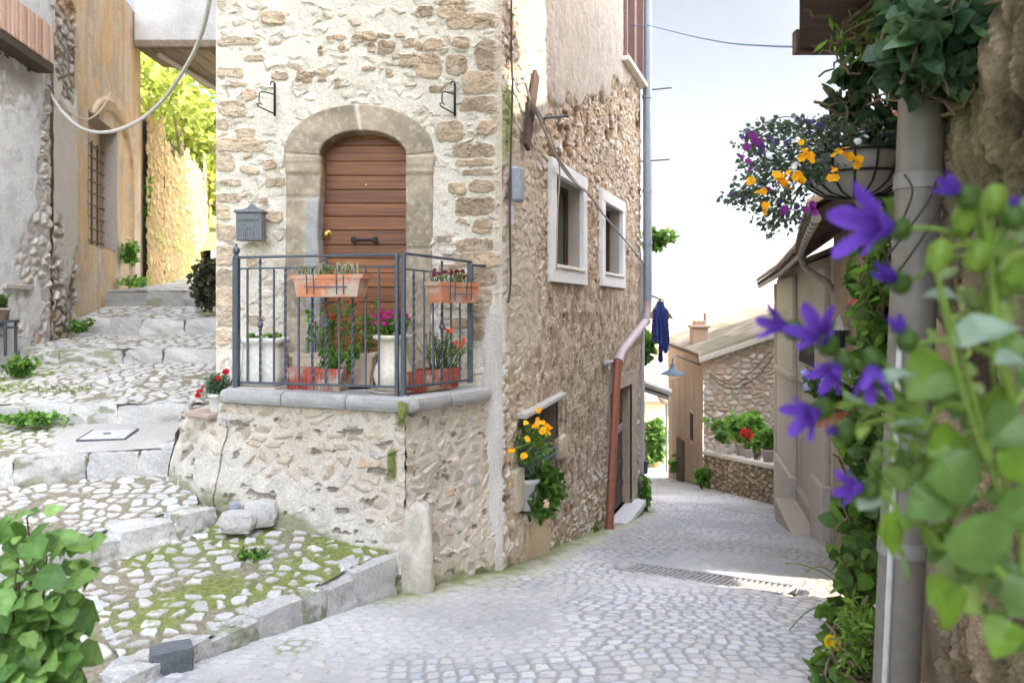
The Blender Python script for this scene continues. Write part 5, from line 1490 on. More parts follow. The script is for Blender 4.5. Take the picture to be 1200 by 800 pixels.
# ------------------------------------------------------------------ houses farther down the street
def simple_house(label, x0, x1, y0, y1, zb, zt, col, roof=(.55, .42, .32), wins=(), ridge=1.2, axis='x'):
    t = thing('far_house', label, 'house', ((x0 + x1) / 2, y0, zb), 'houses far down the street')
    m = MB(); prism(m, [(x0, y0), (x1, y0), (x1, y1), (x0, y1)], zb, zt, col); m.build('wall', M_PLA, t)
    m = MB(); o = .35
    if axis == 'x':
        ym = (y0 + y1) / 2; A = [(x0 - o, y0 - o, zt), (x1 + o, y0 - o, zt), (x1 + o, ym, zt + ridge), (x0 - o, ym, zt + ridge)]; B = [(x0 - o, y1 + o, zt), (x1 + o, y1 + o, zt), (x1 + o, ym, zt + ridge), (x0 - o, ym, zt + ridge)]
    else:
        xm = (x0 + x1) / 2; A = [(x0 - o, y0 - o, zt), (x0 - o, y1 + o, zt), (xm, y1 + o, zt + ridge), (xm, y0 - o, zt + ridge)]; B = [(x1 + o, y0 - o, zt), (x1 + o, y1 + o, zt), (xm, y1 + o, zt + ridge), (xm, y0 - o, zt + ridge)]
        m.add([(x0, y0 + .02, zt), (x1, y0 + .02, zt), (xm, y0 + .02, zt + ridge - .1)], None, [(0, 1, 2)], col)
    for Q in (A, B):
        Q = np.array(Q); n_ = 26; s = np.linspace(0, 1, n_ * 4 + 1); g = np.linspace(0, 1, 14)
        Gq = Q[0] + (Q[1] - Q[0]) * s[:, None, None] + (Q[3] - Q[0]) * g[None, :, None]; Gq[..., 2] += .07 * np.abs(np.sin(s * n_ * math.pi))[:, None]
        m.grid(Gq, mixc(np.array(roof) * .75, np.array(roof) * 1.15, fbm(s[:, None] * 30, g[None] * 14, 5, 3)))
    m.build('roof', M_TERRA, t)
    for (wx, wz, ww, wh, cc) in wins:
        m = MB(); m.box((wx, y0 - .02, wz), (ww + .2, .08, wh + .2), None, (.62, .56, .48), .01); f = m.build('window', M_PLA, t)
        m = MB(); m.box((wx, y0 - .05, wz), (ww, .06, wh), None, cc); m.build('pane', M_PLA, f)
    return t


simple_house('pale sunlit house closing the view at the street bend', 5.6, 9.8, 37, 44, -9, -1.9, (.66, .58, .47), wins=((7.6, -4.6, .8, 1.2, (.12, .09, .07)),), ridge=1.3)
simple_house('far house with a broad pale roof above the gable house', 9.2, 20, 40, 52, -9, -1.3, (.62, .55, .46), roof=(.62, .54, .46), ridge=1.9)
bd = simple_house('yellow house with brown door at the foot of the street', 4.6, 6.9, 34.6, 36.9, -9, -4.2, (.62, .47, .28), ridge=.6)
m = MB(); m.box((6.15, 34.55, -6.2), (1.0, .1, 2.2), None, (.36, .20, .10), .02); m.build('door', M_PLA, bd)
simple_house('small reddish house end seen past the laundry', 4.2, 6.6, 46, 50, -9, -1.7, (.55, .36, .24), ridge=.9)
simple_house('lowest far house half hidden behind the gable roof', 20.5, 30, 52, 62, -11, -2.4, (.60, .52, .42), ridge=1.8)
# next house on the left, past the corner of the stone house: only its wooden canopy shows
nh = thing('canopy_house', 'rendered house just past the corner with a small weathered canopy', 'house', (3.4, 17, -4))
m = MB(); prism(m, [(2.28, 13.95), (2.88, 17.5), (4.15, 26.0), (-2, 26.0), (-2, 17)], -7.5, -.6, (.48, .40, .31)); m.build('wall', M_PLA, nh)
m = MB(); c = P(764, 450, 15.0); m.box(c + [-.1, 0, 0], (1.0, 1.3, .09), roty(.32) @ rotz(-.2), (.42, .40, .40), .02); m.box(c + [-.12, 0, -.10], (.9, 1.2, .06), roty(.32) @ rotz(-.2), (.22, .19, .17), .01); m.build('canopy', mat_surface('dry_wood'), nh)
m = MB(); prism(m, [(2.2, 13.95), (2.9, 17.4), (4.2, 26.2), (-2.1, 26.2), (-2.1, 16.9)], -.6, -.48, (.4, .28, .2)); m.build('roof', M_TERRA, nh)

uh = thing('upper_shade_house', 'plain house up the slope behind the low wall terrace', 'house', (11, 16, -3))  # unseen caster added so the gable front lies in shade
m = MB(); prism(m, [(9.3, 13.0), (13.5, 13.0), (13.5, 19.8), (9.3, 19.8)], -4, 4.6, (.48, .42, .34)); m.build('wall', M_PLA, uh)
m = MB(); m.box((11.4, 16.4, 4.7), (4.8, 7.4, .18), None, (.35, .2, .12)); m.build('roof', M_TERRA, uh)
# ------------------------------------------------------------------ balcony railing
rl = thing('balcony_railing', 'dark wrought iron railing along the terrace edge with twisted bars', 'railing', (-1.6, 6.4, -.7))
M_RAIL = mat_surface('slate_iron', (.085, .10, .125), .45, .35, nscale=30, nvar=.25, bump=.2, bdist=.002, bscale=160, spec=.5)
rA = P(281, 447, 6.53); rA[2] = -.655; rK = P(470, 455, 6.13); rK[2] = -.675; rE = P(551, 447, 6.82); rE[2] = -.675
def rpt(a, b, f, z): p = a + (b - a) * f; return np.array([p[0], p[1], z])
zt_ = .435
m = MB(); c = P(277, 370, 6.53); m.box((c[0], c[1], -.13), (.052, .052, 1.10), rotz(-.24), bev=.006); m.lathe([(.03, .0), (.03, .02), (.014, .03), (.018, .04), (.032, .06), (.030, .085), (.012, .105), (.008, .125), (0, .132)], (c[0], c[1], .42), 12); m.build('post', M_RAIL, rl)
for p, w_ in ((rA + (rK - rA) * .975, .030), (rK + (rE - rK) * .03, .036), (rE, .045)):
    m = MB(); m.box((p[0], p[1], -.13 if w_ < .04 else -.13), (w_, w_, 1.13 if w_ < .04 else 1.06), rotz(-.2), bev=.004); m.build('post', M_RAIL, rl)
m = MB(); b0 = rK + (rE - rK) * .03; m.box((b0[0], b0[1], -.70), (.09, .05, .02), rotz(-.2), bev=.004); m.build('foot_plate', M_RAIL, rl)
for (a, b, f0, f1, zz) in ((rA, rK, 0, .97, ((.43, .013), (.335, .009), (-.63, .012))), (rK, rE, .04, 1.02, ((.425, .013), (.30, .009), (-.635, .012)))):
    R_ = rotz(math.atan2(b[1] - a[1], b[0] - a[0])); L_ = np.linalg.norm((b - a)[:2])
    for z, h in zz:
        z1 = z - (.03 if f0 > 0 and z > 0 else 0)
        c = rpt(a, b, (f0 + f1) / 2, z); m = MB(); m.box(c, (L_ * (f1 - f0), .026 if z > .4 else .018, h * 1.6), R_ @ roty((z - z1) / L_), bev=.003); m.build('rail', M_RAIL, rl)
def bar(p, z0, z1, kind):
    m = MB()
    n = 40 if kind != 'plain' else 2
    th = np.linspace(0, (z1 - z0) * 26 if kind != 'plain' else 0, n); zz = np.linspace(z0, z1, n); r = .0075 if kind == 'plain' else .0095
    ring = np.zeros((n, 4, 3))
    for k in range(4): ring[:, k] = np.stack([p[0] + r * 1.3 * np.cos(th + k * math.pi / 2 + .6), p[1] + r * 1.3 * np.sin(th + k * math.pi / 2 + .6), zz], -1)
    m.grid(ring, (1, 1, 1), closed_v=True)
    if kind == 'knot':
        zc = z0 + (z1 - z0) * .46
        m.lathe([(.010, -.055), (.016, -.05), (.016, -.035), (.011, -.03), (.024, -.012), (.026, 0), (.024, .012), (.011, .03), (.016, .035), (.016, .05), (.010, .055)], (p[0], p[1], zc), 10)
    m.build('bar', M_RAIL, rl)
pxA = np.array([290, 305, 321, 334.5, 350, 366, 382, 397.5, 413, 428.5, 444]); kinds = ['plain', 'knot', 'plain', 'twist', 'plain', 'twist', 'knot', 'plain', 'twist', 'plain', 'plain']
def on_line(a, b, px):
    k = (px - CX) / F; d = b - a; t = (k * a[1] - a[0]) / (d[0] - k * d[1]); return a + d * t
for px, kd in zip(pxA, kinds): bar(on_line(rA, rK, px), -.63, .335 if kd != 'knot' else .43, kd)
for px, kd in zip((485, 497, 507.5, 518, 528.5, 539), ('twist', 'plain', 'plain', 'knot', 'plain', 'plain')): bar(on_line(rK, rE, px), -.635, .30 if kd != 'knot' else .40, kd)
m = MB(); m.tube([rE + [0, 0, 1.06], (-.24, 6.99, .385)], .012, 6); m.build('wall_stay', M_RAIL, rl)

# ------------------------------------------------------------------ planters and pots
M_SOIL = mat_surface('potting_soil', (.045, .032, .022), .95, nscale=60, nvar=.4, bump=.6)
T1c, T2c = np.array([.52, .20, .105]), np.array([.36, .085, .06])


def plant(parent, pts, size, c1, c2, shape='ovate', seed=1, up_=.4, stems=None, outc=None, name='foliage', droop=.25):
    rng = np.random.default_rng(seed); m = MB(); leaf_cloud(m, np.asarray(pts), rng, size, c1, c2, shape, up_, outc, droop)
    o = m.build(name, M_LEAF, parent)
    if stems is not None:
        m = MB()
        for s in stems: m.tube(s, np.linspace(.004, .0018, len(s)), 5, np.asarray(G1) * 1.3, caps=False)
        m.build('stems', M_STEM, parent)
    return o


def sprigs(base, n, h, spread, seed, per=14, lean=(0, 0)):
    """upright or arching shoots with leaves along them"""
    rng = np.random.default_rng(seed); pts = []; st = []; tips = []
    for i in range(n):
        b = base(rng); a = rng.random() * 6.28; hh = h * (.6 + .6 * rng.random()); sp = spread * rng.random()
        e = b + np.array([math.cos(a) * sp + lean[0], math.sin(a) * sp * .6 + lean[1], hh]); mid = (b + e) / 2 + np.array([0, 0, hh * .18])
        t = np.linspace(0, 1, 7)[:, None]; c = b * (1 - t) ** 2 + 2 * mid * t * (1 - t) + e * t ** 2
        st.append(c); tips.append(e)
        tt_ = rng.random(per) ** .8; pp = np.stack([np.interp(tt_, t[:, 0], c[:, k]) for k in range(3)], -1); pts.append(pp + rng.normal(size=pp.shape) * .008)
    return np.vstack(pts), st, np.array(tips)


def trough(name, label, c, ln, dp, ht, R, col, ribs=False, rim=.014, cat='planter', taper=.86, group=None):
    t = thing(name, label, cat, c, group); m = MB(); c = np.array(c)
    def ring(z, k): hx, hy = ln / 2 * k, dp / 2 * k; return [R @ np.array([sx * hx, sy * (hy), z]) + c for sx, sy in ((-1, -1), (1, -1), (1, 1), (-1, 1))]
    lv = [(0, taper), (.006, taper + .02), (ht - .035, .97), (ht - .033, 1.0 + rim), (ht, 1.02 + rim), (ht, .93), (ht - .035, .90)]
    V = np.array([ring(z, k) for z, k in lv]); m.grid(V, col, closed_v=True)
    m.add(V[0], [(0, 1, 2, 3)], None, col)
    if ribs:
        for i in range(int(ln / .035)):
            x = (i + .5) / int(ln / .035) - .5
            for sy in (-1, 1): m.box(c + R @ np.array([x * ln * .93, sy * dp / 2 * .955, ht * .47]), (.012, .012, ht * .78), R, np.asarray(col) * .92, .003)
    m.build('trough', M_POT, t)
    m = MB(); m.add(np.array(ring(ht - .02, .93)), [(0, 1, 2, 3)]); m.build('soil', M_SOIL, t)
    def base(rng, q=.85): return c + R @ np.array([(rng.random() - .5) * ln * q, (rng.random() - .5) * dp * .6, ht - .02])
    return t, base, R


def rim_box(label, a, b, pxl, pxr, ytop, ybot, off, seed, flow):
    """terracotta window box hooked outside the railing"""
    d = (b - a)[:2]; ang = math.atan2(d[1], d[0]); R_ = rotz(ang); pl, pr = on_line(a, b, pxl), on_line(a, b, pxr); c = (pl + pr) / 2; nrm = np.array([math.sin(ang), -math.cos(ang), 0])
    D = c[1] - .1; c = c + nrm * off; ln = np.linalg.norm((pr - pl)[:2]); zt = (CY - ytop) / F * c[1]; zb = (CY - ybot) / F * c[1]
    t, base, R_ = trough('window_box', label, (c[0], c[1], zb), ln * .97, .17, zt - zb, R_, T1c * 1.05, rim=.05, group='window boxes on the railing')
    m = MB(); h = zt - zb
    for sx in (-.22, .2):
        for k in (-.03, .03):
            m.tube([c * [1, 1, 0] + R_ @ np.array([sx * ln + k, -.095, 0]) + up * (zt - .0), c * [1, 1, 0] + R_ @ np.array([sx * ln + k, -.088, 0]) + up * (zb + .02)], .004, 5)
    m.tube([c * [1, 1, 0] + R_ @ np.array([-.30 * ln, -.094, 0]) + up * (zb + h * .45), c * [1, 1, 0] + R_ @ np.array([.30 * ln, -.094, 0]) + up * (zb + h * .45)], .005, 5)
    m.tube([c * [1, 1, 0] + R_ @ np.array([-.35 * ln, .10, 0]) + up * (zb + .01), c * [1, 1, 0] + R_ @ np.array([.35 * ln, .10, 0]) + up * (zb + .01)], .006, 5)
    m.build('wire_holder', M_RAIL, t)
    pts, st, tips = sprigs(base, 30, .09, .05, seed, per=7); plant(t, pts, .035, [.10, .16, .04], [.26, .30, .10], 'narrow', seed, .3, st)
    if flow == 'dry':
        m = MB(); rng = np.random.default_rng(seed)
        for i in range(16):
            p = base(rng); a_ = rng.random() * 3; m.tube(arch_pts(p, p + np.array([.10 * math.cos(a_), .04 * math.sin(a_), .01]), -.09 - .03 * rng.random(), 8), .0028, 4, (.42, .36, .26), caps=False)
        m.build('dry_stalks', M_STEM, t)
    else:
        m = MB(); blossoms(m, tips[:14] + [0, -.01, .01], np.random.default_rng(seed), .022, (.16, .012, .03), petals=6); m.build('blossoms', M_PETAL, t)


rim_box('terracotta window box with dry stalks on the front railing', rA, rK, 356, 437, 322, 348, .11, 31, 'dry')
rim_box('terracotta window box with dark red flowers on the right-hand railing', rK, rE, 497, 543, 331, 355, .10, 32, 'red')

fz_ = -.705
RA = rotz(-.24)
# red ribbed trough behind the front railing
t, base, R_ = trough('plant_trough', 'ribbed red plastic trough with trailing green plants beside the white tub', (P(373, 450, 6.52)[0], 6.52, fz_ + .01), .54, .19, .19, RA, T2c * 1.1, True)
pts, st, tips = sprigs(lambda r: base(r, .6) + R_ @ np.array([.12, 0, 0]), 20, .20, .12, 41, per=16, lean=(.05, -.04)); plant(t, pts, .038, G1 * 1.5, G2 * 1.7, 'ovate', 41, .4, st)
# long beige trough against the wall with rose-like stems
t, base, R_ = trough('plant_trough', 'long beige trough with tall leggy plants against the house wall', (P(393, 440, 6.88)[0], 6.86, fz_ + .01), .74, .2, .30, rotz(-.03), (.52, .42, .33), False)
pts, st, tips = sprigs(lambda r: base(r, .8), 26, .42, .16, 43, per=15, lean=(.03, -.03)); plant(t, pts, .040, G1 * 1.6, G2 * 1.8, 'ovate', 43, .4, st)
m = MB(); rng = np.random.default_rng(44); blossoms(m, tips[:11], rng, .017, (.45, .03, .03), petals=7); m.build('blossoms', M_PETAL, t)


def pot(name, label, c, prof, col, sq=0, cat='flower pot', mat=None, soilr=None):
    t = thing(name, label, cat, c); m = MB(); m.lathe(prof, c, 36, col, sq); m.build('pot', mat or M_POT, t, smooth=True)
    m = MB(); z = prof[-1][1]; r = soilr or prof[-1][0]; th = np.linspace(0, 2 * math.pi, 20, endpoint=False)
    m.add([(c[0] + r * math.cos(a), c[1] + r * math.sin(a), c[2] + z) for a in th] + [(c[0], c[1], c[2] + z)], None, [(i, (i + 1) % 20, 20) for i in range(20)]); m.build('soil', M_SOIL, t)
    return t


c = np.array([P(311, 450, 6.70)[0], 6.70, fz_ + .035])
t = pot('flower_tub', 'big cream white square tub on a stone slab at the left of the terrace', c, [(.0, 0), (.15, 0), (.165, .02), (.172, .10), (.158, .30), (.155, .36), (.176, .375), (.176, .41), (.160, .415), (.15, .40), (.148, .38)], (.62, .59, .54), sq=1.0, mat=M_PLA)
pts, st, tips = sprigs(lambda r: c + np.array([(r.random() - .5) * .24, (r.random() - .5) * .24, .38]), 26, .06, .06, 51, per=7); plant(t, pts, .035, G1 * 1.6, G2 * 1.8, 'ovate', 51, .5)
m = MB(); m.rock(c + [0, -.02, -.017], (.46, .42, .04), RA, 5, (.42, .37, .31), n=9, pw=.1, amp=.04); tag(m.build('stone_slab', M_STONE, origin=c - [0, 0, .03], smooth=True), 'thin flat stone slab under the cream white tub', 'slab')
c = np.array([P(461, 455, 6.36)[0], 6.36, fz_ + .03])
t = pot('urn', 'cream amphora shaped urn with magenta flowers at the railing corner', c, [(0, 0), (.13, 0), (.135, .02), (.15, .06), (.165, .12), (.150, .19), (.122, .25), (.115, .38), (.12, .41), (.165, .425), (.168, .45), (.15, .455), (.125, .43), (.118, .415)], (.66, .60, .50), cat='urn', mat=M_PLA)
pts, st, tips = sprigs(lambda r: c + np.array([(r.random() - .5) * .14, (r.random() - .5) * .14, .42]), 34, .17, .14, 53, per=12); plant(t, pts, .055, G1 * 1.3, G2 * 1.4, 'narrow', 53, .25, st)
m = MB(); rng = np.random.default_rng(54)
blossoms(m, np.vstack([tips[:30] + rng.normal(size=(30, 3)) * .012 + [-.02, -.02, .02], tips[:18] + rng.normal(size=(18, 3)) * .02 + [-.03, -.02, .035]]), rng, .019, (.40, .015, .15), petals=6); m.build('blossoms', M_PETAL, t)
m = MB(); m.lathe([(0, 0), (.16, 0), (.185, .02), (.18, .03), (.15, .012), (0, .012)], c - [0, 0, .028], 28, (.42, .36, .30)); m.build('saucer', M_TERRA, t, smooth=True)
# red trough on the right-hand side
aR = math.atan2(rE[1] - rK[1], rE[0] - rK[0])
cc_ = (rK + rE) / 2 + np.array([-.10, .07, 0]); t, base, R_ = trough('plant_trough', 'red plastic trough with bushy orange flowering plant by the house corner', (cc_[0] + .02, cc_[1], fz_ + .01), .62, .19, .18, rotz(aR), T2c * 1.1, True)
pts, st, tips = sprigs(lambda r: base(r, .5) + R_ @ np.array([.17, -.03, 0]), 46, .30, .20, 57, per=16, lean=(.03, -.06)); plant(t, pts, .034, [.12, .18, .06], [.24, .31, .12], 'narrow', 57, .35, st)
m = MB(); blossoms(m, tips[:13], np.random.default_rng(58), .020, (.60, .09, .04), petals=7); m.build('blossoms', M_PETAL, t)
# small white pot on the ledge
c = np.array([P(256, 478, 6.68)[0], 6.68, -.90])
t = pot('flower_pot', 'small white pot with red carnations on the stone ledge left of the terrace', c, [(0, 0), (.062, 0), (.066, .01), (.080, .13), (.088, .132), (.088, .16), (.078, .16), (.074, .14)], (.68, .67, .65), mat=M_PLA)
pts, st, tips = sprigs(lambda r: c + np.array([(r.random() - .5) * .12, (r.random() - .5) * .10, .14]), 60, .14, .10, 61, per=16); plant(t, pts, .05, [.07, .12, .07], [.13, .20, .12], 'narrow', 61, .2, st)
m = MB(); rng = np.random.default_rng(62); fl = np.array([[.075, -.02, .35], [-.12, -.02, .22], [-.16, -.04, .15], [-.15, -.03, .18], [.02, -.07, .30]]) + c; blossoms(m, np.vstack([fl, fl + rng.normal(size=fl.shape) * .008]), rng, .026, (.50, .02, .035), petals=8); m.build('blossoms', M_PETAL, t)
m = MB()
for f in fl: m.tube(arch_pts(c + [0, 0, .15], f, -.03, 6), .0025, 4, G2, caps=False)
m.build('flower_stalks', M_STEM, t)

# ------------------------------------------------------------------ mailbox on the wall
c = P(294, 266, 6.93)
t = thing('mailbox', 'grey metal mailbox with scalloped top hanging left of the door', 'mailbox', c - [0, 0, .14])
M_MB = mat_surface('mailbox_paint', (.15, .155, .165), .5, .3, nscale=40, nvar=.2, bump=.15, bdist=.002, bscale=140)
m = MB(); m.box(c, (.235, .11, .25), None, bev=.006); m.build('body', M_MB, t)
m = MB(); m.box(c + [0, -.005, .135], (.265, .135, .03), None, bev=.008)
v = [(-.13, .0, .15), (-.09, 0, .165), (-.05, 0, .175), (-.02, 0, .205), (0, 0, .215), (.02, 0, .205), (.05, 0, .175), (.09, 0, .165), (.13, 0, .15)]
n = len(v); vv = np.array([[a, .04 + s * .008, z] for s in (-1, 1) for a, b, z in v] + [[a, .04 + s * .008, .148] for s in (-1, 1) for a, b, z in v]) + c
q = [(i, i + 1, 2 * n + i + 1, 2 * n + i) for i in range(n - 1)] + [(n + i, n + i + 1, 3 * n + i + 1, 3 * n + i) for i in range(n - 1)] + [(i, i + 1, n + i + 1, n + i) for i in range(n - 1)]; m.add(vv, q); m.build('lid', M_MB, t)
m = MB(); m.box(c + [0, -.058, .075], (.19, .014, .045), None, bev=.004); m.box(c + [0, -.067, .075], (.15, .006, .012), None, (.2, .2, .2)); m.build('letter_flap', M_MB, t)
m = MB()
a_ = np.linspace(0, math.pi, 12); m.tube([c + np.array([-.035, -.058, -.11])] + [c + np.array([-.035 * math.cos(s), -.058, -.06 + .05 * math.sin(s)]) for s in a_] + [c + np.array([.035, -.058, -.11])], .006, 5)
for k in (-.012, .012): m.tube([c + np.array([k, -.058, -.11]), c + np.array([k, -.058, -.02])], .003, 5)
for k in np.linspace(-.095, .095, 9):
    if abs(k) > .045: m.tube([c + np.array([k, -.057, -.11]), c + np.array([k, -.057, .03])], .003, 5)
m.build('relief_panel', M_MB, t)

# ------------------------------------------------------------------ plants in the side-wall niche
uc = (NU0 + NU1) / 2
c = swpx(617, 596, .04)
t = pot('flower_pot', 'pale grey pot overflowing with green foliage low in the wall niche', c, [(0, 0), (.10, 0), (.105, .02), (.13, .26), (.145, .265), (.145, .31), (.125, .31), (.12, .28)], (.44, .43, .43), mat=M_PLA)
rng = np.random.default_rng(71); q = rdir(500, rng) * (rng.random((500, 1)) ** .4); pts = swpx(637, 570, .16) + q * np.array([.20, .24, .22])
pts = np.vstack([pts, swpx(632, 590, .16) + rdir(160, rng) * (rng.random((160, 1)) ** .4) * np.array([.16, .2, .14])])
plant(t, pts, .075, G1 * .9, G2 * 1.25, 'ovate', 72, .35, outc=swp(uc - .1, NZ0 + .2, -.1))
m = MB(); blossoms(m, swpx(640, 590, .34) + rng.normal(size=(4, 3)) * .02, rng, .025, (.60, .40, .30)); m.build('blossoms', M_PETAL, t)
c = swp(NU0 + .33, NZ0 + .40, -.05)
t = thing('window_box', 'dark wire basket with yellow flowering plant in the upper wall niche', 'planter', c)
m = MB()
for z in (0, .07, .14): m.tube([swp(NU0 + .05, NZ0 + .36 + z, .10), swp(NU1 - .35, NZ0 + .36 + z, .10)], .008, 5)
for k in np.linspace(0, 1, 9): m.tube([swp(NU0 + .05 + (NU1 - NU0 - .4) * k, NZ0 + .36, .10), swp(NU0 + .05 + (NU1 - NU0 - .4) * k, NZ0 + .50, .10)], .006, 5)
m.box(swp(NU0 + .42, NZ0 + .42, -.05), (.72, .22, .12), RS, (.3, .3, .3)); m.build('basket', M_IRON, t)
q = rdir(520, rng) * (rng.random((520, 1)) ** .4); pts = swpx(622, 523, .12) + q * np.array([.19, .22, .22]); plant(t, pts, .06, G1 * 1.05, G2 * 1.5, 'narrow', 73, .3, outc=swp(NU0 + .45, NZ0 + .5, -.1))
fl = np.array([swpx(a, b, o) for a, b, o in ((631, 482, .2), (637, 497, .22), (629, 499, .3), (640, 507, .24), (616, 496, .2), (635, 505, .32), (645, 502, .2), (630, 492, .2), (599, 528, .3), (614, 533, .38), (641, 509, .15), (638, 503, .28), (628, 498, .3), (617, 513, .25))])
m = MB(); blossoms(m, np.vstack([fl, fl + rng.normal(size=fl.shape) * .012, fl + rng.normal(size=fl.shape) * .014]), rng, .026, (.80, .46, .012), petals=8); m.build('blossoms', M_PETAL, t)
m = MB()
for f in fl: m.tube(arch_pts(swp(NU0 + .42, NZ0 + .6, .1), f, -.03, 6), .004, 4, G2, caps=False)
m.build('flower_stalks', M_STEM, t)

# ------------------------------------------------------------------ cables
def cable(label, pts, r, col, name='cable'):
    m = MB(); pts = np.asarray(pts, float); k = len(pts)
    if k > 2:                                           # smooth through the points
        t = np.linspace(0, k - 1, (k - 1) * 10 + 1); out = []
        for s in t:
            i = min(int(s), k - 2); f = s - i; p0, p1, p2, p3 = pts[max(i - 1, 0)], pts[i], pts[i + 1], pts[min(i + 2, k - 1)]
            out.append(.5 * (2 * p1 + (p2 - p0) * f + (2 * p0 - 5 * p1 + 4 * p2 - p3) * f * f + (3 * p1 - p0 - 3 * p2 + p3) * f ** 3))
        pts = np.array(out)
    m.tube(pts, r, 6, col, caps=False); return tag(m.build(name, M_WIRE, origin=pts[0]), label, 'cable')


cable('thick pale cable looping from the left house across to the stone house', [P(248, -12, 7.0), P(236, 40, 7.3), P(218, 78, 7.7), P(190, 118, 8.3), P(160, 143, 9.0), P(125, 155, 9.8), P(95, 150, 10.5), P(72, 130, 10.9), P(58, 108, 11.0), P(57, 97, 11.1), P(64, 100, 11.2), P(75, 122, 11.35), P(84, 135, 11.5)], .022, (.50, .48, .46))
cable('thin loose cable hanging from the left house', [P(57, 98, 11.1), P(66, 112, 11.2), P(82, 132, 11.4), P(103, 140, 11.7), P(120, 126, 12.5), P(130, 108, 13.2)], .012, (.46, .38, .28))
cable('thin blue cable crossing the sky from the stone house to the deck', [swp(3.3, 4.5, .1)] + [P(735, 24, 12.0), P(765, 31, 11.0), P(800, 40, 9.0), P(850, 50, 6.8), P(900, 54, 5.2), P(940, 55, 4.10)], .006, (.10, .20, .34))
cable('dark cable running down the corner of the stone house', [swp(.10, 3.6, .06), swp(.09, 2.4, .06), swp(.12, 2.05, .06), swp(.07, 1.4, .06), swp(.05, .7, .06), swp(.07, .25, .06), swp(.03, .05, .05)], .011, (.06, .05, .05))
cable('bundle of grey cables slanting across the side wall above the windows', [swp(.12, 2.06, .10), swp(.30, 2.12, .12), swp(.45, 2.0, .12), swp(.8, 1.85, .12), swp(1.3, 1.62, .13), swp(2.1, 1.45, .13), swp(2.6, 1.42, .12), swp(3.6, 1.25, .1), swp(4.8, 1.05, .1), swp(6.6, .75, .1)], .014, (.33, .30, .28))
cable('second cable sagging beside the grey bundle', [swp(.45, 2.0, .14), swp(1.0, 1.68, .15), swp(1.6, 1.48, .15), swp(2.55, 1.40, .14)], .012, (.40, .36, .33))
cable('thin cable looping down to the first window', [swp(.5, 1.98, .14), swp(1.0, 1.80, .14), swp(1.38, 1.55, .13), swp(1.42, 1.3, .12), swp(1.40, 1.1, .11), swp(1.38, .4, .10)], .008, (.36, .33, .30))
cable('coil of spare cable on the upper house corner', [swp(.12 + .06 * math.cos(a), 2.06 + .07 * math.sin(a), .08 + .01 * a) for a in np.linspace(0, 9, 12)], .009, (.55, .50, .45))
# sagging cables on the gable house and street
cable('drooping black cable on the gable wall', [np.array([5.1, 19.85, -1.75]), np.array([5.7, 19.85, -2.1]), np.array([6.4, 19.85, -1.7]), np.array([6.9, 19.85, -1.0])], .012, (.05, .05, .05))
cable('second drooping black cable on the gable wall', [np.array([5.1, 19.84, -1.7]), np.array([5.8, 19.84, -1.95]), np.array([6.7, 19.84, -1.1])], .012, (.05, .05, .05))
cable('lone thin wire crossing the far street', [P(757, 436, 15), P(775, 446, 19), P(798, 443, 22)], .012, (.25, .24, .24))

# ------------------------------------------------------------------ laundry, lamp and mirror down the street
def cloth(label, px, y0, y1, w0, w1, D, col, seed, name='robe'):
    c = P(px, y0, D); h = (y1 - y0) / F * D; us = np.linspace(-1, 1, 30); vs = np.linspace(0, 1, 40); U_, V_ = np.meshgrid(us, vs, indexing='ij')
    w = (w0 + (w1 - w0) * V_) / F * D / 2; fold = .05 * np.sin(U_ * 7 + 2 * fbm(U_ * 2, V_ * 2, seed, 2) * 3) * (.3 + V_)
    m = MB()
    for s in (1, -1): m.grid(np.stack([c[0] + U_ * w, c[1] + s * (.03 * (1 - U_ ** 2)) + fold, c[2] - V_ * h * (1 + .04 * np.cos(U_ * 3))], -1), col * np.ones(3) if np.ndim(col) == 0 else np.array(col))
    return m, c
ln = thing('laundry_robe', 'blue robe hanging to dry from a bar at the corner of the stone house', 'robe', P(774, 352, 13.6))
m, _ = cloth('', 774, 353, 402, 8, 19, 13.6, (.045, .07, .25), 3); m.grid(P(764.5, 400, 13.6) + np.stack(np.meshgrid(np.linspace(0, .14, 6), [0], np.linspace(0, .0, 1), indexing='ij'), -1)[:, 0] * 0, (.05, .07, .2)) if False else None; m.build('body', mat_surface('blue_cloth', None, .85, nscale=20, nvar=.2, bump=.4, bscale=40), ln, smooth=True)
for sx, y1 in ((-1, 392), (1, 412)):
    m, _ = cloth('', 774 + sx * 6, 362, y1, 5, 9, 13.55, (.05, .075, .27), 4 + sx); m.build('sleeve', mat_surface('blue_cloth'), ln, smooth=True)
m, _ = cloth('', 774, 403, 424, 4, 5, 13.6, (.05, .065, .22), 9); m.build('belt', mat_surface('blue_cloth'), ln, smooth=True)
m = MB(); m.tube([swp(SEu - .1, .28, .1), P(757, 344, 13.5), P(778, 352, 13.65)], .014, 6); tag(m.build('drying_bar', M_IRON, origin=P(757, 346, 13.5)), 'thin dark bar holding the blue robe out over the street', 'bar')
m, c = cloth('', 759, 337, 352, 6, 9, 13.3, (.10, .38, .52), 5); tag(m.build('towel', mat_surface('blue_cloth'), origin=c, smooth=True), 'small turquoise cloth hung beside the downpipe', 'cloth')
c = P(788, 437, 19.0)
t = thing('street_lamp', 'old street lamp with dark blue enamel shade on an iron arm at the gable house', 'street lamp', c)
m = MB(); m.lathe([(.05, .22), (.06, .12), (.09, .09), (.30, -.02), (.31, -.04), (.28, -.03), (.05, .06)], c, 24, (.07, .10, .14)); m.build('shade', M_TERRA, t, smooth=True)
m = MB(); m.lathe([(0, -.10), (.05, -.08), (.07, -.02), (.05, .06)], c, 14, (.7, .7, .66)); m.build('bulb', M_TERRA, t, smooth=True)
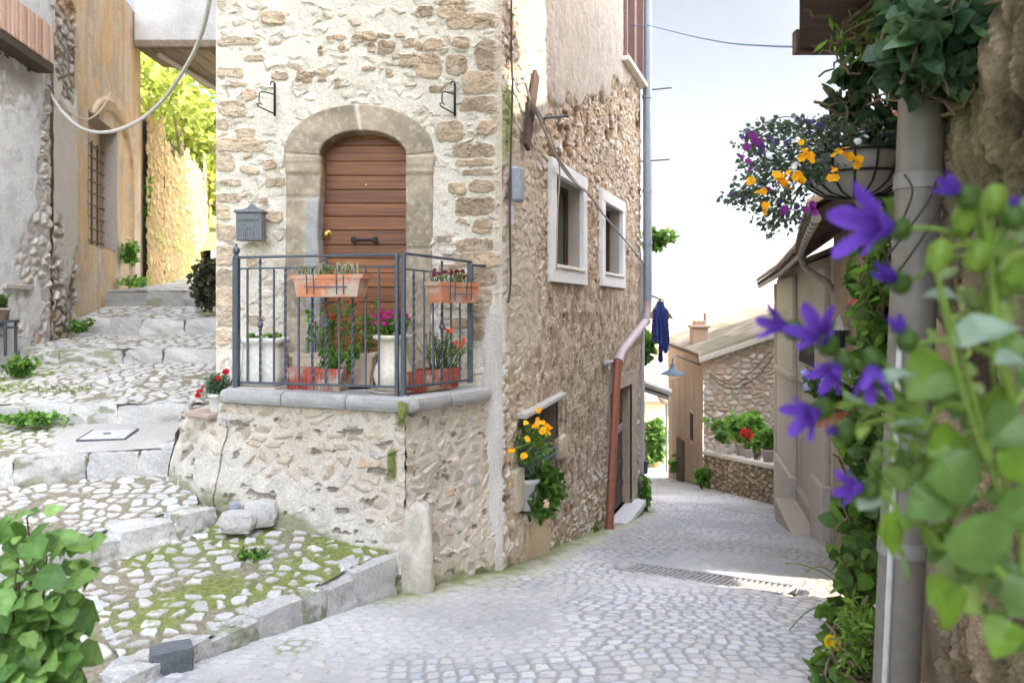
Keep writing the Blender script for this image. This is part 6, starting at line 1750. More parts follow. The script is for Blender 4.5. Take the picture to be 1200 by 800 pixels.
m = MB(); m.tube([c + up * .22, c + up * .35, c + [.15, .3, .42], np.array([5.0, 20.4, c[2] + .1])], .022, 8); m.build('arm', M_IRON, t)
c = P(781, 478, 30.0); zg = float(zst(30.0))
t = thing('traffic_mirror', 'round convex traffic mirror on a post at the end of the street', 'mirror', (c[0], c[1], zg))
m = MB(); m.tube([(c[0], c[1], zg), (c[0], c[1], c[2] + .9)], .04, 8); m.build('post', M_IRON, t)
m = MB(); m.lathe([(0, .10), (.2, .08), (.36, .02), (.36, -.02), (0, -.02)], c + up * .5, 28, (.30, .24, .22), R=rotx(math.pi / 2)); m.build('mirror_disc', M_TERRA, t, smooth=True)
# ------------------------------------------------------------------ big grey pipe at the right and the vines around it
t = thing('grey_pipe', 'thick grey metal pipe standing against the near stone wall', 'pipe', (1.44, 2.98, -2))
pT, pB = P(1083, 60, 3.0), P(1050, 800, 3.0); d = (pT - pB); q0 = pB - d * .45; q1 = pT + d * .10
m = MB(); m.tube([q0 + (q1 - q0) * s for s in np.linspace(0, 1, 24)], .083, 28, (.19, .17, .145)); m.build('tube', M_PIPE, t, smooth=True)
for py in (214, 640):
    c = pB + d * ((800 - py) / 740); m = MB(); m.tube([c - d * .012, c + d * .012], .089, 28, (.25, .24, .22)); m.build('collar', M_PIPE, t, smooth=True)
m = MB(); n_ = np.array([-.6, -.8, 0]); m.tube([q0 + n_ * .07 + [-.03, 0, 0], pB + d * .55 + n_ * .07 + [-.03, 0, 0]], .012, 8, (.52, .51, .49)); m.build('side_rail', M_PIPE, t)
for k, (a, b) in enumerate(((P(1040, 300, 2.9), P(1100, 205, 2.95)), (P(1045, 330, 2.9), P(1108, 215, 2.95)), (P(1052, 270, 2.9), P(1060, 205, 2.9)))):
    cable('%s dark wire tied around the grey pipe' % ('lowest', 'middle', 'shortest')[k], [a, (a + b) / 2 + [-.01, -.1, .02], b], .0045, (.06, .055, .05), 'wire')


def volume_pts(boxes, rng, n):
    """points inside a set of (px,py,D,rx,ry,rd) blobs"""
    w_ = np.array([b[3] * b[4] for b in boxes], float); w_ /= w_.sum(); out = []
    for b, k in zip(boxes, rng.multinomial(n, w_)):
        q = rdir(k, rng) * (rng.random((k, 1)) ** .45); c = P(b[0], b[1], b[2]); s = b[2] / F
        out.append(c + q * np.array([b[3] * s, b[5], b[4] * s]))
    return np.vstack(out)


def vine(name, label, boxes, n, size, c1, c2, seed, shape='ovate', nst=26, cat='vine', up_=.35, stem_c=(.16, .12, .07), runners=()):
    rng = np.random.default_rng(seed); pts = volume_pts(boxes, rng, n); t = thing(name, label, cat, P(boxes[-1][0], boxes[-1][1], boxes[-1][2]))
    m = MB(); leaf_cloud(m, pts, rng, size, c1, c2, shape, up_, None, .3, .45); m.build('foliage', M_LEAF, t)
    m = MB(); cs = [P(b[0], b[1], b[2]) for b in boxes]
    for i in range(nst):
        k = rng.integers(0, len(cs)); a = cs[k] + rng.normal(size=3) * .08; b = cs[min(k + 1, len(cs) - 1)] + rng.normal(size=3) * .10
        m.tube(arch_pts(a, b, .04 * rng.normal(), 10) + rng.normal(size=(10, 3)) * .008, .0045 + .004 * rng.random(), 5, stem_c, caps=False)
    for r in runners: m.tube(r, .003, 5, G2 * .9, caps=False)
    m.build('stems', M_STEM, t); return t


GD1, GD2 = np.array([.022, .055, .030]), np.array([.075, .135, .055])
vine('climbing_vine', 'dark green climbing vine spilling over the top of the grey pipe', [(1100, 35, 2.75, 55, 45, .15), (1075, 75, 2.8, 55, 35, .12), (1140, 20, 2.7, 40, 35, .12), (1062, 20, 3.0, 26, 30, .15), (1055, 70, 3.1, 14, 30, .1), (1130, 70, 2.75, 30, 40, .1)], 560, .082, GD1 * 1.2, GD2 * 1.5, 81)
vine('climbing_vine', 'loose leafy vine hanging behind the flower basket from the deck', [(1010, 75, 3.7, 34, 40, .12), (1000, 120, 3.75, 28, 40, .12), (1030, 150, 3.6, 24, 60, .12), (990, 150, 3.8, 20, 40, .12)], 210, .085, GD1, GD2 * 1.2, 82, nst=40)
rn = [arch_pts(P(1005, 30, 3.6), P(985, 8, 3.5), -.02), arch_pts(P(1010, 45, 3.6), P(978, 48, 3.5), -.03), arch_pts(P(1040, 20, 3.4), P(990, 40, 3.4), -.05)]
vine('climbing_vine', 'light green shoots of a vine trailing below the overhanging deck', [(1000, 40, 3.5, 26, 26, .1), (1030, 30, 3.4, 30, 26, .1), (980, 50, 3.5, 18, 8, .05)], 120, .055, G1 * 2, G2 * 2.0, 83, 'narrow', 14, runners=rn)
vine('climbing_vine', 'leafy vine covering the wall between the lantern and the grey pipe', [(1030, 260, 4.6, 26, 60, .15), (1035, 350, 4.5, 32, 60, .18), (1030, 430, 4.4, 34, 60, .18), (1025, 520, 4.3, 36, 60, .2), (1030, 600, 4.2, 36, 60, .2)], 1150, .085, G1 * 1.0, G2 * 1.5, 84, nst=50)
vine('climbing_vine', 'dense vine rooted beside the street at the foot of the grey pipe', [(1010, 600, 4.3, 28, 45, .2), (1015, 670, 4.1, 34, 45, .2), (1005, 740, 3.9, 38, 45, .22), (1000, 800, 3.7, 42, 50, .25), (1015, 870, 3.5, 50, 40, .25)], 900, .085, G1 * .9, G2 * 1.35, 85, nst=50,
     runners=[arch_pts(P(1000, 730, 3.8), P(925, 738, 3.6), -.10, 10), arch_pts(P(1000, 700, 3.9), P(920, 660, 4.0), -.05, 10), arch_pts(P(995, 700, 3.9), P(945, 670, 4.0), -.08, 10)])
rng = np.random.default_rng(86)
c = P(975, 752, 3.65); t = thing('yellow_flower', 'single yellow flower at the edge of the street below the vine', 'flower', c)
m = MB(); m.tube(arch_pts(c, P(1000, 770, 3.7), .03, 8), .003, 5, G2); m.build('stalk', M_STEM, t)
m = MB(); blossoms(m, np.vstack([c + rng.normal(size=(5, 3)) * .006]), rng, .030, (.75, .58, .02), (0, -1, .2), 9); m.build('blossom', M_PETAL, t)
vine('creeper', 'feathery bright green herb growing beside the street at the foot of the vine', [(1010, 735, 3.5, 26, 34, .12), (1000, 760, 3.5, 22, 22, .1)], 420, .05, [.10, .20, .03], [.22, .36, .06], 87, 'narrow', 12, cat='herb', up_=.2)

# ------------------------------------------------------------------ hanging flower basket
bc = P(1000, 186, 3.55)
t = thing('flower_basket', 'hanging half round flower basket in dark wire cradle, full of yellow white and purple flowers', 'flower basket', bc - [0, 0, .22])
m = MB(); th = np.linspace(0, math.pi * 2, 36, endpoint=False)
prof = [(.225, 0), (.228, -.03), (.215, -.08), (.185, -.13), (.13, -.165), (.05, -.18), (0, -.182)]
m.lathe(prof, bc, 36, (.30, .28, .25)); m.lathe([(.225, 0), (.205, 0), (.19, -.05)], bc, 36, (.42, .39, .35)); m.build('bowl', M_TERRA, t, smooth=True)
m = MB(); m.lathe([(.20, -.03), (0, -.02)], bc, 24); m.build('soil', M_SOIL, t)
m = MB()
for a in np.linspace(0, 2 * math.pi, 17)[:-1]: m.tube([bc + np.array([r * 1.04 * math.cos(a), r * 1.04 * math.sin(a), z]) for r, z in [(.235, .01)] + prof[1:]], .0055, 5)
for r, z in ((.237, .005), (.222, -.085)): m.tube([bc + np.array([r * math.cos(a), r * math.sin(a), z]) for a in np.linspace(0, 2 * math.pi, 40)], .0065, 6, caps=False)
m.build('wire_cradle', mat_surface('black_iron'), t)
m = MB(); m.tube([bc + [.22, .05, 0], P(1075, 186, 3.6)], .010, 6); m.tube([bc + [.10, .1, -.16], P(1075, 225, 3.6)], .008, 6); m.build('bracket', mat_surface('black_iron'), t)
rng = np.random.default_rng(91)
boxes = [(990, 165, 3.5, 50, 28, .16), (930, 185, 3.45, 50, 42, .16), (895, 195, 3.4, 34, 38, .13), (880, 225, 3.4, 26, 26, .1), (960, 195, 3.38, 30, 26, .1), (920, 235, 3.4, 34, 22, .1), (900, 250, 3.38, 22, 20, .08)]
pts = volume_pts(boxes + [(865, 232, 3.4, 22, 12, .05), (905, 150, 3.45, 36, 10, .08), (950, 150, 3.5, 40, 16, .1), (905, 268, 3.38, 14, 12, .05), (925, 258, 3.38, 26, 14, .06), (880, 165, 3.4, 24, 14, .06)], rng, 2500); m = MB(); leaf_cloud(m, pts, rng, .019, [.05, .085, .06], [.16, .23, .14], 'ovate', .3, bc, .3, .5); m.build('trailing_foliage', M_LEAF, t)
m = MB()
for k in rng.choice(len(pts), 60): m.tube(arch_pts(bc + [-.1 + .1 * rng.random(), -.05, .0], pts[k], -.05 - .05 * rng.random(), 8), .0025, 4, (.10, .12, .07), caps=False)
m.build('stems', M_STEM, t)
fy = [(940, 210), (918, 212), (925, 207), (910, 205), (944, 176), (940, 185), (978, 200), (975, 208), (983, 178), (1003, 187), (880, 212), (947, 184), (920, 215), (889, 225), (990, 182), (895, 240), (935, 205)]
m = MB(); fp = np.array([P(x, y, 3.22) for x, y in fy]); blossoms(m, np.vstack([fp, fp + rng.normal(size=fp.shape) * .013, fp + rng.normal(size=fp.shape) * .013]), rng, .018, (.85, .47, .012), petals=6); m.build('yellow_blossoms', M_PETAL, t)
m = MB(); fp = np.array([P(x, y, 3.24) for x, y in ((905, 180), (911, 178), (934, 193), (930, 195), (1010, 155), (902, 185), (1004, 165))]); blossoms(m, np.vstack([fp, fp + rng.normal(size=fp.shape) * .012]), rng, .016, (.80, .80, .82)); m.build('white_blossoms', M_PETAL, t)
m = MB(); fp = np.array([P(x, y, 3.26) for x, y in ((890, 165), (888, 170), (897, 222), (880, 198), (875, 172), (885, 160), (945, 246), (920, 245), (952, 240), (868, 185))]); blossoms(m, np.vstack([fp, fp + rng.normal(size=fp.shape) * .014]), rng, .016, (.22, .03, .22)); m.build('purple_blossoms', M_PETAL, t)
m = MB(); blossoms(m, pts[rng.choice(len(pts), 70)] + [0, -.01, .01], rng, .013, (.13, .07, .27)); m.build('violet_blossoms', M_PETAL, t)

# ------------------------------------------------------------------ lantern and potted plants by the doorway
c = P(984, 388, 7.4)
t = thing('wall_lantern', 'small white topped wall lantern by the recessed doorway', 'lantern', c)
m = MB(); m.lathe([(.005, .16), (.02, .13), (.07, .05), (.10, .02), (.10, .01), (.0, .01)], c, 8, (.72, .70, .70)); m.build('cap', M_PLA, t)
m = MB(); m.lathe([(.075, .01), (.05, -.16), (.0, -.16)], c, 8); m.build('glass', gl, t)
m = MB()
for a in np.linspace(0, 2 * math.pi, 7)[:-1]: m.tube([c + np.array([.078 * math.cos(a), .078 * math.sin(a), .01]), c + np.array([.05 * math.cos(a), .05 * math.sin(a), -.17])], .006, 4)
m.tube([c + [0, 0, -.17], c + [0, 0, -.26]], .02, 6); m.tube([c + [0, 0, -.2], c + [.10, .05, -.24], c + [.30, .3, -.2]], .012, 6); m.build('lantern_frame', M_IRON, t)
specs = [(985, 497, 7.0, .15, (.52, .20, .10), 'terracotta pot with yellow green leaves on the wall by the doorway', [.22, .30, .05], [.42, .48, .10], None),
         (968, 500, 6.8, .12, (.50, .22, .12), 'terracotta pot with pale lilac flowers nearest the doorway', G1 * 1.4, G2 * 1.4, (.42, .42, .75)),
         (1024, 395, 5.4, .16, (.34, .08, .06), 'dark red pot hung among the vine leaves beside the lantern', G1, G2 * 1.3, None)]
for i, (px, py, D, r, cc, lb, a1_, a2_, fc) in enumerate(specs):
    c = P(px, py, D); t = pot('hanging_pot', lb, c, [(0, 0), (r * .62, 0), (r * .95, r * 1.3), (r * 1.08, r * 1.32), (r * 1.08, r * 1.65), (r * .92, r * 1.65)], cc)
    t['group'] = 'pots hung on the right-hand wall'
    m = MB(); m.tube([c + [0, r * .9, r * 1.4], c + [.35, .5, r * 1.4]], .012, 6); m.tube([c + np.array([r * 1.12 * math.cos(a), r * 1.12 * math.sin(a), r * 1.3]) for a in np.linspace(0, 6.3, 20)], .008, 5); m.build('wall_ring', M_IRON, t)
    pts, st, tips = sprigs(lambda g: c + np.array([(g.random() - .5) * r, (g.random() - .5) * r, r * 1.6]), 34, .24, .22, 95 + i, per=16); plant(t, pts, .065, a1_, a2_, 'ovate', 95 + i, .4, st)
    if fc: m = MB(); blossoms(m, np.vstack([tips + rng.normal(size=tips.shape) * .03, tips]), rng, .04, fc); m.build('blossoms', M_PETAL, t)

# pots along the low wall and terrace
row = [(842, 523, 18.8, 'tub', 'white plastic trough of greenery at the far end of the low wall'), (862, 520, 17.9, 'leafy', 'bright green bush in a grey pot on the low wall'), (876, 521, 17.2, 'leafy', 'taller bush in a grey pot in the middle of the low wall'),
       (884, 522, 16.8, 'red', 'small pot with a red flower on the low wall'), (893, 530, 16.2, 'small', 'small dark pot of seedlings on the low wall'), (903, 534, 15.5, 'lime', 'lime green plant in a pot nearest the house on the low wall')]
for i, (px, py, D, kd, lb) in enumerate(row):
    zc = np.interp(D, [14.45, 20], [-2.95, -3.71]); c = np.array([(px - CX) / F * D + .0, D, zc]); c[0] = 5.17 if kd != 'leafy' else 5.35
    if kd == 'tub':
        t, base, R_ = trough('planter', lb, c, .95, .26, .30, rotz(math.pi / 2), (.66, .66, .66), False); n_, hh, sp, sz = 40, .45, .4, .13
    else:
        r = {'leafy': .15, 'red': .10, 'small': .09, 'lime': .13}[kd]; t = pot('planter', lb, c, [(0, 0), (r * .7, 0), (r, r * 1.7), (r * 1.1, r * 1.7), (r * 1.1, r * 2.0), (r * .95, r * 2.0)], (.42, .40, .38) if kd != 'small' else (.12, .10, .10))
        base = lambda g, c=c, r=r: c + np.array([(g.random() - .5) * r, (g.random() - .5) * r, r * 2]); n_, hh, sp, sz = {'leafy': (60, .55, .40, .12), 'red': (10, .30, .12, .08), 'small': (14, .2, .15, .08), 'lime': (40, .32, .28, .10)}[kd]
    t['group'] = 'pots on the low wall'
    pts, st, tips = sprigs(base, n_, hh, sp, 110 + i, per=12); ca, cb = (G1 * 2.2, G2 * 2.2) if kd in ('lime', 'leafy') else (G1 * 1.5, G2 * 1.6); plant(t, pts, sz, ca, cb, 'ovate', 110 + i, .4, st)
    if kd == 'red': m = MB(); blossoms(m, tips[:5], rng, .12, (.5, .02, .03)); m.build('blossoms', M_PETAL, t)

# ------------------------------------------------------------------ left foreground shrub with broad leaves
def shrub():
    rng = np.random.default_rng(121); root = P(25, 900, 2.35); root[2] = -1.95
    t = thing('leafy_shrub', 'broad leaved bright green shrub in the lower left foreground', 'shrub', root)
    boxes = [(20, 640, 2.3, 50, 40, .14), (55, 665, 2.25, 48, 45, .16), (30, 710, 2.25, 60, 55, .18), (65, 720, 2.3, 34, 36, .12), (10, 760, 2.25, 55, 45, .16), (-40, 690, 2.25, 60, 90, .2), (30, 780, 2.3, 46, 40, .14), (60, 770, 2.2, 36, 40, .12), (20, 800, 2.15, 60, 40, .12), (-30, 800, 2.2, 60, 60, .2), (-60, 900, 2.2, 60, 80, .2)]
    pts = volume_pts(boxes, rng, 620); m = MB(); n = len(pts)
    o = pts - P(0, 740, 2.5); d = rdir(n, rng) * .55 + o / (np.linalg.norm(o, axis=1)[:, None]) * .8 + np.array([0, -.15, -.25]); nr = rdir(n, rng) * .35 + np.array([.1, -.55, .75])
    leaf_batch(m, pts, d, nr, .080 * (.40 + .9 * rng.random(n)), 'ovate', leaf_cols(n, rng, [.10, .21, .05], [.27, .43, .12], .25), .14, .30)
    m.build('foliage', M_LEAF, t)
    m = MB()
    for k in rng.choice(n, 90):
        p = pts[k]; b = root + rng.normal(size=3) * .05 + [0, 0, .2]; m.tube(arch_pts(b, p, -.08, 10), np.linspace(.007, .0025, 10), 5, (.16, .13, .07), caps=False)
    m.build('stems', M_STEM, t)


shrub()

# ------------------------------------------------------------------ foreground bellflowers at the right
def petal_bell(m, c, ax, size, openness, col, seed):
    """five-lobed bell: tube flaring into pointed lobes"""
    rng = np.random.default_rng(seed); ax = np.asarray(ax, float); ax /= np.linalg.norm(ax); a = np.cross(ax, [.2, .3, .9]); a /= np.linalg.norm(a); b = np.cross(ax, a)
    nt, ns = 60, 16; th = np.linspace(0, 2 * math.pi, nt, endpoint=False) + rng.random(); s = np.linspace(0, 1, ns)
    lob = np.abs(np.cos(2.5 * (th - th[0]))) ** 1.5                       # 1 at lobe tip, 0 in the notch
    ln = .50 + .50 * lob ** .8
    G = np.zeros((ns, nt, 3)); C = np.zeros(G.shape)
    for i, q in enumerate(s):
        L_ = q * ln; r = .05 + .17 * np.sin(np.clip(L_ / .55, 0, 1) * math.pi / 2) + openness * np.clip(L_ - .40, 0, 1) ** 1.1 * .85
        wv = 1 + .06 * np.sin(th * 10) * q
        z = L_ * .85 - openness * .30 * np.clip(L_ - .62, 0, 1)
        G[i] = np.asarray(c) + size * ((r * wv)[:, None] * (np.cos(th)[:, None] * a + np.sin(th)[:, None] * b) + z[:, None] * ax)
        C[i] = np.asarray(col) * (.75 + .5 * q)
    m.grid(G, C, closed_v=True)


def bellflower():
    rng = np.random.default_rng(131); base = np.array([.62, .80, -.62])
    t = thing('bellflower_plant', 'violet bellflower plant blurred in the right foreground', 'flowering plant', base)
    V1, V2 = (.135, .045, .40), (.085, .03, .28)
    fl = [((1050, 268), .70, (-1, -.25, .10), .105, .75, V1), ((1130, 228), .66, (-1, .0, .55), .05, .25, V2), ((1052, 330), .74, (-.85, -.3, .45), .055, .15, V2), ((968, 402), .74, (-.65, -.5, .55), .075, .8, V1), ((925, 385), .76, (-1, -.1, .3), .06, .7, V1),
          ((985, 425), .74, (-.7, -.4, -.5), .065, .55, V1), ((1022, 425), .72, (-.2, -.5, -.8), .075, .35, V1), ((962, 480), .75, (-.9, -.4, -.25), .070, .7, V1), ((1015, 572), .74, (-1, -.1, .1), .055, .75, V1), ((1060, 395), .70, (-.5, -.1, .9), .045, .1, V2), ((1188, 250), .66, (0, -.1, 1), .03, .1, V2), ((985, 505), .76, (-.9, -.2, .1), .03, .1, V2)]
    stems = []
    for i, ((px, py), D, ax, sz, op, col) in enumerate(fl):
        c = P(px, py, D); m = MB(); petal_bell(m, c, ax, sz * .60, op, np.array(col) * (.7 + .5 * rng.random()), i); f = m.build('flower', M_PETAL, t, smooth=True)
        axn = np.array(ax) / np.linalg.norm(ax)
        m = MB(); m.rock(c - axn * .004, (.016, .016, .018), None, i, G2 * .8, n=5, pw=.9)
        cd = np.array([np.cross(axn, [.2, .3, .9]) * math.cos(a) + np.cross(axn, np.cross(axn, [.2, .3, .9])) * math.sin(a) + axn * 1.2 for a in np.arange(5) * 1.257]); leaf_batch(m, np.tile(c, (5, 1)), cd, np.tile(axn, (5, 1)), sz * .38, 'narrow', G2 * 1.0)
        m.build('calyx', M_LEAF, f); stems.append(c - axn * .01)
    buds = [(1130, 255), (1165, 235), (1100, 300), (1145, 300), (1180, 330)]
    m = MB()
    for k, (px, py) in enumerate(buds): c = P(px, py, .68); m.rock(c, (.016, .016, .026), roty(.3), k, [.22, .34, .05], n=6, pw=.9); stems.append(c)
    m.build('buds', M_LEAF, t, smooth=True)
    # branching stems
    nodes_ = {k: P(*v) for k, v in dict(a=(1205, 560, .70), b=(1130, 480, .70), c=(1170, 420, .68), d=(1085, 500, .72), e=(1060, 620, .70), f=(1100, 640, .70), g=(1160, 300, .68), h=(1200, 700, .66)).items()}
    m = MB()
    def st(p, q, r0=.0036, r1=.0022, sag=-.012): m.tube(arch_pts(p, q, sag, 12), np.linspace(r0, r1, 12), 7, [.16, .25, .04], caps=False)
    st(base, nodes_['h'], .006, .005); st(nodes_['h'], nodes_['a'], .005, .0045); st(nodes_['a'], nodes_['b'], .0045, .004); st(nodes_['a'], nodes_['c'], .0045, .004); st(nodes_['b'], nodes_['d']); st(nodes_['h'], nodes_['f'], .005, .004); st(nodes_['f'], nodes_['e']); st(nodes_['c'], nodes_['g'], .004, .003)
    ks = list(nodes_.values())
    for p in stems:
        q = min(ks, key=lambda z: np.linalg.norm(z - p) + (.6 * max(0, z[2] - p[2]))); st(q, p, .003, .0017, -.01)
    for k in range(5): st(P(1165 + 9 * k + 5 * rng.normal(), 540 + 40 * (k % 3), .64 + .03 * k), P(1092 + 26 * k + 8 * rng.normal(), 250 + 40 * (k % 2) + 15 * rng.normal(), .62 + .04 * k), .0024, .0014, .015 * rng.normal())
    m.build('stems', M_STEM, t, smooth=True)
    # leaves: specific large ones and a general cloud behind
    L_ = [(1045, 625, .70, .060, 'lit'), (1150, 640, .62, .095, 'mid'), (1115, 715, .64, .060, 'lit'), (1175, 745, .64, .050, 'lit'), (1200, 700, .60, .060, 'mid'), (1090, 440, .70, .075, 'lit'), (1150, 388, .66, .075, 'sky'), (1045, 440, .70, .048, 'sky'), (1120, 560, .66, .080, 'mid'), (1085, 590, .68, .060, 'mid'), (1180, 500, .66, .070, 'mid'),
          (1060, 495, .72, .045, 'sky'), (1105, 345, .70, .045, 'sky'), (1140, 640, .70, .06, 'lit'), (1195, 600, .64, .07, 'mid'), (1070, 560, .72, .05, 'mid'), (1170, 610, .70, .06, 'mid'), (1100, 690, .70, .045, 'lit'), (1130, 470, .72, .06, 'mid'), (1020, 590, .74, .04, 'sky'), (1165, 470, .70, .06, 'lit'), (1195, 320, .66, .045, 'lit'), (1190, 420, .62, .05, 'sky'), (1060, 660, .72, .05, 'lit'), (1000, 465, .76, .03, 'sky'), (1195, 545, .66, .055, 'lit'), (1110, 520, .72, .055, 'lit')]
    pc = np.array([P(a, b, D) for a, b, D, s, k in L_]); n = len(pc); sz = np.array([s * (.60 if k == 'mid' else .68) for *_, s, k in L_])
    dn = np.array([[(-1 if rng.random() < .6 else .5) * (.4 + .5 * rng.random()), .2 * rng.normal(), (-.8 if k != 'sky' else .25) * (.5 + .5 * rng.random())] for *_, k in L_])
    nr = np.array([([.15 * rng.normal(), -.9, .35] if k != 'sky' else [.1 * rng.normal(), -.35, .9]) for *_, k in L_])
    cols = np.array([{'lit': [.15, .27, .03], 'mid': [.12, .22, .05], 'sky': [.26, .36, .27]}[k] for *_, k in L_]) * (.85 + .3 * rng.random((n, 1)))  # sky leaves carry painted sky sheen, lit leaves painted backlight
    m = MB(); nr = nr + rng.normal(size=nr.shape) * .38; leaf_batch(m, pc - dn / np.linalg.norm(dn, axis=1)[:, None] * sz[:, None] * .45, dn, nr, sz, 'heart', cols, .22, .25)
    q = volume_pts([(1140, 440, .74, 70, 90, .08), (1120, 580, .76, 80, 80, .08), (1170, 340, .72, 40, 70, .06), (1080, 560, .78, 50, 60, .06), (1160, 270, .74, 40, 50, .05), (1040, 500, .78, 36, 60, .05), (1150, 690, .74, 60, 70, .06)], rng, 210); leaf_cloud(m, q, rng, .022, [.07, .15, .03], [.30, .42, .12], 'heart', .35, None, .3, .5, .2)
    m.build('leaves', M_GLOSS, t)


bellflower()

# ------------------------------------------------------------------ small weeds, moss tufts, bench, bush
def weed(name, label, px, py, D, n, h, sp, size, seed, shape='ovate', ca=G1 * 1.5, cb=G2 * 1.9, z=None, cat='weed', per=9):
    c = P(px, py, D)
    if z is not None: c[2] = z
    t = thing(name, label, cat, c); s_ = sp * .5
    pts, st, tips = sprigs(lambda g: c + np.array([(g.random() - .5) * s_ * 2, (g.random() - .5) * s_, 0]), n, h, sp, seed, per=per); plant(t, pts, size, ca, cb, shape, seed, .4, st); return t


weed('weed', 'leafy weed on the grassy bank below the left house', 22, 440, 9.2, 34, .20, .24, .055, 141)
weed('creeper', 'low ivy creeping along the fourth alley step at the left', 38, 494, 7.75, 50, .06, .30, .05, 142)
weed('weed', 'bright green weed at the foot of the ochre house', 152, 308, 14.6, 34, .34, .22, .085, 143, ca=G1 * 2.2, cb=G2 * 2.4)
weed('weed', 'small yellow green weed in the corner above the top step', 160, 335, 14.4, 26, .14, .5, .06, 144, ca=G1 * 2.2, cb=G2 * 2.4)
weed('weed', 'weed sprouting at the foot of the rough pilaster', 92, 388, 11.6, 26, .16, .18, .055, 145)
weed('weed', 'small weed growing among the cobbles of the lowest step', 296, 652, 5.75, 18, .05, .12, .035, 146)
weed('weed', 'green plant climbing the corner post beside the street door', 748, 612, 13.2, 46, .75, .22, .12, 147, ca=G1 * 1.8, cb=G2 * 2)
weed('weed', 'small weed beside the foot of the copper pipe', 693, 626, 10.2, 20, .14, .12, .05, 148)
weed('weed', 'green tuft at the corner of the brown rendered wall', 797, 552, 23.5, 40, .35, .4, .16, 149, ca=G1 * 2, cb=G2 * 2)
weed('weed', 'weed below the far end of the low cobble wall', 826, 566, 19.4, 30, .3, .3, .14, 150, ca=G1 * 2, cb=G2 * 2)
weed('climbing_plant', 'leafy plant growing out of the wall beside the downpipe', 768, 290, 13.8, 26, .30, .32, .11, 151, cat='plant')
weed('climbing_plant', 'plant hanging over the wall just past the street corner', 753, 425, 14.2, 40, .5, .2, .14, 152, cat='plant', ca=G1 * 2, cb=G2 * 2)
weed('creeper', 'yellow green ivy climbing the shaded end of the ruin wall', 162, 262, 16.4, 60, .9, .3, .13, 153, ca=G1 * 2.2, cb=G2 * 2.4, cat='ivy')
weed('shrub', 'sunny shrub beside the brown door at the foot of the street', 768, 540, 34.0, 60, 1.6, .5, .3, 154, ca=G1 * 1.0, cb=G2 * 1.1, cat='shrub')
# moss and grass at the bank
def tufts():
    rng = np.random.default_rng(161); m = MB(); pts = []
    for (px, py, D, rx, rd, n) in ((30, 455, 8.9, .9, .5, 900), (10, 498, 7.9, .7, .2, 300)):
        c = P(px, py, D); pts.append(c + np.stack([(rng.random(n) - .5) * 2 * rx, (rng.random(n) - .5) * 2 * rd, rng.random(n) * .03], -1))
    pts = np.vstack(pts); leaf_cloud(m, pts, rng, .05, [.10, .16, .03], [.26, .30, .08], 'narrow', .1, None, .2)
    tag(m.build('grass', M_LEAF), 'short mossy grass on the bank below the left house', 'grass', kind='stuff')


tufts()
c = P(247, 330, 12.6); c[2] = -.02
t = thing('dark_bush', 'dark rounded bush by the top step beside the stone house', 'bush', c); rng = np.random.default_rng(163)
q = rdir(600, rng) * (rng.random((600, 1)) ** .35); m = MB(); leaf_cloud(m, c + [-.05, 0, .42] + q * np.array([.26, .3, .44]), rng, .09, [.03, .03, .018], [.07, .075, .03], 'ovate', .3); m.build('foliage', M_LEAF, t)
m = MB(); m.tube([c - [0, 0, .05], c + [0, 0, .5]], .03, 6, (.1, .08, .05)); m.build('stem', M_STEM, t)
c = P(5, 395, 9.6)
t = thing('iron_stand', 'dark iron plant stand against the left house', 'plant stand', c - [0, 0, .2])
m = MB(); m.box(c + [-.05, 0, .20], (.32, .28, .03), rotz(.1), bev=.005); m.box(c + [-.05, 0, .12], (.30, .26, .025), rotz(.1), bev=.005); m.build('top', M_IRON, t)
for sx in (-.18, .08):
    for sy in (-.1, .1): m = MB(); m.box(c + [sx, sy, -.02], (.03, .03, .42), None, bev=.004); m.build('leg', M_IRON, t)
m = MB(); m.box(c + [-.05, -.1, .02], (.26, .02, .03)); m.build('crossbar', M_IRON, t)
c2 = c + np.array([-.02, 0, .215]); t = pot('flower_pot', 'small clay pot with a green plant on the iron stand', c2, [(0, 0), (.06, 0), (.08, .12), (.09, .12), (.09, .15), (.075, .15)], (.30, .22, .17))
pts, st, tips = sprigs(lambda g: c2 + np.array([(g.random() - .5) * .08, 0, .15]), 16, .16, .10, 165, per=10); plant(t, pts, .05, G1, G2, 'ovate', 165, .4, st)

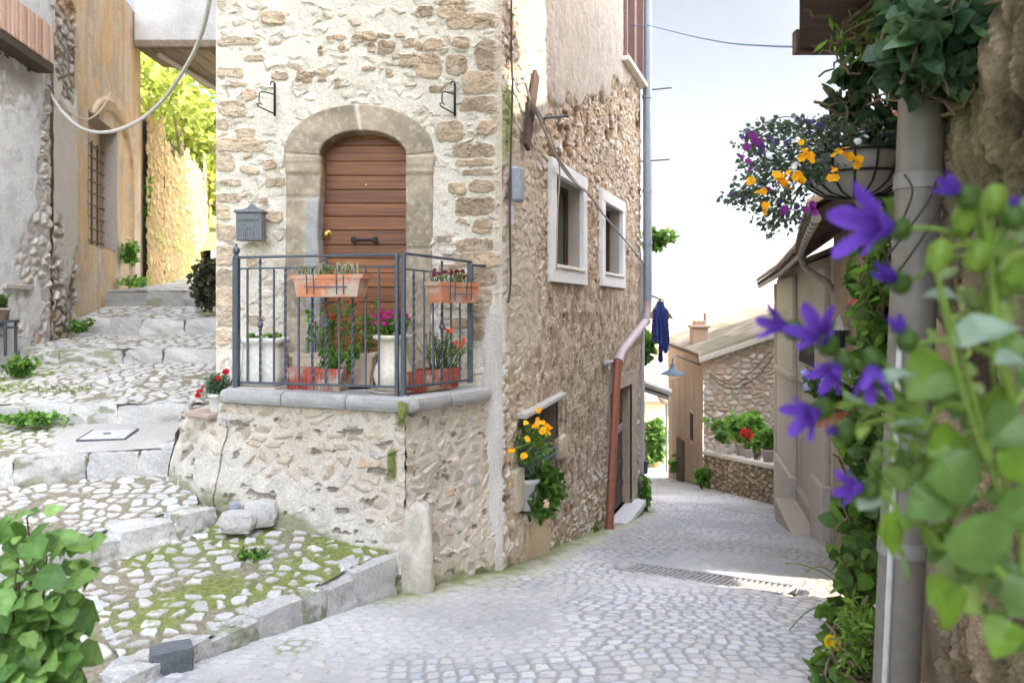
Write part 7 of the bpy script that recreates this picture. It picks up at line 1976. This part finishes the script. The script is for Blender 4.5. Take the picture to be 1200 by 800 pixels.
# ------------------------------------------------------------------ trees above the ruin and down the valley
def tree(name, label, base, h, rad, n, size, c1, c2, seed, group=None, trunk_r=.12):
    rng = np.random.default_rng(seed); t = thing(name, label, 'tree', base, group); base = np.asarray(base, float)
    m = MB(); top = base + [0, 0, h * .75]; m.tube([base, base + [.05, 0, h * .35], top], [trunk_r, trunk_r * .7, trunk_r * .2], 8, (.16, .12, .08))
    cl = []
    for i in range(11):
        a = rng.random() * 6.28; r = rad * (.35 + .6 * rng.random()); z = h * (.40 + .5 * rng.random()); e = base + np.array([math.cos(a) * r, math.sin(a) * r, z]); cl.append(e)
        m.tube(arch_pts(base + [0, 0, h * (.25 + .3 * rng.random())], e, -.1, 8), np.linspace(trunk_r * .4, .015, 8), 5, (.16, .12, .08), caps=False)
    m.build('trunk', M_STEM, t)
    m = MB()
    for e in cl + [top]:
        k = n // 12; q = rdir(k, rng) * (rng.random((k, 1)) ** .4) * rad * (.38 + .2 * rng.random()); leaf_cloud(m, e + q * [1, 1, .75], rng, size, c1, c2, 'ovate', .35)
    m.build('crown', M_LEAF, t)


YG1, YG2 = np.array([.15, .20, .03]), np.array([.34, .36, .07])
for i, (x, y, z, h, r) in enumerate(((-11.4, 26.5, 1.0, 7.5, 2.6), (-13.8, 31, 1.5, 8.5, 3.0), (-10.2, 35, 2.0, 9.5, 3.2), (-17, 37, 2.0, 11, 3.6))):
    tree('leafy_tree', ('sunlit yellow green tree rising just behind the ruin wall', 'yellow green tree behind the ruin, partly covered by the bridging gallery', 'farther yellow green tree right beside the stone house edge', 'tallest pale green tree far up the alley')[i], (x, y, z), h, r, 2600, .26, YG1, YG2, 170 + i, 'trees up the alley', .16)
m = MB(); xs, ys = np.meshgrid(np.linspace(-40, -4, 40), np.linspace(24, 70, 40), indexing='ij'); zs = .6 + (ys - 20) * .16 + 4 * sst(-8, -30, xs) + 1.2 * fbm(xs * .3, ys * .3, 4, 3) - 6 * sst(-7, -4, xs)
m.grid(np.stack([xs, ys, zs], -1), mixc([.12, .17, .04], [.24, .26, .10], fbm(xs * .9, ys * .9, 8, 4))); tag(m.build('hillside', mat_surface('hill_ground', None), smooth=True), kind='structure')

# ------------------------------------------------------------------ thin summer haze over the valley
def haze():
    m = bpy.data.materials.new('haze_air'); m.use_nodes = True; nt = m.node_tree; nt.nodes.clear()
    out = nt.nodes.new('ShaderNodeOutputMaterial'); v = nt.nodes.new('ShaderNodeVolumePrincipled')
    v.inputs['Color'].default_value = (.93, .95, 1, 1); v.inputs['Density'].default_value = .00011; v.inputs['Anisotropy'].default_value = .2
    nt.links.new(v.outputs[0], out.inputs['Volume'])
    b = MB(); b.box((0, 1300, 70), (6200, 5000, 620)); o = b.build('haze', m); tag(o, kind='stuff')


haze()
